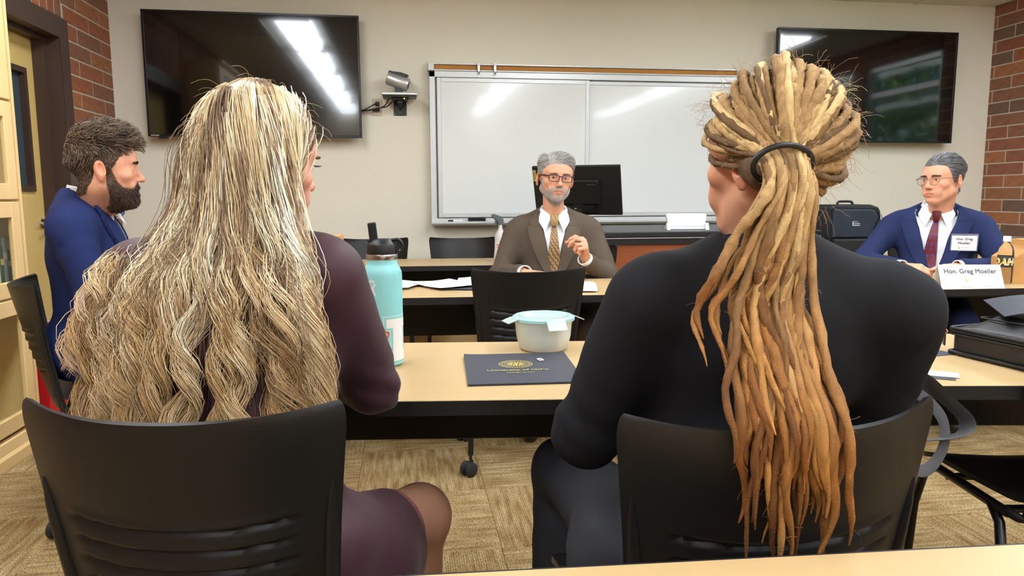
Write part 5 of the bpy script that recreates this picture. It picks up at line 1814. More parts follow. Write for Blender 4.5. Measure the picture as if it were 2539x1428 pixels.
g.cone((-0.20, 1.30, 0.42), (-0.18, 1.36, 0.2), 0.09, 0.08, 0.07)
g.half((-0.03, 1.437, 0.5), nv((0.62, 0.70, 0.10)), 0.01)
V, F = g.mesh()
def dress_folds(P):
    lowp = np.clip((0.52 - P[:, 2]) / 0.25, 0, 1)
    el = np.exp(-(np.linalg.norm(P - np.array([-0.062, 1.395, 0.80]), axis=1) / 0.08) ** 2)
    return 0.006 * lowp * np.sin(P[:, 0] * 55 + P[:, 1] * 38 + P[:, 2] * 6) + 0.004 * el * np.sin(P[:, 2] * 120 + P[:, 0] * 50)
dress, DV, DF = cloth(bw, 'dress', V, F, m_dr, 1, 0.003, 22, 4, dress_folds)
MHw = head_matrix((-0.243, 1.345, 1.220), 129, 9, -5, 0.97)
HL_W = ([0, 20, 45, 60, 75, 84, 92, 112, 126, 150, 180], [0.062, 0.062, 0.052, 0.030, 0.0, -0.02, -0.03, -0.03, -0.05, -0.075, -0.085])
V, F, N, W_, col = make_head(bw, MHw, dict(vox=0.0034, w=0.95, jaw=0.92, nose=0.8, neck=neck_to(MHw, (-0.28, 1.315, 1.02)), neck_r=0.046), SKIN_W, hair=(150, 122, 88), iris=(80, 90, 90), hline=HL_W)
brows(bw, MHw, V, F, N, [(120, 92, 66)], 0.8, 160)
# lashes of the eye that shows
lp = []
for i in range(26):
    t = -1 + 2 * i / 25.0
    for s in (-1, 1):
        lp.append([(s * (0.0315 + 0.013 * t), -0.0895 + 0.004 * t * t, 0.002 - 0.002 * t * t), (s * (0.0315 + 0.014 * t), -0.0945, 0.002), (s * (0.0315 + 0.0155 * t), -0.0985, 0.0045)])
for s_i in (0, 1):
    Q = np.array(lp[s_i::2], float)
    add_strands(bw, 'eyelashes', MHw, Q, 0.00035, 0.00015, [(30, 24, 22)])
parts = [(W_, F, col)]
parts.append(body_part([('ell', (-0.235, 1.235, 0.55), (0.16, 0.12, 0.10), 0.05), ('ell', (-0.262, 1.25, 0.72), (0.13, 0.09, 0.14), 0.05), ('ell', (-0.282, 1.275, 0.90), (0.145, 0.095, 0.14), 0.05),
                        ('cone', (-0.42, 1.29, 1.005), (-0.15, 1.27, 1.015), 0.042, 0.042, 0.04), ('cone', (-0.28, 1.315, 1.0), (-0.27, 1.33, 1.10), 0.046, 0.044, 0.03),
                        ('cone', (-0.13, 1.27, 1.0), (-0.062, 1.395, 0.795), 0.045, 0.040, 0.03), ('cone', (-0.062, 1.395, 0.795), (-0.21, 1.63, 0.785), 0.04, 0.025, 0.02),
                        ('cone', (-0.44, 1.29, 1.0), (-0.52, 1.41, 0.80), 0.045, 0.040, 0.03), ('cone', (-0.52, 1.41, 0.80), (-0.36, 1.64, 0.785), 0.04, 0.025, 0.02)],
                       (-0.62, 1.05, 0.40), (0.1, 1.72, 1.16), 0.010, SKIN_W))
TIGHTS = (186, 138, 114)
parts.append(body_part([('cone', (-0.16, 1.24, 0.53), (0.020, 1.520, 0.470), 0.075, 0.064, 0.04), ('ell', (0.024, 1.53, 0.465), (0.058, 0.058, 0.060), 0.03), ('cone', (0.020, 1.53, 0.45), (0.005, 1.53, 0.10), 0.058, 0.036, 0.03),
                        ('ell', (0.010, 1.515, 0.31), (0.05, 0.055, 0.11), 0.03),
                        ('cone', (-0.33, 1.25, 0.53), (-0.36, 1.66, 0.52), 0.075, 0.058, 0.04), ('cone', (-0.36, 1.66, 0.52), (-0.36, 1.62, 0.10), 0.052, 0.034, 0.03),
                        ('cone', (0.005, 1.53, 0.08), (0.015, 1.66, 0.035), 0.036, 0.03, 0.03), ('cone', (-0.36, 1.62, 0.08), (-0.36, 1.76, 0.035), 0.036, 0.03, 0.03)],
                       (-0.50, 1.10, 0.0), (0.16, 1.83, 0.68), 0.009, TIGHTS))
for w0, d0, lf in (((-0.21, 1.63, 0.785), (-0.7, 0.6, -0.05), False), ((-0.36, 1.64, 0.785), (0.6, 0.6, -0.05), True)):
    parts.append(hand_vf(w0, d0, (0, 0, 1), lf, [(18, 25, 15)] * 4, [(0.7, 0.7, -0.2), (0.4, 0.9, -0.2), (0.2, 1, -0.2)], 0.9, SKIN_W, 0.003))
Vb, Fb, Cb = join_vf(parts)
obj('body', mesh_np('body', Vb, Fb, True, Cb), M_skin, bw)
# lace edge of the dress above the knee
DB = bvh_of(DV, DF)
lace = mat('lace', S(150, 96, 92), 0.8, var=0.8, scale=(260, 260, 260), col2=S(70, 40, 46))
rim = []
for a in np.linspace(-150, 100, 26):
    axd = nv((0.62, 0.70, 0.10)); e1 = nv(np.cross(axd, (0, 0, 1))); e2 = np.cross(e1, axd)
    rim.append(np.array([-0.036, 1.436, 0.487]) + 0.0775 * (e1 * math.cos(R(a)) + e2 * math.sin(R(a))))
rim2 = [p + nv((0.62, 0.70, 0.10)) * 0.022 - (p - np.array([-0.036, 1.436, 0.487])) * 0.10 for p in rim]
sheet(bw, 'lace_hem', rim, rim2, lace, 50, 3, 0.002)

# --- hair, grown in world space
def inv_M(M): return np.array(M.inverted())
r_ = np.random.default_rng(42)
hm = hair_mask(V, HL_W)
NG = 270
G0, GN = head_roots(V, F, N, hm, NG, 9)
part_x = 0.012
Gw = xf(MHw, G0)
hc = xf(MHw, np.array([[0, 0.012, 0.036]]))[0]
out = G0.copy(); out[:, 0] -= part_x; out[:, 1] *= 0.55; out[:, 2] = 0
out /= np.maximum(np.linalg.norm(out, axis=1, keepdims=True), 1e-6)
outw = out @ np.array(MHw)[:3, :3].T; outw /= np.maximum(np.linalg.norm(outw, axis=1, keepdims=True), 1e-6)
GNw = GN @ np.array(MHw)[:3, :3].T; GNw /= np.linalg.norm(GNw, axis=1, keepdims=True)
cols_push = [(hc, np.array([0.088, 0.094, 0.096])), (np.array([-0.282, 1.285, 0.895]), np.array([0.188, 0.135, 0.18])), (np.array([-0.265, 1.255, 0.72]), np.array([0.170, 0.128, 0.20])),
             (np.array([-0.42, 1.29, 1.0]), np.array([0.078, 0.075, 0.08])), (np.array([-0.15, 1.275, 1.01]), np.array([0.078, 0.075, 0.08])), (np.array([-0.28, 1.30, 1.03]), np.array([0.15, 0.07, 0.07])),
             (np.array([-0.50, 1.36, 0.86]), np.array([0.072, 0.075, 0.14])), (np.array([-0.085, 1.345, 0.88]), np.array([0.070, 0.072, 0.15]))]
fdir = -np.array(MHw)[:3, 1] / np.linalg.norm(np.array(MHw)[:3, 1])       # where the face looks
def flow_w(P, t):
    f = np.tile(np.array([0, 0, -1.0]), (len(P), 1))
    near = np.clip((P[:, 2] - hc[2] - 0.045) / 0.035, 0, 1)[:, None]
    f = f + outw * near * 1.0
    # keep off the face and fall behind the shoulders
    f = f - fdir * (1.1 * np.clip(((P - hc) @ fdir - 0.005) / 0.05, 0, 1) * (P[:, 2] > 1.10))[:, None]
    z = P[:, 2]
    sp_ = np.clip((P[:, 0] + 0.262) / 0.09, -1, 1)
    band_ = np.clip((1.19 - z) / 0.05, 0, 1) * np.clip((z - 0.98) / 0.06, 0, 1)
    low_ = np.clip((1.02 - z) / 0.06, 0, 1)
    f[:, 0] += band_ * (np.where(sp_ > 0, 0.42, 0.62) * sp_ - 0.06) + low_ * (0.14 * sp_ - 0.03)
    f[:, 1] += -0.55 * band_ + 0.04 * low_
    return f / np.linalg.norm(f, axis=1, keepdims=True)
lenw = r_.uniform(0.44, 0.57, NG)
# sideways crown hair is slightly shorter near the face
STEPS = 26
_e = (Gw - hc) / np.array([0.088, 0.094, 0.096]); Gw = hc + _e / np.linalg.norm(_e, axis=1, keepdims=True) * np.array([0.0875, 0.0935, 0.0955])
Gp = grow(Gw, outw * 0.9 + GNw * 0.1, lenw, STEPS, flow_w, 0.45, cols_push, 0.0)
# smooth along the strand
for _ in range(9):
    Gp[:, 1:-1] = 0.25 * Gp[:, :-2] + 0.5 * Gp[:, 1:-1] + 0.25 * Gp[:, 2:]
s_len = np.linspace(0, 1, STEPS + 1)[None, :] * lenw[:, None]
# neighbouring guides gather into locks that wave together
KL = 44
mid_p = Gp[:, int(STEPS * 0.55)]
cidx = [0]; dd_ = np.linalg.norm(mid_p - mid_p[0], axis=1)
for _ in range(KL - 1):
    k_ = int(np.argmax(dd_ * r_.uniform(0.6, 1.0, NG))); cidx.append(k_); dd_ = np.minimum(dd_, np.linalg.norm(mid_p - mid_p[k_], axis=1))
own = np.argmin(np.linalg.norm(mid_p[:, None] - mid_p[cidx][None], axis=2), axis=1)
env = np.clip((s_len - 0.10) / 0.22, 0, 1)
for k_ in range(KL):
    m_ = own == k_
    if m_.sum() < 2: continue
    cen = Gp[m_].mean(0)
    Gp[m_] = Gp[m_] + (cen - Gp[m_]) * (0.74 * env[m_][:, :, None])
lph = r_.uniform(0, 6.28, KL); lwl = r_.uniform(0.115, 0.16, KL); lam = r_.uniform(0.010, 0.020, KL)
ph = lph[own] + r_.normal(size=NG) * 0.35
wl_len = lwl[own] * r_.uniform(0.95, 1.05, NG)
amp = lam[own] * r_.uniform(0.8, 1.2, NG)
env = np.clip((s_len - 0.12) / 0.20, 0, 1)
ang = s_len / wl_len[:, None] * 2 * PI + ph[:, None]
Gp[:, :, 0] += np.sin(ang) * env * amp[:, None]
Gp[:, :, 1] -= (np.cos(ang) * 0.5 + 0.5) * env * amp[:, None] * 1.1
# strands around the guides
pal_light = np.array([c3(244, 230, 194), c3(232, 212, 168), c3(250, 240, 214), c3(220, 194, 146)])
pal_dark = np.array([c3(138, 112, 84), c3(118, 92, 68), c3(158, 128, 92)])
pal_gold = np.array([c3(214, 172, 110), c3(194, 148, 90), c3(224, 190, 132)])
PER = 23
n = NG * PER
gi_ = np.repeat(np.arange(NG), PER)
P = Gp[gi_].copy()
t = np.linspace(0, 1, STEPS + 1)
a_ = r_.uniform(0, 2 * PI, n); rr = np.sqrt(r_.uniform(0, 1, n)) * r_.uniform(0.7, 1.2, n)
wid = 0.0048 + 0.0040 * np.clip(1 - t / 0.15, 0, 1) + 0.0060 * np.sin(np.clip(t * 1.15, 0, 1) * PI) ** 0.8 + 0.002 * t
loose = (r_.random(n) < 0.06)
ox = np.cos(a_) * rr; oy = np.sin(a_) * rr
tw = ang[gi_] * 0.35
off_x = ox[:, None] * np.cos(tw) - oy[:, None] * np.sin(tw)
off_y = ox[:, None] * np.sin(tw) + oy[:, None] * np.cos(tw)
mul = np.where(loose, 2.2, 1.0)[:, None]
P[:, :, 0] += off_x * wid * mul * 1.25
P[:, :, 1] += off_y * wid * 0.75 - 0.002
P[:, :, 2] += (r_.normal(size=n) * 0.006)[:, None] * t
P += (np.sin(t * 23)[None, :, None] * r_.normal(size=(n, 1, 3)) + np.sin(t * 41 + 1)[None, :, None] * r_.normal(size=(n, 1, 3)) * 0.5) * 0.0006 * mul[:, :, None]
kind = r_.normal(size=KL)[own] * 0.8 + r_.normal(size=NG) * 0.5
base = np.where((kind > -0.9)[:, None], pal_light[r_.integers(0, 4, NG)], pal_dark[r_.integers(0, 3, NG)])
bc_ = base[gi_] * (0.8 + 0.4 * r_.random(n))[:, None]
mixd = r_.random(n) < 0.11
bc_[mixd] = pal_dark[r_.integers(0, 3, mixd.sum())]
gold = pal_gold[r_.integers(0, 3, n)] * (0.85 + 0.3 * r_.random(n))[:, None]
tt = np.clip((t - 0.45) / 0.45, 0, 1)[None, :, None]
colr = bc_[:, None, :] * (1 - 0.75 * tt) + gold[:, None, :] * 0.75 * tt
rootd = np.clip(1 - t / 0.06, 0, 1)[None, :, None] * 0.30
colr = colr * (1 - rootd) + c3(120, 94, 70) * rootd
rad = np.repeat(((0.00056 + 0.00026 * np.clip((0.5 - t) / 0.2, 0, 1)) * np.clip((1 - t) / 0.12, 0.25, 1))[None, :], n, 0)
M_blonde = mat('blonde_hair', S(200, 170, 120), 0.34, spec=0.55, attr='Col')
strands('hair', P, rad, np.clip(colr * np.array([1.04, 1.04, 1.10]), 0, 0.95), M_blonde, bw)
# closed layer of hair lying on the skull under the strands
gcap = SDF(hc - 0.125, hc + 0.125, 0.005)
gcap.ell(hc, (0.0855, 0.0915, 0.0935), 0)
gcap.cone(hc + np.array([0, -0.02, -0.03]), hc + np.array([-0.03, -0.03, -0.11]), 0.074, 0.07, 0.03)
gcap.half(hc + fdir * 0.058, nv(fdir + np.array([0, 0, -0.62])), 0.015)
Vc, Fc = gcap.mesh()
ccap = np.tile(c3(206, 184, 142), (len(Vc), 1)) * (1 + 0.16 * vnoise(Vc * np.array([1, 1, 0.12]), 420, 3) + 0.1 * vnoise(Vc * np.array([1, 1, 0.1]), 900, 5))[:, None]
obj('hair_cap', mesh_np('hair_cap', Vc, Fc, True, np.clip(ccap, 0, 0.9)), M_blonde, bw)
# straighter darker hair underneath
NU = 600
U0, UN = head_roots(V, F, N, hm * (V[:, 2] < 0.05), NU, 13)
Uw = xf(MHw, U0)
outs, outw = outw, None
o2 = U0.copy(); o2[:, 0] -= part_x; o2[:, 2] = 0; o2 /= np.maximum(np.linalg.norm(o2, axis=1, keepdims=True), 1e-6)
outw = o2 @ np.array(MHw)[:3, :3].T
Up = grow(Uw, UN @ np.array(MHw)[:3, :3].T, r_.uniform(0.30, 0.46, NU), 20, flow_w, 0.62, [(c, r * 0.94) for c, r in cols_push], 0.012, 3)
tu = np.linspace(0, 1, 21)
Up[:, :, 0] += np.sin(tu * 9)[None] * (r_.normal(size=NU) * 0.004)[:, None]
cu_ = pal_dark[r_.integers(0, 3, NU)] * (0.75 + 0.4 * r_.random(NU))[:, None]
strands('under_hair', Up, np.repeat((0.00045 * np.clip((1 - tu) / 0.2, 0.25, 1))[None, :], NU, 0), np.repeat(cu_[:, None, :], 21, 1), M_blonde, bw)
# fly-away hairs
NFL = 150
P0, N0 = head_roots(V, F, N, hm * (V[:, 2] > 0.02), NFL, 17)
d0 = N0 * 0.8 + r_.normal(size=(NFL, 3)) * 0.5
Q = grow(P0, d0, r_.uniform(0.02, 0.07, NFL), 8, lambda p, t: np.tile(np.array([0, 0.2, -0.9]), (len(p), 1)) + r_.normal(size=(NFL, 3)) * 0.6, 0.8, None, 0.0)
add_strands(bw, 'loose_hair', MHw, Q, 0.0003, 0.0002, [(214, 190, 144), (170, 140, 100)])
settle(bw)

# ------------------------------------------------------------------ woman with blonde dreadlocks in a black jacket, seen from behind
SKIN_D = (206, 150, 120)
dw = thing('person', 'person in black jacket seen from behind, seated right of the dark folder', 'person', (0.56, 1.16, 0))
m_bk = fabric('black_wool', (27, 27, 30), (20, 20, 23), rough=0.85, sheen=0.0, bump=0.08)
m_gr = fabric('charcoal_wool', (52, 53, 58), (42, 43, 47))
g = SDF((0.12, 0.92, 0.42), (1.02, 1.72, 1.16), 0.0075)
g.ell((0.545, 1.165, 0.56), (0.185, 0.150, 0.13), 0.05)
g.ell((0.560, 1.150, 0.72), (0.168, 0.120, 0.15), 0.06)
g.ell((0.585, 1.135, 0.900), (0.190, 0.125, 0.16), 0.06)
g.cone((0.425, 1.125, 0.992), (0.755, 1.085, 0.980), 0.060, 0.060, 0.05)
g.cone((0.44, 1.125, 1.0), (0.560, 1.150, 1.060), 0.045, 0.05, 0.045)
g.cone((0.73, 1.095, 0.99), (0.620, 1.130, 1.060), 0.045, 0.05, 0.045)
for a in ([(0.392, 1.130, 0.972), (0.310, 1.205, 0.745), (0.47, 1.43, 0.775)], [(0.800, 1.075, 0.955), (0.820, 1.16, 0.770), (0.70, 1.38, 0.785)]):
    g.cone(a[0], a[1], 0.072, 0.060, 0.05); g.cone(a[1], a[2], 0.060, 0.042, 0.02)
def nk_(f, X, Y, Z):
    d = np.sqrt(((X - 0.575) / 0.062) ** 2 + ((Y - 1.145) / 0.062) ** 2) - 1 + 0 * Z
    return np.maximum(f, -np.maximum(d * 0.06, 1.03 - Z))
g.apply(nk_)
V, F = g.mesh()
def bl_folds(P):
    e1_ = np.exp(-(np.linalg.norm(P - np.array([0.31, 1.205, 0.76]), axis=1) / 0.09) ** 2)
    e2_ = np.exp(-(np.linalg.norm(P - np.array([0.83, 1.14, 0.78]), axis=1) / 0.09) ** 2)
    s1 = np.exp(-(np.linalg.norm(P - np.array([0.80, 1.05, 0.93]), axis=1) / 0.08) ** 2)
    return 0.003 * (e1_ + e2_) * np.sin(P[:, 2] * 95 + P[:, 0] * 40 + 2 * np.sin(P[:, 1] * 30)) + 0.004 * s1 * np.sin(P[:, 0] * 80 - P[:, 2] * 40)
jk, KV, KF = cloth(dw, 'jacket', V, F, m_bk, 1, 0.0028, 20, 6, bl_folds)
cu_, cd_ = [], []
for a in np.linspace(-140, 140, 21):
    q = R(a)
    x, y = 0.577 + math.sin(q) * 0.068, 1.142 - math.cos(q) * 0.066
    z = 1.092 - 0.022 * (abs(a) / 140) ** 2
    cu_.append((x, y, z)); cd_.append((0.577 + (x - 0.577) * 1.42, 1.142 + (y - 1.142) * 1.30, z - 0.055))
sheet(dw, 'jacket_collar', cu_, cd_, m_bk, 36, 5, 0.006)
g = SDF((0.22, 0.95, 0.02), (0.92, 1.80, 0.72), 0.011)
g.ell((0.53, 1.17, 0.545), (0.205, 0.165, 0.115), 0.05)
g.cone((0.43, 1.20, 0.53), (0.355, 1.60, 0.52), 0.100, 0.072, 0.05); g.cone((0.355, 1.60, 0.52), (0.35, 1.62, 0.10), 0.070, 0.06, 0.02)
g.cone((0.64, 1.18, 0.53), (0.72, 1.58, 0.52), 0.100, 0.072, 0.05); g.cone((0.72, 1.58, 0.52), (0.72, 1.60, 0.10), 0.070, 0.06, 0.02)
g.cone((0.36, 1.24, 0.48), (0.34, 1.28, 0.40), 0.085, 0.05, 0.05)
V, F = g.mesh()
cloth(dw, 'trousers', V, F, m_gr, 1, 0.004, 24, 5)
for x_, y_ in ((0.35, 1.62), (0.72, 1.60)):
    g = SDF((x_ - 0.08, y_ - 0.1, -0.02), (x_ + 0.08, y_ + 0.28, 0.16), 0.006)
    g.cone((x_, y_, 0.045), (x_, y_ + 0.15, 0.035), 0.040, 0.034, 0.02); g.cone((x_, y_, 0.05), (x_, y_, 0.13), 0.042, 0.042, 0.02)
    g.half((0, 0, 0.004), (0, 0, -1))
    V, F = g.mesh()
    obj('shoe', mesh_np('shoe', V, F), M_black, dw)
MHd = head_matrix((0.578, 1.100, 1.212), 180 + 24, 0, 3, 1.04)
HL_D = ([0, 20, 45, 60, 75, 84, 96, 112, 126, 150, 180], [0.062, 0.062, 0.052, 0.030, 0.0, -0.01, 0.012, -0.02, -0.05, -0.070, -0.08])
V, F, N, W_, col = make_head(dw, MHd, dict(vox=0.0034, w=0.96, jaw=0.94, nose=0.8, neck=neck_to(MHd, (0.577, 1.145, 1.0)), neck_r=0.048), SKIN_D, hair=(112, 86, 60), iris=(80, 90, 90), hline=HL_D)
parts = [(W_, F, col)]
parts.append(body_part([('ell', (0.545, 1.165, 0.56), (0.16, 0.12, 0.10), 0.05), ('ell', (0.56, 1.15, 0.72), (0.14, 0.095, 0.14), 0.05), ('ell', (0.585, 1.135, 0.90), (0.155, 0.095, 0.14), 0.05),
                        ('cone', (0.43, 1.125, 0.985), (0.75, 1.085, 0.975), 0.042, 0.042, 0.04), ('cone', (0.577, 1.14, 0.98), (0.577, 1.14, 1.06), 0.046, 0.046, 0.03),
                        ('cone', (0.392, 1.13, 0.965), (0.310, 1.205, 0.745), 0.05, 0.042, 0.03), ('cone', (0.310, 1.205, 0.745), (0.47, 1.43, 0.775), 0.042, 0.026, 0.02),
                        ('cone', (0.80, 1.075, 0.95), (0.82, 1.16, 0.770), 0.05, 0.042, 0.03), ('cone', (0.82, 1.16, 0.770), (0.70, 1.38, 0.785), 0.042, 0.026, 0.02),
                        ('cone', (0.43, 1.20, 0.53), (0.355, 1.60, 0.52), 0.08, 0.056, 0.04), ('cone', (0.355, 1.60, 0.52), (0.35, 1.62, 0.10), 0.052, 0.04, 0.02),
                        ('cone', (0.64, 1.18, 0.53), (0.72, 1.58, 0.52), 0.08, 0.056, 0.04), ('cone', (0.72, 1.58, 0.52), (0.72, 1.60, 0.10), 0.052, 0.04, 0.02)],
                       (0.2, 0.95, 0.04), (0.98, 1.75, 1.12), 0.011, SKIN_D))
for w0, d0, lf in (((0.47, 1.43, 0.775), (0.5, 0.7, -0.05), True), ((0.70, 1.38, 0.785), (-0.5, 0.7, -0.05), False)):
    parts.append(hand_vf(w0, d0, (0, 0, 1), lf, [(18, 25, 15)] * 4, [(0.7, 0.7, -0.2), (0.4, 0.9, -0.2), (0.2, 1, -0.2)], 0.92, SKIN_D, 0.003))
Vb, Fb, Cb = join_vf(parts)
obj('body', mesh_np('body', Vb, Fb, True, Cb), M_skin, dw)

# --- dreadlocks: from the hairline over the skull to the tie, then down the back
M_dread = mat('dreadlock', S(170, 130, 80), 0.75, spec=0.25, attr='Col', bump=0.9, bscale=420)
hr_ = bpy.data.objects.new('hair', None); C.objects.link(hr_); hr_.parent = dw
hcd = xf(MHd, np.array([[0, 0.012, 0.034]]))[0]
tie_c = np.array([0.520, 0.962, 1.192])
r_ = np.random.default_rng(5)
hm = hair_mask(V, HL_D)
cand, cn = head_roots(V, F, N, hm, 1500, 3)
cw = xf(MHd, cand)
# spread the roots evenly (farthest point picking)
pick = [int(np.argmax(cw[:, 2]))]
dmin = np.linalg.norm(cw - cw[pick[0]], axis=1)
for _ in range(111):
    k = int(np.argmax(dmin)); pick.append(k)
    dmin = np.minimum(dmin, np.linalg.norm(cw - cw[k], axis=1))
skr = np.array([0.090, 0.106, 0.098])           # skull with under-layer, in world axes
tdir = nv((tie_c - hcd) / skr)
palA = [c3(166, 132, 88), c3(142, 110, 72), c3(190, 158, 108), c3(112, 86, 58), c3(176, 142, 96)]
palB = [c3(144, 96, 48), c3(124, 78, 36), c3(164, 116, 62), c3(104, 66, 32)]
NS = 66
def tube_np(path, rad, cols, sides=8):
    k = len(path)
    T_ = np.gradient(path, axis=0); T_ /= np.maximum(np.linalg.norm(T_, axis=1, keepdims=True), 1e-9)
    u = np.cross(T_[0], (0.3, 0.8, 0.5)); u = nv(u)
    Us = []
    for i in range(k):
        u = u - T_[i] * (u @ T_[i]); u = nv(u); Us.append(u)
    Us = np.array(Us); Ws = np.cross(T_, Us)
    ang_ = np.arange(sides) * 2 * PI / sides
    V = path[:, None, :] + rad[:, :, None] * (Us[:, None, :] * np.cos(ang_)[None, :, None] + Ws[:, None, :] * np.sin(ang_)[None, :, None])
    i = np.arange(k - 1)[:, None] * sides; j = np.arange(sides)[None, :]; j2 = (j + 1) % sides
    F = np.stack([i + j, i + j2, i + sides + j2, i + sides + j], -1).reshape(-1, 4)
    return V.reshape(-1, 3), F, np.repeat(cols, sides, 0)
fuzzP = []
def down_path(x0, z0, y0, xb, zb, k, amp_, ph_):
    """from the tie down the back and over the chair"""
    t = np.linspace(0, 1, k)
    z = z0 + (zb - z0) * t ** 0.92
    x = x0 + (xb - x0) * np.clip(t * 1.35, 0, 1) ** 1.15 + amp_ * np.sin(t * 9 + ph_) * t + 0.35 * amp_ * np.sin(t * 23 + ph_ * 2) * t
    back_y = np.interp(z, [0.66, 0.80, 0.875, 0.915, 1.0, 1.10, 1.16, 1.2], [0.822, 0.818, 0.815, 0.86, 0.945, 0.950, 0.940, 0.955])
    y = back_y - y0 * (0.4 + 0.6 * np.clip(t * 3, 0, 1)) + 0.004 * np.sin(t * 15 + ph_)
    return np.stack([x, y, z], 1)
for q, k in enumerate(pick):
    root = cw[k]
    if root[2] < hcd[2] - 0.062: continue
    e0 = nv((root - hcd) / skr)
    om = math.acos(float(np.clip(e0 @ tdir, -1, 1)))
    layer = r_.uniform(0.0, 1.0)
    path = []
    kk = 30
    sa = (r_.random() - 0.5) * 0.10
    for i in range(kk):
        t = i / (kk - 1.0)
        if om > 1e-3: e = (math.sin((1 - t) * om) * e0 + math.sin(t * om) * tdir) / max(math.sin(om), 1e-3)
        else: e = e0
        e = nv(e)
        lift = 1.0 + (0.05 + 0.24 * layer) * math.sin(min(t * 1.9, 1.0) * PI * 0.5) * (1 - 0.45 * t) * (0.4 + 0.6 * min(om / 1.2, 1.0))
        path.append(hcd + e * skr * lift + np.array([sa * math.sin(t * 8 + q) * 0.03, 0, sa * math.cos(t * 7 + q) * 0.03]))
    path = np.array(path)
    # place in the ring
    a = math.atan2(e0[2] - tdir[2], e0[0] - tdir[0])
    rr_ = math.sqrt(r_.uniform(0.25, 1.0))
    ringp = tie_c + np.array([math.cos(a) * 0.036 * rr_, -0.002, math.sin(a) * 0.020 * rr_])
    w = np.clip(np.linspace(-0.9, 1, kk), 0, 1)[:, None] ** 1.6
    path = path * (1 - w) + (path + (ringp - path[-1])) * w
    short = (om > 2.55)
    xb = 0.446 + (ringp[0] - tie_c[0]) * 1.05 + r_.normal() * 0.025
    zb = r_.choice([0.72, 0.76, 0.80, 0.84, 0.88, 0.93]) + r_.uniform(-0.03, 0.04)
    dn = down_path(ringp[0], ringp[2] - 0.012, r_.uniform(0.0, 0.035), xb, zb, NS - kk, r_.uniform(0.005, 0.020), r_.uniform(0, 6))
    full = np.concatenate([path, dn])
    for _ in range(3):
        full[1:-1] = 0.25 * full[:-2] + 0.5 * full[1:-1] + 0.25 * full[2:]
    m_ = len(full)
    t = np.linspace(0, 1, m_)
    r0 = r_.uniform(0.0042, 0.0078)
    prof = r0 * (0.85 + 0.15 * np.minimum(t / 0.1, 1)) * np.interp(t, [0, 0.36, 0.46, 0.56, 0.85, 0.95, 1.0], [1, 0.95, 0.72, 0.95, 0.95, 0.6, 0.15])
    rad = prof[:, None] * (1 + 0.13 * np.sin(t * r_.uniform(50, 80) + r_.uniform(0, 6))[:, None] + 0.14 * r_.normal(size=(m_, 8)))
    ca, cb_ = palA[r_.integers(0, 5)], palB[r_.integers(0, 4)]
    if r_.random() < 0.12: ca = c3(206, 176, 124)
    tt_ = np.clip((t - 0.50) / 0.35, 0, 1)[:, None]
    cl_ = (ca * (1 - tt_) + cb_ * tt_) * (0.85 + 0.25 * r_.random((m_, 1)))
    Vt, Ft, Ct = tube_np(full, rad, cl_)
    Ct = Ct * (0.8 + 0.4 * r_.random((len(Ct), 1)))
    o = obj('dreadlock', mesh_np('dreadlock', Vt, Ft, True, Ct), M_dread, hr_)
    ids = r_.integers(2, m_ - 1, 16)
    fuzzP.append((full[ids], prof[ids], cl_[ids]))
# under layer of matted hair at nape and sides
g = SDF((0.44, 0.93, 1.04), (0.74, 1.24, 1.36), 0.006)
g.ell(hcd, skr * np.array([0.985, 0.985, 0.985]), 0)
g.ell(hcd + np.array([-0.008, -0.045, -0.045]), (0.076, 0.062, 0.065), 0.03)
g.cone(hcd + np.array([-0.02, -0.06, -0.02]), tie_c + np.array([0, 0.03, 0]), 0.06, 0.034, 0.03)
fd = -np.array(MHd)[:3, 1]; fd = fd / np.linalg.norm(fd)
g.half(hcd + fd * 0.062 + np.array([0, 0, 0.0]), nv(fd + np.array([0, 0, -0.75])), 0.02)
g.half(hcd + np.array([0, 0, -0.088]), nv(fd * 0.5 + np.array([0, 0, -1])), 0.02)
V2, F2 = g.mesh()
cc2 = np.tile(c3(104, 80, 56), (len(V2), 1)) * (1 + 0.25 * vnoise(V2, 300, 3))[:, None]
obj('matted_hair', mesh_np('matted_hair', V2, F2, True, cc2), M_dread, hr_)
FP = np.concatenate([f[0] for f in fuzzP]); FR = np.concatenate([f[1] for f in fuzzP]); FC = np.concatenate([f[2] for f in fuzzP])
dv_ = r_.normal(size=FP.shape); dv_ /= np.linalg.norm(dv_, axis=1, keepdims=True)
st_ = FP + dv_ * FR[:, None] * 0.7
nF = len(FP)
Qf = grow(st_, dv_, r_.uniform(0.006, 0.022, nF), 4, lambda p, t: dv_ * 0.3 + np.array([0, 0, -0.6]) + r_.normal(size=(nF, 3)) * 0.7, 0.7)
strands('fuzz', Qf, np.full((nF, 5), 0.00022), np.repeat((FC * 1.25)[:, None, :], 5, 1), M_hair, hr_)['kind'] = 'stuff'
NFL = 420
P0, N0 = head_roots(V, F, N, hm, NFL, 23)
Pw = hcd + (xf(MHd, P0) - hcd) * 1.18
Nw = (Pw - hcd) / np.linalg.norm(Pw - hcd, axis=1, keepdims=True)
Qf = grow(Pw, Nw + r_.normal(size=(NFL, 3)) * 0.5, r_.uniform(0.015, 0.05, NFL), 7, lambda p, t: np.array([0, 0, -0.35]) + r_.normal(size=(NFL, 3)) * 0.8, 0.75)
strands('loose_hair', Qf, np.full((NFL, 8), 0.00024), np.repeat(np.tile(c3(176, 146, 104), (NFL, 1))[:, None, :], 8, 1), M_hair, hr_)['kind'] = 'stuff'
ring = [tie_c + np.array([math.cos(a) * 0.043, -0.004 - 0.012 * math.sin(a), math.sin(a) * 0.026]) for a in np.linspace(0, 2 * PI, 33)]
MB().tube(ring, 0.0042, 8, False).build('hair_tie', M_black, dw, True)
settle(dw)
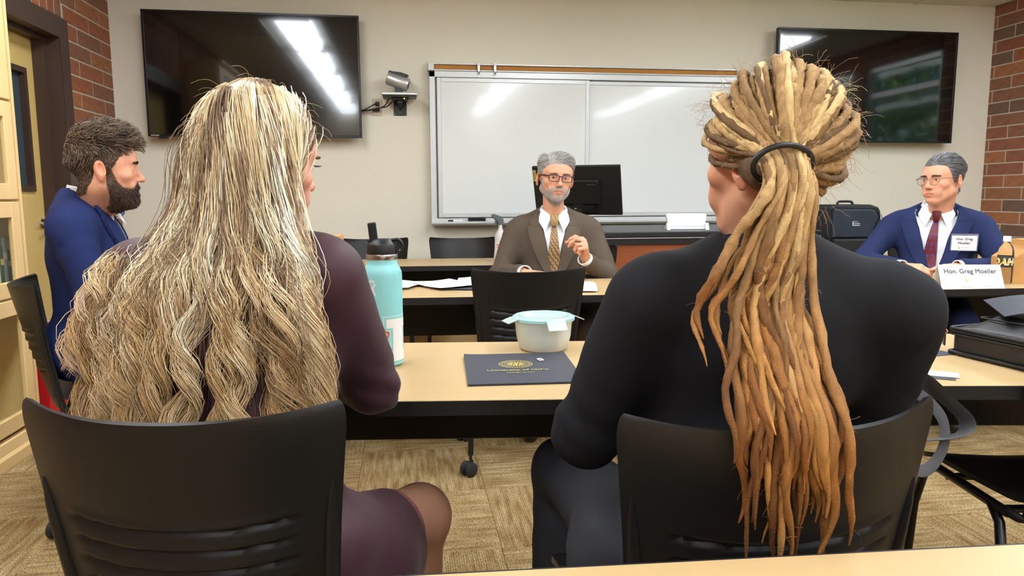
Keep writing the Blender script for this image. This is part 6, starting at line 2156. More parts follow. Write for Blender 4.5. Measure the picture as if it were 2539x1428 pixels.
# ================================================================== SMALL THINGS
def fit_text(s, width, m, M, parent, name='lettering', height=None, weight=0.0, **k):
    me = text_mesh(s, 1.0, extrude=0.0, **k)
    co = np.zeros(len(me.vertices) * 3); me.vertices.foreach_get('co', co); co = co.reshape(-1, 3)
    lo, hi = co.min(0), co.max(0)
    sx = width / (hi[0] - lo[0]); sy = sx if height is None else height / (hi[1] - lo[1])
    co = (co - np.array([(lo[0] + hi[0]) / 2, (lo[1] + hi[1]) / 2, 0])) * np.array([sx, sy, 1])
    me.vertices.foreach_set('co', co.ravel())
    if weight:      # heavier strokes: the outline repeated a hair's breadth to each side
        F0 = [tuple(p.vertices) for p in me.polygons]; n0 = len(co)
        Vn, Fn = [], []
        for i, (dx, dy) in enumerate(((-1, -1), (1, -1), (1, 1), (-1, 1))):
            Vn.append(co + np.array([dx * weight, dy * weight, i * 2e-6])); Fn += [tuple(v + i * n0 for v in f) for f in F0]
        me = mesh('lettering', np.concatenate(Vn), Fn)
    if M is not None: me.transform(M)
    return obj(name, me, m, parent)
def wrap_mesh(me, r, a0, z0):
    """bend a flat mesh (x along, y up) round a vertical cylinder; a0 angle from -y, positive towards +x"""
    co = np.zeros(len(me.vertices) * 3); me.vertices.foreach_get('co', co); co = co.reshape(-1, 3)
    a = co[:, 0] / r + a0
    co = np.stack([np.sin(a) * r, -np.cos(a) * r, co[:, 1] + z0], 1)
    me.vertices.foreach_set('co', co.ravel()); me.update()
def flat_rects(rects, n=10):
    V, F = [], []
    for x0, x1, y0, y1 in rects:
        b = len(V)
        for i in range(n + 1):
            x = x0 + (x1 - x0) * i / n
            V += [(x, y0, 0), (x, y1, 0)]
        for i in range(n):
            F.append((b + 2 * i, b + 2 * i + 2, b + 2 * i + 3, b + 2 * i + 1))
    return mesh('decal', V, F)
def stroke(p, q, w):
    d = nv(np.array(q) - np.array(p)); nn = np.array([-d[1], d[0]]) * w / 2
    return [(p[0] + nn[0], p[1] + nn[1], 0), (q[0] + nn[0], q[1] + nn[1], 0), (q[0] - nn[0], q[1] - nn[1], 0), (p[0] - nn[0], p[1] - nn[1], 0)]
def flat_quads(qs):
    V, F = [], []
    for q in qs:
        b = len(V); V += q; F.append(tuple(range(b, b + len(q))))
    return mesh('decal', V, F)

# ------------------------------------------------------------------ turquoise bottle
M_teal = mat('turquoise_powder_coat', S(140, 206, 208), 0.42, spec=0.4, var=0.12, scale=(9, 9, 9), col2=S(124, 190, 190), bump=0.08, bscale=1500)
M_decal = mat('white_print', S(226, 228, 226), 0.5)
bt = thing('water_bottle', 'turquoise insulated water bottle with black straw lid and white letter sticker', 'bottle', (-0.052, 1.813, 0.737))
RB = 0.0475
MB().lathe([(0.0, 0.003), (0.040, 0.0), (0.0455, 0.004), (RB, 0.012), (RB, 0.222), (0.0465, 0.232), (0.0425, 0.242), (0.0385, 0.248), (0.037, 0.252), (0.037, 0.262), (0.0, 0.262)], 48, None, False, False).build('body', M_teal, bt, True, 50)
MB().lathe([(0.0375, 0.262), (0.0380, 0.263), (0.0380, 0.274), (0.0375, 0.275), (0.0, 0.275)], 40, None, False, False).build('steel_ring', M_chrome, bt, True, 40)
lid = MB().lathe([(0.0, 0.275), (0.0365, 0.275), (0.0365, 0.296), (0.034, 0.301), (0.026, 0.309), (0.022, 0.312), (0.0, 0.312)], 40, None, False, False).build('lid', M_black, bt, True, 35)
MB().box(-0.010, 0.010, -0.009, 0.009, 0.0, 0.046, 0.003, 2, M=Matrix.Translation((-0.018, -0.004, 0.306)) @ Matrix.Rotation(R(-6), 4, 'Y')).build('straw', M_black, lid)
MB().box(-0.034, -0.010, -0.012, 0.008, 0.305, 0.311, 0.002).build('straw_tab', M_black, lid)
MB().tube(bez([(0.022, 0.0, 0.309), (0.040, 0.0, 0.310), (0.049, 0.0, 0.300), (0.048, 0.0, 0.286), (0.036, 0.0, 0.279)], 18), 0.005, 10, flat=(0.011, 0.0035), up=(0, 1, 0)).build('carry_loop', M_black, lid, True)
q = []
q += [stroke((-0.0035, 0.0), (-0.0095, 0.011), 0.0036), stroke((0.0035, 0.0), (0.0095, 0.011), 0.0036), stroke((-0.002, -0.004), (-0.009, -0.017), 0.0036), stroke((0.002, -0.004), (0.009, -0.017), 0.0036),
      [(-0.0055, 0.003, 0), (0.0055, 0.003, 0), (0.0042, -0.009, 0), (-0.0042, -0.009, 0)][::-1]]
for i in range(5):
    a = R(-40 + 20 * i)
    q.append(stroke((math.sin(a) * 0.0085, 0.009 + math.cos(a) * 0.004), (math.sin(a) * 0.0115, 0.009 + math.cos(a) * 0.0115), 0.0024))
for i in range(6):
    a0_, a1_ = R(-60 + 20 * i), R(-40 + 20 * i)
    q.append(stroke((math.sin(a0_) * 0.0055, 0.0115 - math.cos(a0_) * 0.0055), (math.sin(a1_) * 0.0055, 0.0115 - math.cos(a1_) * 0.0055), 0.0017))
me = flat_quads(q); wrap_mesh(me, RB + 0.0003, R(-31), 0.196)
obj('logo', me, M_decal, bt)
st = flat_rects([(-0.018, 0.018, 0.025, 0.083), (-0.034, 0.034, 0.0, 0.026), (-0.034, 0.034, 0.082, 0.104)]); wrap_mesh(st, RB + 0.0004, R(50), 0.016)
obj('letter_sticker', st, M_decal, bt)
o_ = 0.0065; w2 = 0.0016
P_ = [(-0.034 - o_, -o_), (0.034 + o_, -o_), (0.034 + o_, 0.026 + o_), (0.018 + o_, 0.026 + o_), (0.018 + o_, 0.082 - o_), (0.034 + o_, 0.082 - o_), (0.034 + o_, 0.104 + o_), (-0.034 - o_, 0.104 + o_),
      (-0.034 - o_, 0.082 - o_), (-0.018 - o_, 0.082 - o_), (-0.018 - o_, 0.026 + o_), (-0.034 - o_, 0.026 + o_)]
rc = []
for (x0, y0), (x1, y1) in zip(P_, P_[1:] + P_[:1]):
    rc.append((min(x0, x1) - w2 / 2, max(x0, x1) + w2 / 2, min(y0, y1) - w2 / 2, max(y0, y1) + w2 / 2))
st = flat_rects(rc); wrap_mesh(st, RB + 0.0004, R(50), 0.016)
obj('letter_outline', st, M_decal, bt)
for (nm, rr, cc_) in (('red_sticker', 1.0, (196, 60, 52)), ('red_sticker_inner', 0.72, (206, 200, 60))):
    V_ = [(0, 0, 0)] + [(0.016 * rr * (1 + 0.16 * math.sin(5 * a)) * math.cos(a), 0.024 * rr * (1 + 0.16 * math.sin(5 * a)) * math.sin(a), 0) for a in np.linspace(0, 2 * PI, 33)[:-1]]
    st = mesh('decal', V_, [(0, i + 1, (i + 1) % 32 + 1) for i in range(32)]); wrap_mesh(st, RB + (0.0004 if rr == 1 else 0.0007), R(-4), 0.078)
    obj('sticker', st, mat(nm, S(*cc_), 0.5), bt)

# ------------------------------------------------------------------ food tub
M_tub = mat('frosted_plastic', S(246, 248, 242), 0.30, trans=0.45, ior=1.25, var=0.30, scale=(26, 26, 26), col2=S(226, 224, 204))
M_lidp = mat('clear_lid_plastic', S(226, 242, 240), 0.18, trans=0.6, ior=1.35)
M_seal = mat('teal_seal', S(92, 204, 204), 0.4)
tu = thing('food_container', 'round clear plastic food container with teal sealed lid and clip tabs', 'container', (0.372, 1.930, 0.737), R(-8))
MB().lathe([(0.0, 0.002), (0.058, 0.0), (0.066, 0.006), (0.074, 0.040), (0.077, 0.074), (0.080, 0.078), (0.080, 0.082), (0.076, 0.082), (0.072, 0.040), (0.063, 0.008), (0.0, 0.006)], 48, None, False, False).build('tub', M_tub, tu, True, 50)
lp = MB().lathe([(0.0, 0.0875), (0.060, 0.0875), (0.066, 0.094), (0.078, 0.0945), (0.085, 0.090), (0.085, 0.0825), (0.082, 0.0825), (0.080, 0.0865), (0.062, 0.0845), (0.0, 0.0845)], 48, None, False, False).build('lid', M_lidp, tu, True, 50)
MB().lathe([(0.071, 0.0828), (0.0815, 0.0828), (0.0822, 0.0875), (0.0715, 0.0882), (0.071, 0.0828)], 48, None, False, False).build('seal', M_seal, lp, True, 50)
for a, up_ in ((20, 12), (110, 0), (200, 14), (290, 0)):
    Mq = Matrix.Rotation(R(a), 4, 'Z') @ Matrix.Translation((0.083, 0, 0.090)) @ Matrix.Rotation(R(50 - up_ * 2.2), 4, 'Y')
    MB().box(0, 0.030, -0.027, 0.027, -0.0012, 0.0012, 0.001, M=Mq).build('clip_tab', M_lidp, lp)
crumb = mat('food_crumbs', S(158, 126, 84), 0.8)
r_ = np.random.default_rng(3)
for i in range(14):
    a = r_.uniform(0, 6.28); rr = r_.uniform(0.03, 0.060)
    MB().lathe([(0.0, 0), (0.005, 0.001), (0.004, 0.004), (0.0, 0.006)], 7, Matrix.Translation((rr * math.cos(a), rr * math.sin(a), 0.0065)), False, False).build('leftovers', crumb, tu, True)

# ------------------------------------------------------------------ presentation folder
M_navyc = mat('black_card', S(56, 60, 70), 0.45, spec=0.5, bump=0.25, bscale=500)
M_goldf = mat('gold_foil', S(206, 190, 112), 0.35, metal=0.3)
fo = thing('folder', 'dark presentation folder with gold seal lying before the food container', 'folder', (0.272, 1.705, 0.737), R(-3))
for z0, z1, sk in ((0.0, 0.0022, 0.0), (0.0028, 0.005, 0.002)):
    fv = lambda U, V: np.stack([(U - 0.5) * 0.262, (V - 0.5) * 0.298, (z0 + z1) / 2 + 0.004 * (np.abs(U - 0.5) * 2) ** 6 * V * sk * 300 + 0.003 * sk * 300 * V ** 6], -1)
    V, F = shell_grid(fv, 20, 20, z1 - z0)
    obj('cover', mesh_np('cover', V, F), M_navyc, fo).data.set_sharp_from_angle(angle=R(50))
sz = 0.0064
seal = bpy.data.objects.new('seal', None); C.objects.link(seal); seal.parent = fo
def ringm(r0, r1, n=48): return mesh('ring', [(r * math.cos(a), r * math.sin(a), 0) for a in np.linspace(0, 2 * PI, n + 1)[:-1] for r in (r0, r1)], [(2 * i, 2 * i + 1, (2 * i + 3) % (2 * n), (2 * i + 2) % (2 * n)) for i in range(n)])
cxs, cys = -0.008, 0.030
for r0, r1 in ((0.0395, 0.0415), (0.0270, 0.0282)):
    me = ringm(r0, r1); me.transform(Matrix.Translation((cxs, cys, sz))); obj('seal_ring', me, M_goldf, seal)
q = []
for i in range(40):
    a = 2 * PI * i / 40
    q.append(stroke((0.031 * math.cos(a), 0.031 * math.sin(a)), (0.037 * math.cos(a), 0.037 * math.sin(a)), 0.0022))
for i in range(18):
    a = 2 * PI * i / 18
    q.append(stroke((0.006 * math.cos(a), 0.006 * math.sin(a)), (0.024 * math.cos(a + 0.2), 0.024 * math.sin(a + 0.2)), 0.0035))
q += [[(-0.008, -0.006, 0), (0.008, -0.006, 0), (0.010, 0.004, 0), (0.0, 0.010, 0), (-0.010, 0.004, 0)]]
me = flat_quads(q); me.transform(Matrix.Translation((cxs, cys, sz))); obj('seal_emblem', me, M_goldf, seal)
fit_text('University of Idaho', 0.146, M_goldf, Matrix.Translation((cxs, -0.032, sz)), fo, bold=0.012)
fit_text('College of Law', 0.066, M_goldf, Matrix.Translation((cxs + 0.004, -0.056, sz)), fo, bold=0.012)
ho = thing('earbud_clip', 'tiny white plastic loop lying on the dark folder', 'clip', (0.332, 1.765, 0.7435), R(12))
MB().tube([(-0.005, -0.009, 0.002), (0.005, -0.009, 0.002), (0.006, 0.008, 0.002), (-0.004, 0.009, 0.002), (-0.005, -0.009, 0.002)], 0.0016, 8).build('loop', M_white, ho, True)

# ------------------------------------------------------------------ papers on the second table
def paper(name, label, cat, x, y, z, rot, w, l, amp, seed, m=M_paper, th=0.0006, group=None):
    r2 = np.random.default_rng(seed); p1, p2 = r2.uniform(0, 6, 2)
    def fn(U, V):
        zz = amp * (0.5 + 0.5 * np.sin(U * 5 + p1) * np.cos(V * 3.3 + p2)) + amp * 0.6 * (U - 0.5) ** 2
        return np.stack([(U - 0.5) * w, (V - 0.5) * l, zz + th], -1)
    V, F = shell_grid(fn, 18, 18, th)
    o = obj(name, mesh_np(name, V, F), m)
    o.data.set_sharp_from_angle(angle=R(50))
    o.location = (x, y, z); o.rotation_euler = (0, 0, R(rot))
    return tag(o, label, cat, group)
PG = 'loose papers on the second table'
paper('folder', 'dark folder lying under the loose white papers on the second table', 'folder', 0.31, 3.36, 0.737, -14, 0.24, 0.30, 0.004, 3, M_navyc, 0.003)
paper('sheet', 'white paper sheet on the second table, nearest the turquoise bottle', 'paper', -0.03, 3.44, 0.738, -22, 0.216, 0.279, 0.010, 1, group=PG)
paper('sheet', 'white paper sheet on the second table, overlapping the dark folder', 'paper', 0.19, 3.38, 0.745, 28, 0.216, 0.279, 0.012, 5, group=PG)
paper('sheet', 'white paper sheet half hidden behind the empty chair, left of the brown sleeve', 'paper', 0.36, 3.46, 0.748, -6, 0.216, 0.279, 0.010, 8, group=PG)
paper('notepad', 'small stack of white paper right of the empty chair on the second table', 'paper', 0.74, 3.165, 0.737, -12, 0.216, 0.20, 0.001, 6, M_paper, 0.012)
paper('sheet', 'white paper sheet on top of the small paper stack by the empty chair', 'paper', 0.745, 3.25, 0.7505, -30, 0.18, 0.20, 0.006, 9, group=PG)

# ------------------------------------------------------------------ name card, badge
ink2 = mat('grey_print', S(84, 82, 80), 0.7)
goldp = mat('gold_print', S(234, 186, 60), 0.6)
faint = mat('faint_print', S(140, 141, 150), 0.7)
nc = thing('name_card', 'white folded name card on the table before the person in the navy suit', 'card', (2.504, 2.935, 0.737), R(-10.4))
for s in (-1, 1):
    MB().box(-0.137, 0.137, -0.0004, 0.0004, 0.0, 0.112, M=Matrix.Translation((0, s * 0.048, 0)) @ Matrix.Rotation(R(-s * -25.0), 4, 'X') if s < 0 else Matrix.Translation((0, 0.048, 0)) @ Matrix.Rotation(R(25.0), 4, 'X')).build('panel', M_paper, nc)
Mf = Matrix.Translation((0, -0.0488, 0)) @ Matrix.Rotation(R(-25), 4, 'X') @ basis((0, -0.0006, 0), (1, 0, 0), (0, 0, 1))
fit_text('Hon. Greg Moeller', 0.228, ink2, Mf @ Matrix.Translation((0.0, 0.078, 0)), nc, weight=0.0006)
me = flat_rects([(-0.0018, 0.0018, 0.0, 0.015), (-0.0042, 0.0042, 0.0, 0.0036), (-0.0042, 0.0042, 0.0114, 0.015)], 1); me.transform(Mf @ Matrix.Translation((-0.024, 0.031, 0))); obj('emblem', me, goldp, nc)
fit_text('University of Idaho', 0.043, faint, Mf @ Matrix.Translation((0.006, 0.041, 0)), nc)
fit_text('College of Law', 0.020, faint, Mf @ Matrix.Translation((-0.005, 0.035, 0)), nc)
me = flat_rects([(-0.045, 0.0, 0.006, 0.0075), (-0.03, -0.015, 0.010, 0.0112), (0.045, 0.088, 0.006, 0.0075), (0.10, 0.135, 0.009, 0.0105)], 1); me.transform(Mf); obj('small_print', me, faint, nc)

Mb_ = [c for c in ju.children if c.name.startswith('jacket') and 'collar' not in c.name and 'neck' not in c.name][0]
vv = np.array([v.co[:] for v in Mb_.data.vertices]); ff = np.array([p.vertices[:] for p in Mb_.data.polygons])
jb = bvh_of(vv, ff)
dloc = (MPj.to_3x3() @ Vector((0, 1, 0)))
st_ = MPj @ Vector((0.130, -0.6, 0.890))
hit = jb.ray_cast(st_, dloc)
bp = hit[0] - dloc * 0.024
ex_b = (MPj.to_3x3() @ Vector((1, 0.22, 0))).normalized(); ey_b = Vector((0, 0, 1)) - dloc * 0.10
ba = bpy.data.objects.new('name_badge', None); C.objects.link(ba)
ba.parent = ju
ba.matrix_parent_inverse = (Matrix.Translation(ju.location)).inverted()
MBd = basis(bp, ex_b, (ey_b - ex_b * ey_b.dot(ex_b)).normalized())
MB().box(-0.062, 0.062, -0.045, 0.045, -0.0012, 0.0, M=MBd).build('sleeve', mat('clear_vinyl', S(120, 122, 150), 0.15), ba)
MB().box(-0.057, 0.057, -0.041, 0.035, 0.0002, 0.001, M=MBd).build('card', M_paper, ba)
MB().box(-0.006, 0.006, 0.036, 0.044, 0.0, 0.003, 0.001, M=MBd).build('clip', M_chrome, ba)
ut = Matrix.Translation((0, 0, 0.0013))
fit_text('Hon. Greg', 0.072, ink2, MBd @ ut @ Matrix.Translation((0.0, 0.016, 0)), ba, weight=0.0004)
fit_text('Moeller', 0.054, ink2, MBd @ ut @ Matrix.Translation((0.0, -0.003, 0)), ba, weight=0.0004)
me = flat_rects([(-0.0014, 0.0014, 0.0, 0.011), (-0.0034, 0.0034, 0.0, 0.0027), (-0.0034, 0.0034, 0.0083, 0.011)], 1); me.transform(MBd @ ut @ Matrix.Translation((-0.022, -0.034, 0))); obj('emblem', me, goldp, ba)
fit_text('University of Idaho', 0.040, faint, MBd @ ut @ Matrix.Translation((0.004, -0.027, 0)), ba)

# ------------------------------------------------------------------ clear water bottle
M_pet = mat('clear_pet', S(244, 248, 250), 0.03, trans=1.0, ior=1.25)
wt = thing('water_bottle', 'small clear water bottle with black and gold label and white cap', 'bottle', (2.775, 3.030, 0.737))
MB().lathe([(0.0, 0.006), (0.022, 0.001), (0.031, 0.004), (0.0325, 0.014), (0.0325, 0.075), (0.031, 0.079), (0.0325, 0.083), (0.0325, 0.125), (0.033, 0.140), (0.031, 0.158), (0.024, 0.176), (0.0145, 0.188), (0.0135, 0.196), (0.0, 0.196)], 36, None, False, False).build('bottle', M_pet, wt, True, 50)
MB().lathe([(0.0, 0.196), (0.0155, 0.196), (0.0160, 0.198), (0.0160, 0.218), (0.0145, 0.221), (0.0, 0.221)], 28, None, False, False).build('cap', M_white, wt, True, 40)
MB().lathe([(0.0332, 0.078), (0.0334, 0.0785), (0.0334, 0.130), (0.0332, 0.1305)], 40, None, False, False).build('label_band', mat('charcoal_label', S(58, 52, 48), 0.5), wt, True)
for bd, m2, eps in ((0.07, M_decal, 0.0340), (0.012, mat('gold_letters', S(240, 196, 30), 0.5), 0.0344)):
    me = text_mesh('IDAHO', 1.0, bold=bd, extrude=0.0, spacing=1.12, shear=0.22)
    co = np.zeros(len(me.vertices) * 3); me.vertices.foreach_get('co', co); co = co.reshape(-1, 3)
    co = (co - np.array([(co[:, 0].min() + co[:, 0].max()) / 2, (co[:, 1].min() + co[:, 1].max()) / 2, 0])) * np.array([0.040, 0.040, 1])
    me.vertices.foreach_set('co', co.ravel())
    wrap_mesh(me, eps, R(-38), 0.104)
    obj('label_lettering', me, m2, wt)

# ------------------------------------------------------------------ kraft lunch boxes
M_kraft = mat('kraft_card', S(204, 152, 92), 0.8, var=0.25, scale=(30, 30, 30), col2=S(186, 132, 74))
def kraft(label, loc, rot, w, d, h1, h2):
    t = thing('lunch_box', label, 'box', loc, R(rot), 'kraft lunch boxes')
    MB().box(-w / 2, w / 2, -d / 2, d / 2, 0, h1, 0.001).build('box_body', M_kraft, t)
    MB().prism([(-w / 2, h1 + 0.0005), (w / 2, h1 + 0.0005), (w * 0.20, h2 * 0.86), (w * 0.20, h2), (-w * 0.20, h2), (-w * 0.20, h2 * 0.86)], 'y', -d / 2 + 0.001, d / 2 - 0.001, 0.001).build('gable_top', M_kraft, t)
    MB().box(-w * 0.18, w * 0.18, -d / 2 - 0.0012, -d / 2 + 0.0, h1 * 0.45, h1 * 0.7).build('fold_flap', M_kraft, t)
    return t
kb = kraft('brown kraft lunch box with round white sticker beside the clear water bottle', (2.965, 3.085, 0.737), -12, 0.27, 0.18, 0.115, 0.20)
MB().lathe([(0.0, 0.0), (0.037, 0.0), (0.037, 0.0006), (0.0, 0.0006)], 40, basis((-0.045, -0.0905, 0.172), (1, 0, 0), (0, 0, 1)), False, False).build('round_sticker', M_paper, kb)
kraft('brown kraft lunch box on the second table, mostly hidden behind the person in maroon', (-0.335, 3.32, 0.737), -4, 0.30, 0.20, 0.08, 0.245)

# ------------------------------------------------------------------ spray bottle
sb_ = thing('spray_bottle', 'white spray bottle with grey trigger behind the person in brown', 'bottle', (0.612, 4.62, 0.737), R(20))
MB().lathe([(0.0, 0.0), (0.033, 0.0), (0.036, 0.005), (0.036, 0.15), (0.033, 0.17), (0.018, 0.20), (0.013, 0.21), (0.013, 0.235), (0.0, 0.235)], 30, None, False, False).build('bottle', mat('milky_plastic', S(226, 220, 218), 0.35, trans=0.2), sb_, True, 50)
MB().lathe([(0.0364, 0.04), (0.0366, 0.041), (0.0366, 0.125), (0.0364, 0.126)], 30, None, False, False).build('label', M_decal, sb_, True)
me = flat_rects([(-0.02, 0.02, 0.105, 0.113), (-0.02, 0.008, 0.092, 0.098), (-0.02, 0.018, 0.07, 0.073), (-0.02, 0.014, 0.06, 0.063)]); wrap_mesh(me, 0.0369, R(-35), 0.0); obj('label_print', me, mat('red_print', S(214, 84, 60), 0.6), sb_)
M_gp = mat('grey_trigger', S(92, 96, 100), 0.5)
hd_ = MB().prism([(-0.018, 0.235), (0.018, 0.235), (0.020, 0.262), (0.012, 0.285), (-0.05, 0.305), (-0.062, 0.296), (-0.058, 0.280), (-0.024, 0.268)], 'y', -0.012, 0.012, 0.004, 2).build('spray_head', M_gp, sb_)
MB().prism([(-0.022, 0.268), (-0.034, 0.272), (-0.044, 0.235), (-0.036, 0.222), (-0.032, 0.240)], 'y', -0.006, 0.006, 0.002).build('trigger', M_gp, hd_)

# ------------------------------------------------------------------ rolling case on the table below the right television
M_nyl = mat('blue_black_nylon', S(36, 46, 58), 0.6, var=0.5, scale=(12, 12, 12), col2=S(24, 30, 38), bump=0.4, bscale=700)
M_nylk = mat('black_nylon', S(24, 25, 28), 0.6, bump=0.4, bscale=700)
rb = thing('rolling_case', 'black and navy nylon rolling case standing under the right television', 'bag', (2.895, 4.47, 0.737), R(-4))
MB().prism([(-0.18, 0.004), (0.175, 0.004), (0.178, 0.15), (0.165, 0.31), (0.15, 0.335), (0.10, 0.352), (-0.15, 0.352), (-0.18, 0.33)], 'y', -0.11, 0.13, 0.012, 2).build('shell', M_nylk, rb)
fp = MB().prism([(-0.165, 0.14), (0.09, 0.14), (0.14, 0.27), (0.12, 0.315), (0.08, 0.325), (-0.165, 0.325)], 'y', -0.135, -0.105, 0.010, 2).build('front_panel', M_nyl, rb)
MB().prism([(-0.165, 0.02), (0.13, 0.02), (0.135, 0.11), (0.10, 0.135), (-0.165, 0.135)], 'y', -0.150, -0.105, 0.012, 2).build('lower_pocket', M_nylk, rb)
MB().prism([(0.10, 0.05), (0.165, 0.05), (0.172, 0.20), (0.15, 0.27), (0.10, 0.13)], 'y', -0.122, -0.105, 0.005).build('corner_panel', M_nyl, rb)
MB().tube(bez([(-0.06, 0.02, 0.352), (-0.05, 0.02, 0.37), (0.03, 0.02, 0.37), (0.045, 0.02, 0.352)], 14), 0.008, 8).build('top_handle', M_nylk, rb, True)
MB().tube(bez([(-0.16, -0.12, 0.328), (0.08, -0.125, 0.33), (0.13, -0.12, 0.31), (0.155, -0.115, 0.27), (0.165, -0.112, 0.18)], 24), 0.0035, 6).build('zip_line', M_black, rb, True)
for px, pz in ((0.135, 0.115), (0.152, 0.16)):
    ring_ = [(px + 0.007 * math.cos(a), -0.126, pz + 0.011 * math.sin(a)) for a in np.linspace(0, 2 * PI, 17)]
    MB().tube(ring_, 0.0022, 6, False).build('eyelet', M_chrome, rb, True)
MB().tube([(0.168, -0.11, 0.29), (0.176, -0.112, 0.26), (0.170, -0.112, 0.235)], 0.003, 6).build('zip_pull', M_chrome, rb)
thr = mat('white_thread', S(222, 224, 226), 0.7)
Ml = basis((0.0, -0.1362, 0.232), (1, 0, 0), (0, 0, 1))
fit_text('State of', 0.026, thr, Ml @ Matrix.Translation((-0.012, 0.013, 0)), fp, bold=0.01)
fit_text('IDAHO', 0.040, thr, Ml @ Matrix.Translation((-0.006, 0.0, 0)), fp, bold=0.01)
me = flat_rects([(-0.036, 0.014, -0.014, -0.010), (-0.036, -0.030, -0.008, 0.014)], 1); me.transform(Ml); obj('badge_print', me, thr, fp)

# ------------------------------------------------------------------ soft briefcase on the right table
M_lea = mat('black_leather', S(30, 29, 30), 0.42, spec=0.5, bump=0.15, bscale=900)
M_brass = mat('brass', S(196, 156, 84), 0.3, metal=1.0)
bf = thing('briefcase', 'soft black leather briefcase lying flat on the right table', 'briefcase', (1.405, 1.700, 0.737), R(-82))
# local x runs towards the camera along the zipped side, y into the bag (to the right)
g = SDF((-0.03, -0.03, -0.01), (0.44, 0.36, 0.16), 0.006)
def bag_shape(f, X, Y, Z):
    x = np.abs(X - 0.205) - 0.200; y = np.abs(Y - 0.165) - 0.160
    hgt = 0.068 + 0.040 * np.clip(Y / 0.09, 0, 1) ** 0.8 * np.clip((X + 0.0) / 0.07, 0.25, 1) * np.clip((0.42 - X) / 0.07, 0.3, 1)
    z = np.maximum(Z - hgt, 0.002 - Z)
    ex, ey, ez = np.maximum(x + 0.02, 0), np.maximum(y + 0.02, 0), np.maximum(z + 0.012, 0)
    return np.sqrt(ex ** 2 + ey ** 2) - 0.02 + 0 * Z if False else np.maximum(np.sqrt(ex ** 2 + ey ** 2 + ez ** 2) - 0.02, z)
g.apply(bag_shape)
V, F = g.mesh(); V = smooth_v(V, F, 2, 0.5)
V = V + normals_v(V, F) * (0.0015 * vnoise(V, 40, 4))[:, None]
obj('body', mesh_np('body', V, F), M_lea, bf)
def rim_path(z, e=0.004):
    pts = []
    for x, y in ((0.39, -e), (0.2, -e), (0.03, -e), (0.006, 0.006), (-e, 0.03), (-e, 0.16), (-e, 0.30)): pts.append((x, y, z))
    return bez(pts, 40)
for z, rr in ((0.070, 0.0042), (0.055, 0.003), (0.0075, 0.005)):
    MB().tube(rim_path(z, 0.0), rr, 8).build('piping', M_black, bf, True)
MB().tube(rim_path(0.0625, -0.001), 0.0035, 6).build('zip', M_nylk, bf, True)
zp = MB().box(-0.010, 0.010, -0.010, -0.006, 0.022, 0.056, 0.003).build('zip_pull', M_lea, bf)
zp.location = (0.004, -0.004, 0); zp.rotation_euler = (0, 0, R(-35))
MB().tube([(-0.006, -0.012, 0.060), (0.002, -0.010, 0.066), (0.010, -0.010, 0.060), (0.002, -0.012, 0.054), (-0.006, -0.012, 0.060)], 0.0022, 6).build('zip_slider', M_brass, bf, True)
MB().prism([(0.215 + 0.0, 0.018), (0.20, 0.035), (0.215, 0.052), (0.30, 0.052), (0.315, 0.035), (0.30, 0.018)], 'y', -0.009, -0.003, 0.002).build('strap_tab', M_lea, bf)
MB().tube(bez([(0.20, 0.02, 0.098), (0.23, -0.012, 0.096), (0.30, -0.012, 0.094), (0.33, 0.02, 0.098)], 20), 0.007, 8, flat=(0.010, 0.004)).build('handle', M_lea, bf, True)
seam = bez([(0.02, 0.30, 0.090), (0.03, 0.10, 0.096), (0.06, 0.055, 0.099), (0.2, 0.05, 0.1005), (0.38, 0.05, 0.094)], 40)
MB().tube(seam, 0.0022, 6).build('seam', M_lea, bf, True)
shf = lambda U, V: np.stack([(U - 0.5) * 0.30, (V - 0.5) * 0.23, 0.022 * (1 - ((U - 0.5) * 2) ** 2) + 0.01 * V], -1)
V, F = shell_grid(shf, 24, 12, 0.002)
df = obj('folder', mesh_np('folder', V, F), M_navyc); df.data.set_sharp_from_angle(angle=R(50))
df.location = (1.64, 1.60, 0.853); df.rotation_euler = (0, 0, R(-30))
tag(df, 'dark bowed folder lying on top of the black briefcase', 'folder')
cdk = paper('card', 'dark card under the white card by the table edge', 'card', 1.195, 1.487, 0.737, -32, 0.09, 0.065, 0.0005, 2, M_navyc, 0.0006)
cdw = paper('card', 'white card at the table edge beside the grey bag strap', 'card', 1.215, 1.497, 0.7385, -36, 0.09, 0.052, 0.0005, 4, M_paper, 0.0006)
paper('card', 'small dark card on the right table near the second table', 'card', 1.37, 1.70, 0.737, 10, 0.09, 0.055, 0.0008, 7, M_navyc, 0.0006)

# ------------------------------------------------------------------ shoulder bag whose strap loops out beside the chair
M_web = mat('grey_webbing', S(88, 88, 92), 0.7, var=0.4, scale=(300, 300, 300), col2=S(66, 66, 70), bump=0.4, bscale=900)
sg = thing('shoulder_bag', 'dark shoulder bag with grey webbing strap beside the person in the black jacket', 'bag', (0.93, 1.33, 0.0))
g = SDF((0.84, 1.26, 0.30), (1.02, 1.42, 0.66), 0.008)
g.cone((0.93, 1.34, 0.40), (0.93, 1.34, 0.58), 0.055, 0.045, 0.02)
g.cone((0.90, 1.34, 0.38), (0.96, 1.34, 0.38), 0.055, 0.055, 0.03)
V, F = g.mesh()
bo = obj('bag_body', mesh_np('bag_body', V, F), M_nylk, sg)
def band(pts, up, w=0.019, t=0.0022): MB().tube(bez(pts, 30), 0.01, 8, flat=(w, t), up=up).build('strap', M_web, sg, True, 70)
band([(0.955, 1.33, 0.60), (0.975, 1.325, 0.72), (0.985, 1.32, 0.79), (1.03, 1.31, 0.785), (1.085, 1.30, 0.735), (1.122, 1.295, 0.700), (1.118, 1.285, 0.675), (1.06, 1.27, 0.668), (0.99, 1.255, 0.672)], (0.6, 0.2, 0.8))
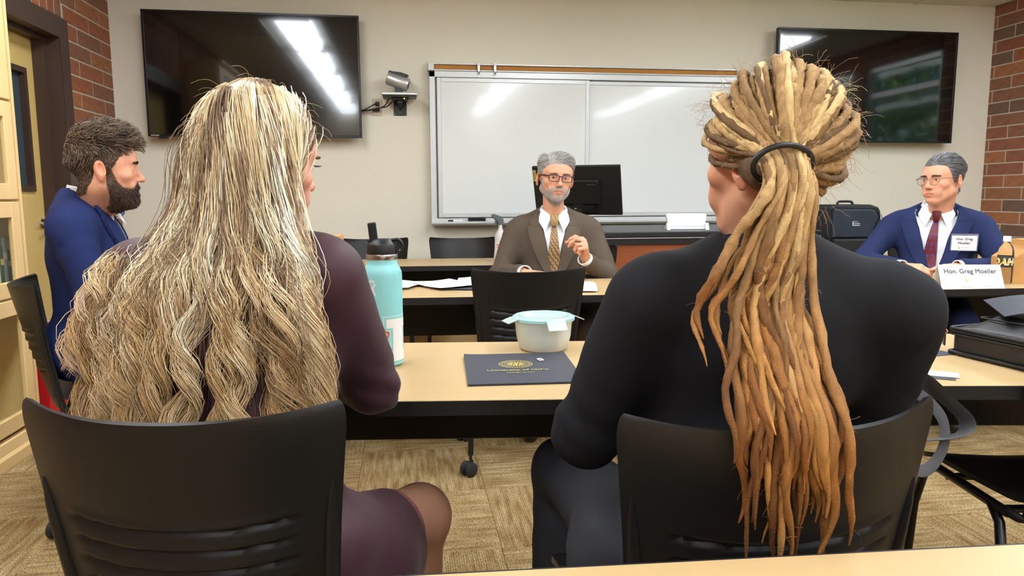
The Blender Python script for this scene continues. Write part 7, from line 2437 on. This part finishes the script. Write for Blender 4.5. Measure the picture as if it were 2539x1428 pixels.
band([(0.985, 1.315, 0.775), (1.03, 1.30, 0.745), (1.065, 1.29, 0.705), (1.072, 1.285, 0.66), (1.045, 1.27, 0.625), (1.00, 1.25, 0.612), (0.95, 1.235, 0.630)], (0.6, 0.2, 0.8), 0.012)
for ch in sg.children: ch.matrix_parent_inverse = Matrix.Translation((-0.93, -1.33, 0))

# ------------------------------------------------------------------ waste bin
M_red = mat('red_plastic', S(206, 32, 44), 0.45)
bn = thing('waste_bin', 'red waste bin with a clear liner between bookcase and door', 'bin', (-1.865, 4.03, 0.0))
MB().prism([(-0.085, 0.0), (0.085, 0.0), (0.115, 0.50), (-0.115, 0.50)], 'y', -0.13, 0.13, 0.008).build('bin_body', M_red, bn)
M_film = mat('liner_film', S(240, 236, 238), 0.25, alpha=0.42)
def liner(U, V):
    a = U * 2 * PI
    ca, sa = np.cos(a), np.sin(a)
    s4 = (np.abs(ca) ** 4 + np.abs(sa) ** 4) ** -0.25
    rx = 0.118 + 0.006 * np.sin(a * 9 + V * 3) * V; ry = 0.134 + 0.006 * np.sin(a * 7 + 1) * V
    return np.stack([ca * s4 * rx * (1 - 0.03 * V), sa * s4 * ry * (1 - 0.02 * V), 0.508 - V * (0.15 + 0.05 * np.sin(a * 2 + 0.6))], -1)
V, F = shell_grid(liner, 64, 12, 0.0015)
obj('liner', mesh_np('liner', V, F), M_film, bn)

# ------------------------------------------------------------------ outside the windows
gr = struct(MB().box(XR + 0.25, 40, -25, 40, -0.4, -0.3).build('ground', mat('lawn', S(96, 140, 56), 0.95, var=0.6, scale=(2, 2, 2), col2=S(60, 100, 36))))
M_leaf = mat('leaf', S(96, 142, 56), 0.6, objrand=[S(92, 142, 54), S(124, 160, 64), S(158, 168, 72), S(80, 128, 50)])
M_bark = mat('bark', S(84, 66, 50), 0.9)
def tree(label, x, y, hgt, rad, n, seed):
    r2 = np.random.default_rng(seed)
    t = thing('tree', label, 'tree', (x, y, -0.3), 0, 'trees outside the windows')
    MB().tube([(0, 0, 0), (0.08, 0.05, hgt * 0.3), (0.0, 0.0, hgt * 0.7)], [0.16, 0.12, 0.05], 8).build('trunk', M_bark, t, True)
    d = r2.normal(size=(n, 3)); d /= np.linalg.norm(d, axis=1, keepdims=True)
    c = d * (r2.uniform(0.35, 1.0, n) ** 0.5)[:, None] * np.array([rad, rad, rad * 0.9]) + np.array([0, 0, hgt - rad * 0.5])
    u = r2.normal(size=(n, 3)); u /= np.linalg.norm(u, axis=1, keepdims=True)
    w = np.cross(u, r2.normal(size=(n, 3))); w /= np.linalg.norm(w, axis=1, keepdims=True)
    s = r2.uniform(0.06, 0.13, n)[:, None]
    V = np.stack([c - u * s, c + w * s * 0.5, c + u * s, c - w * s * 0.5], 1).reshape(-1, 3)
    F = np.arange(4 * n).reshape(n, 4)
    obj('foliage', mesh_np('foliage', V, F, False), M_leaf, t)
for i, (x, y, hh, rr) in enumerate(((8.2, 1.0, 4.6, 1.9), (11.0, 4.9, 5.4, 2.3), (8.4, 9.2, 4.2, 1.7), (11.9, -3.2, 5.5, 2.3))):
    tree('leafy tree outside the windows, ' + ['nearest the rear of the room', 'tallest one opposite the window wall', 'nearest the screen wall', 'farthest one'][i], x, y, hh, rr, 3500, 50 + i)
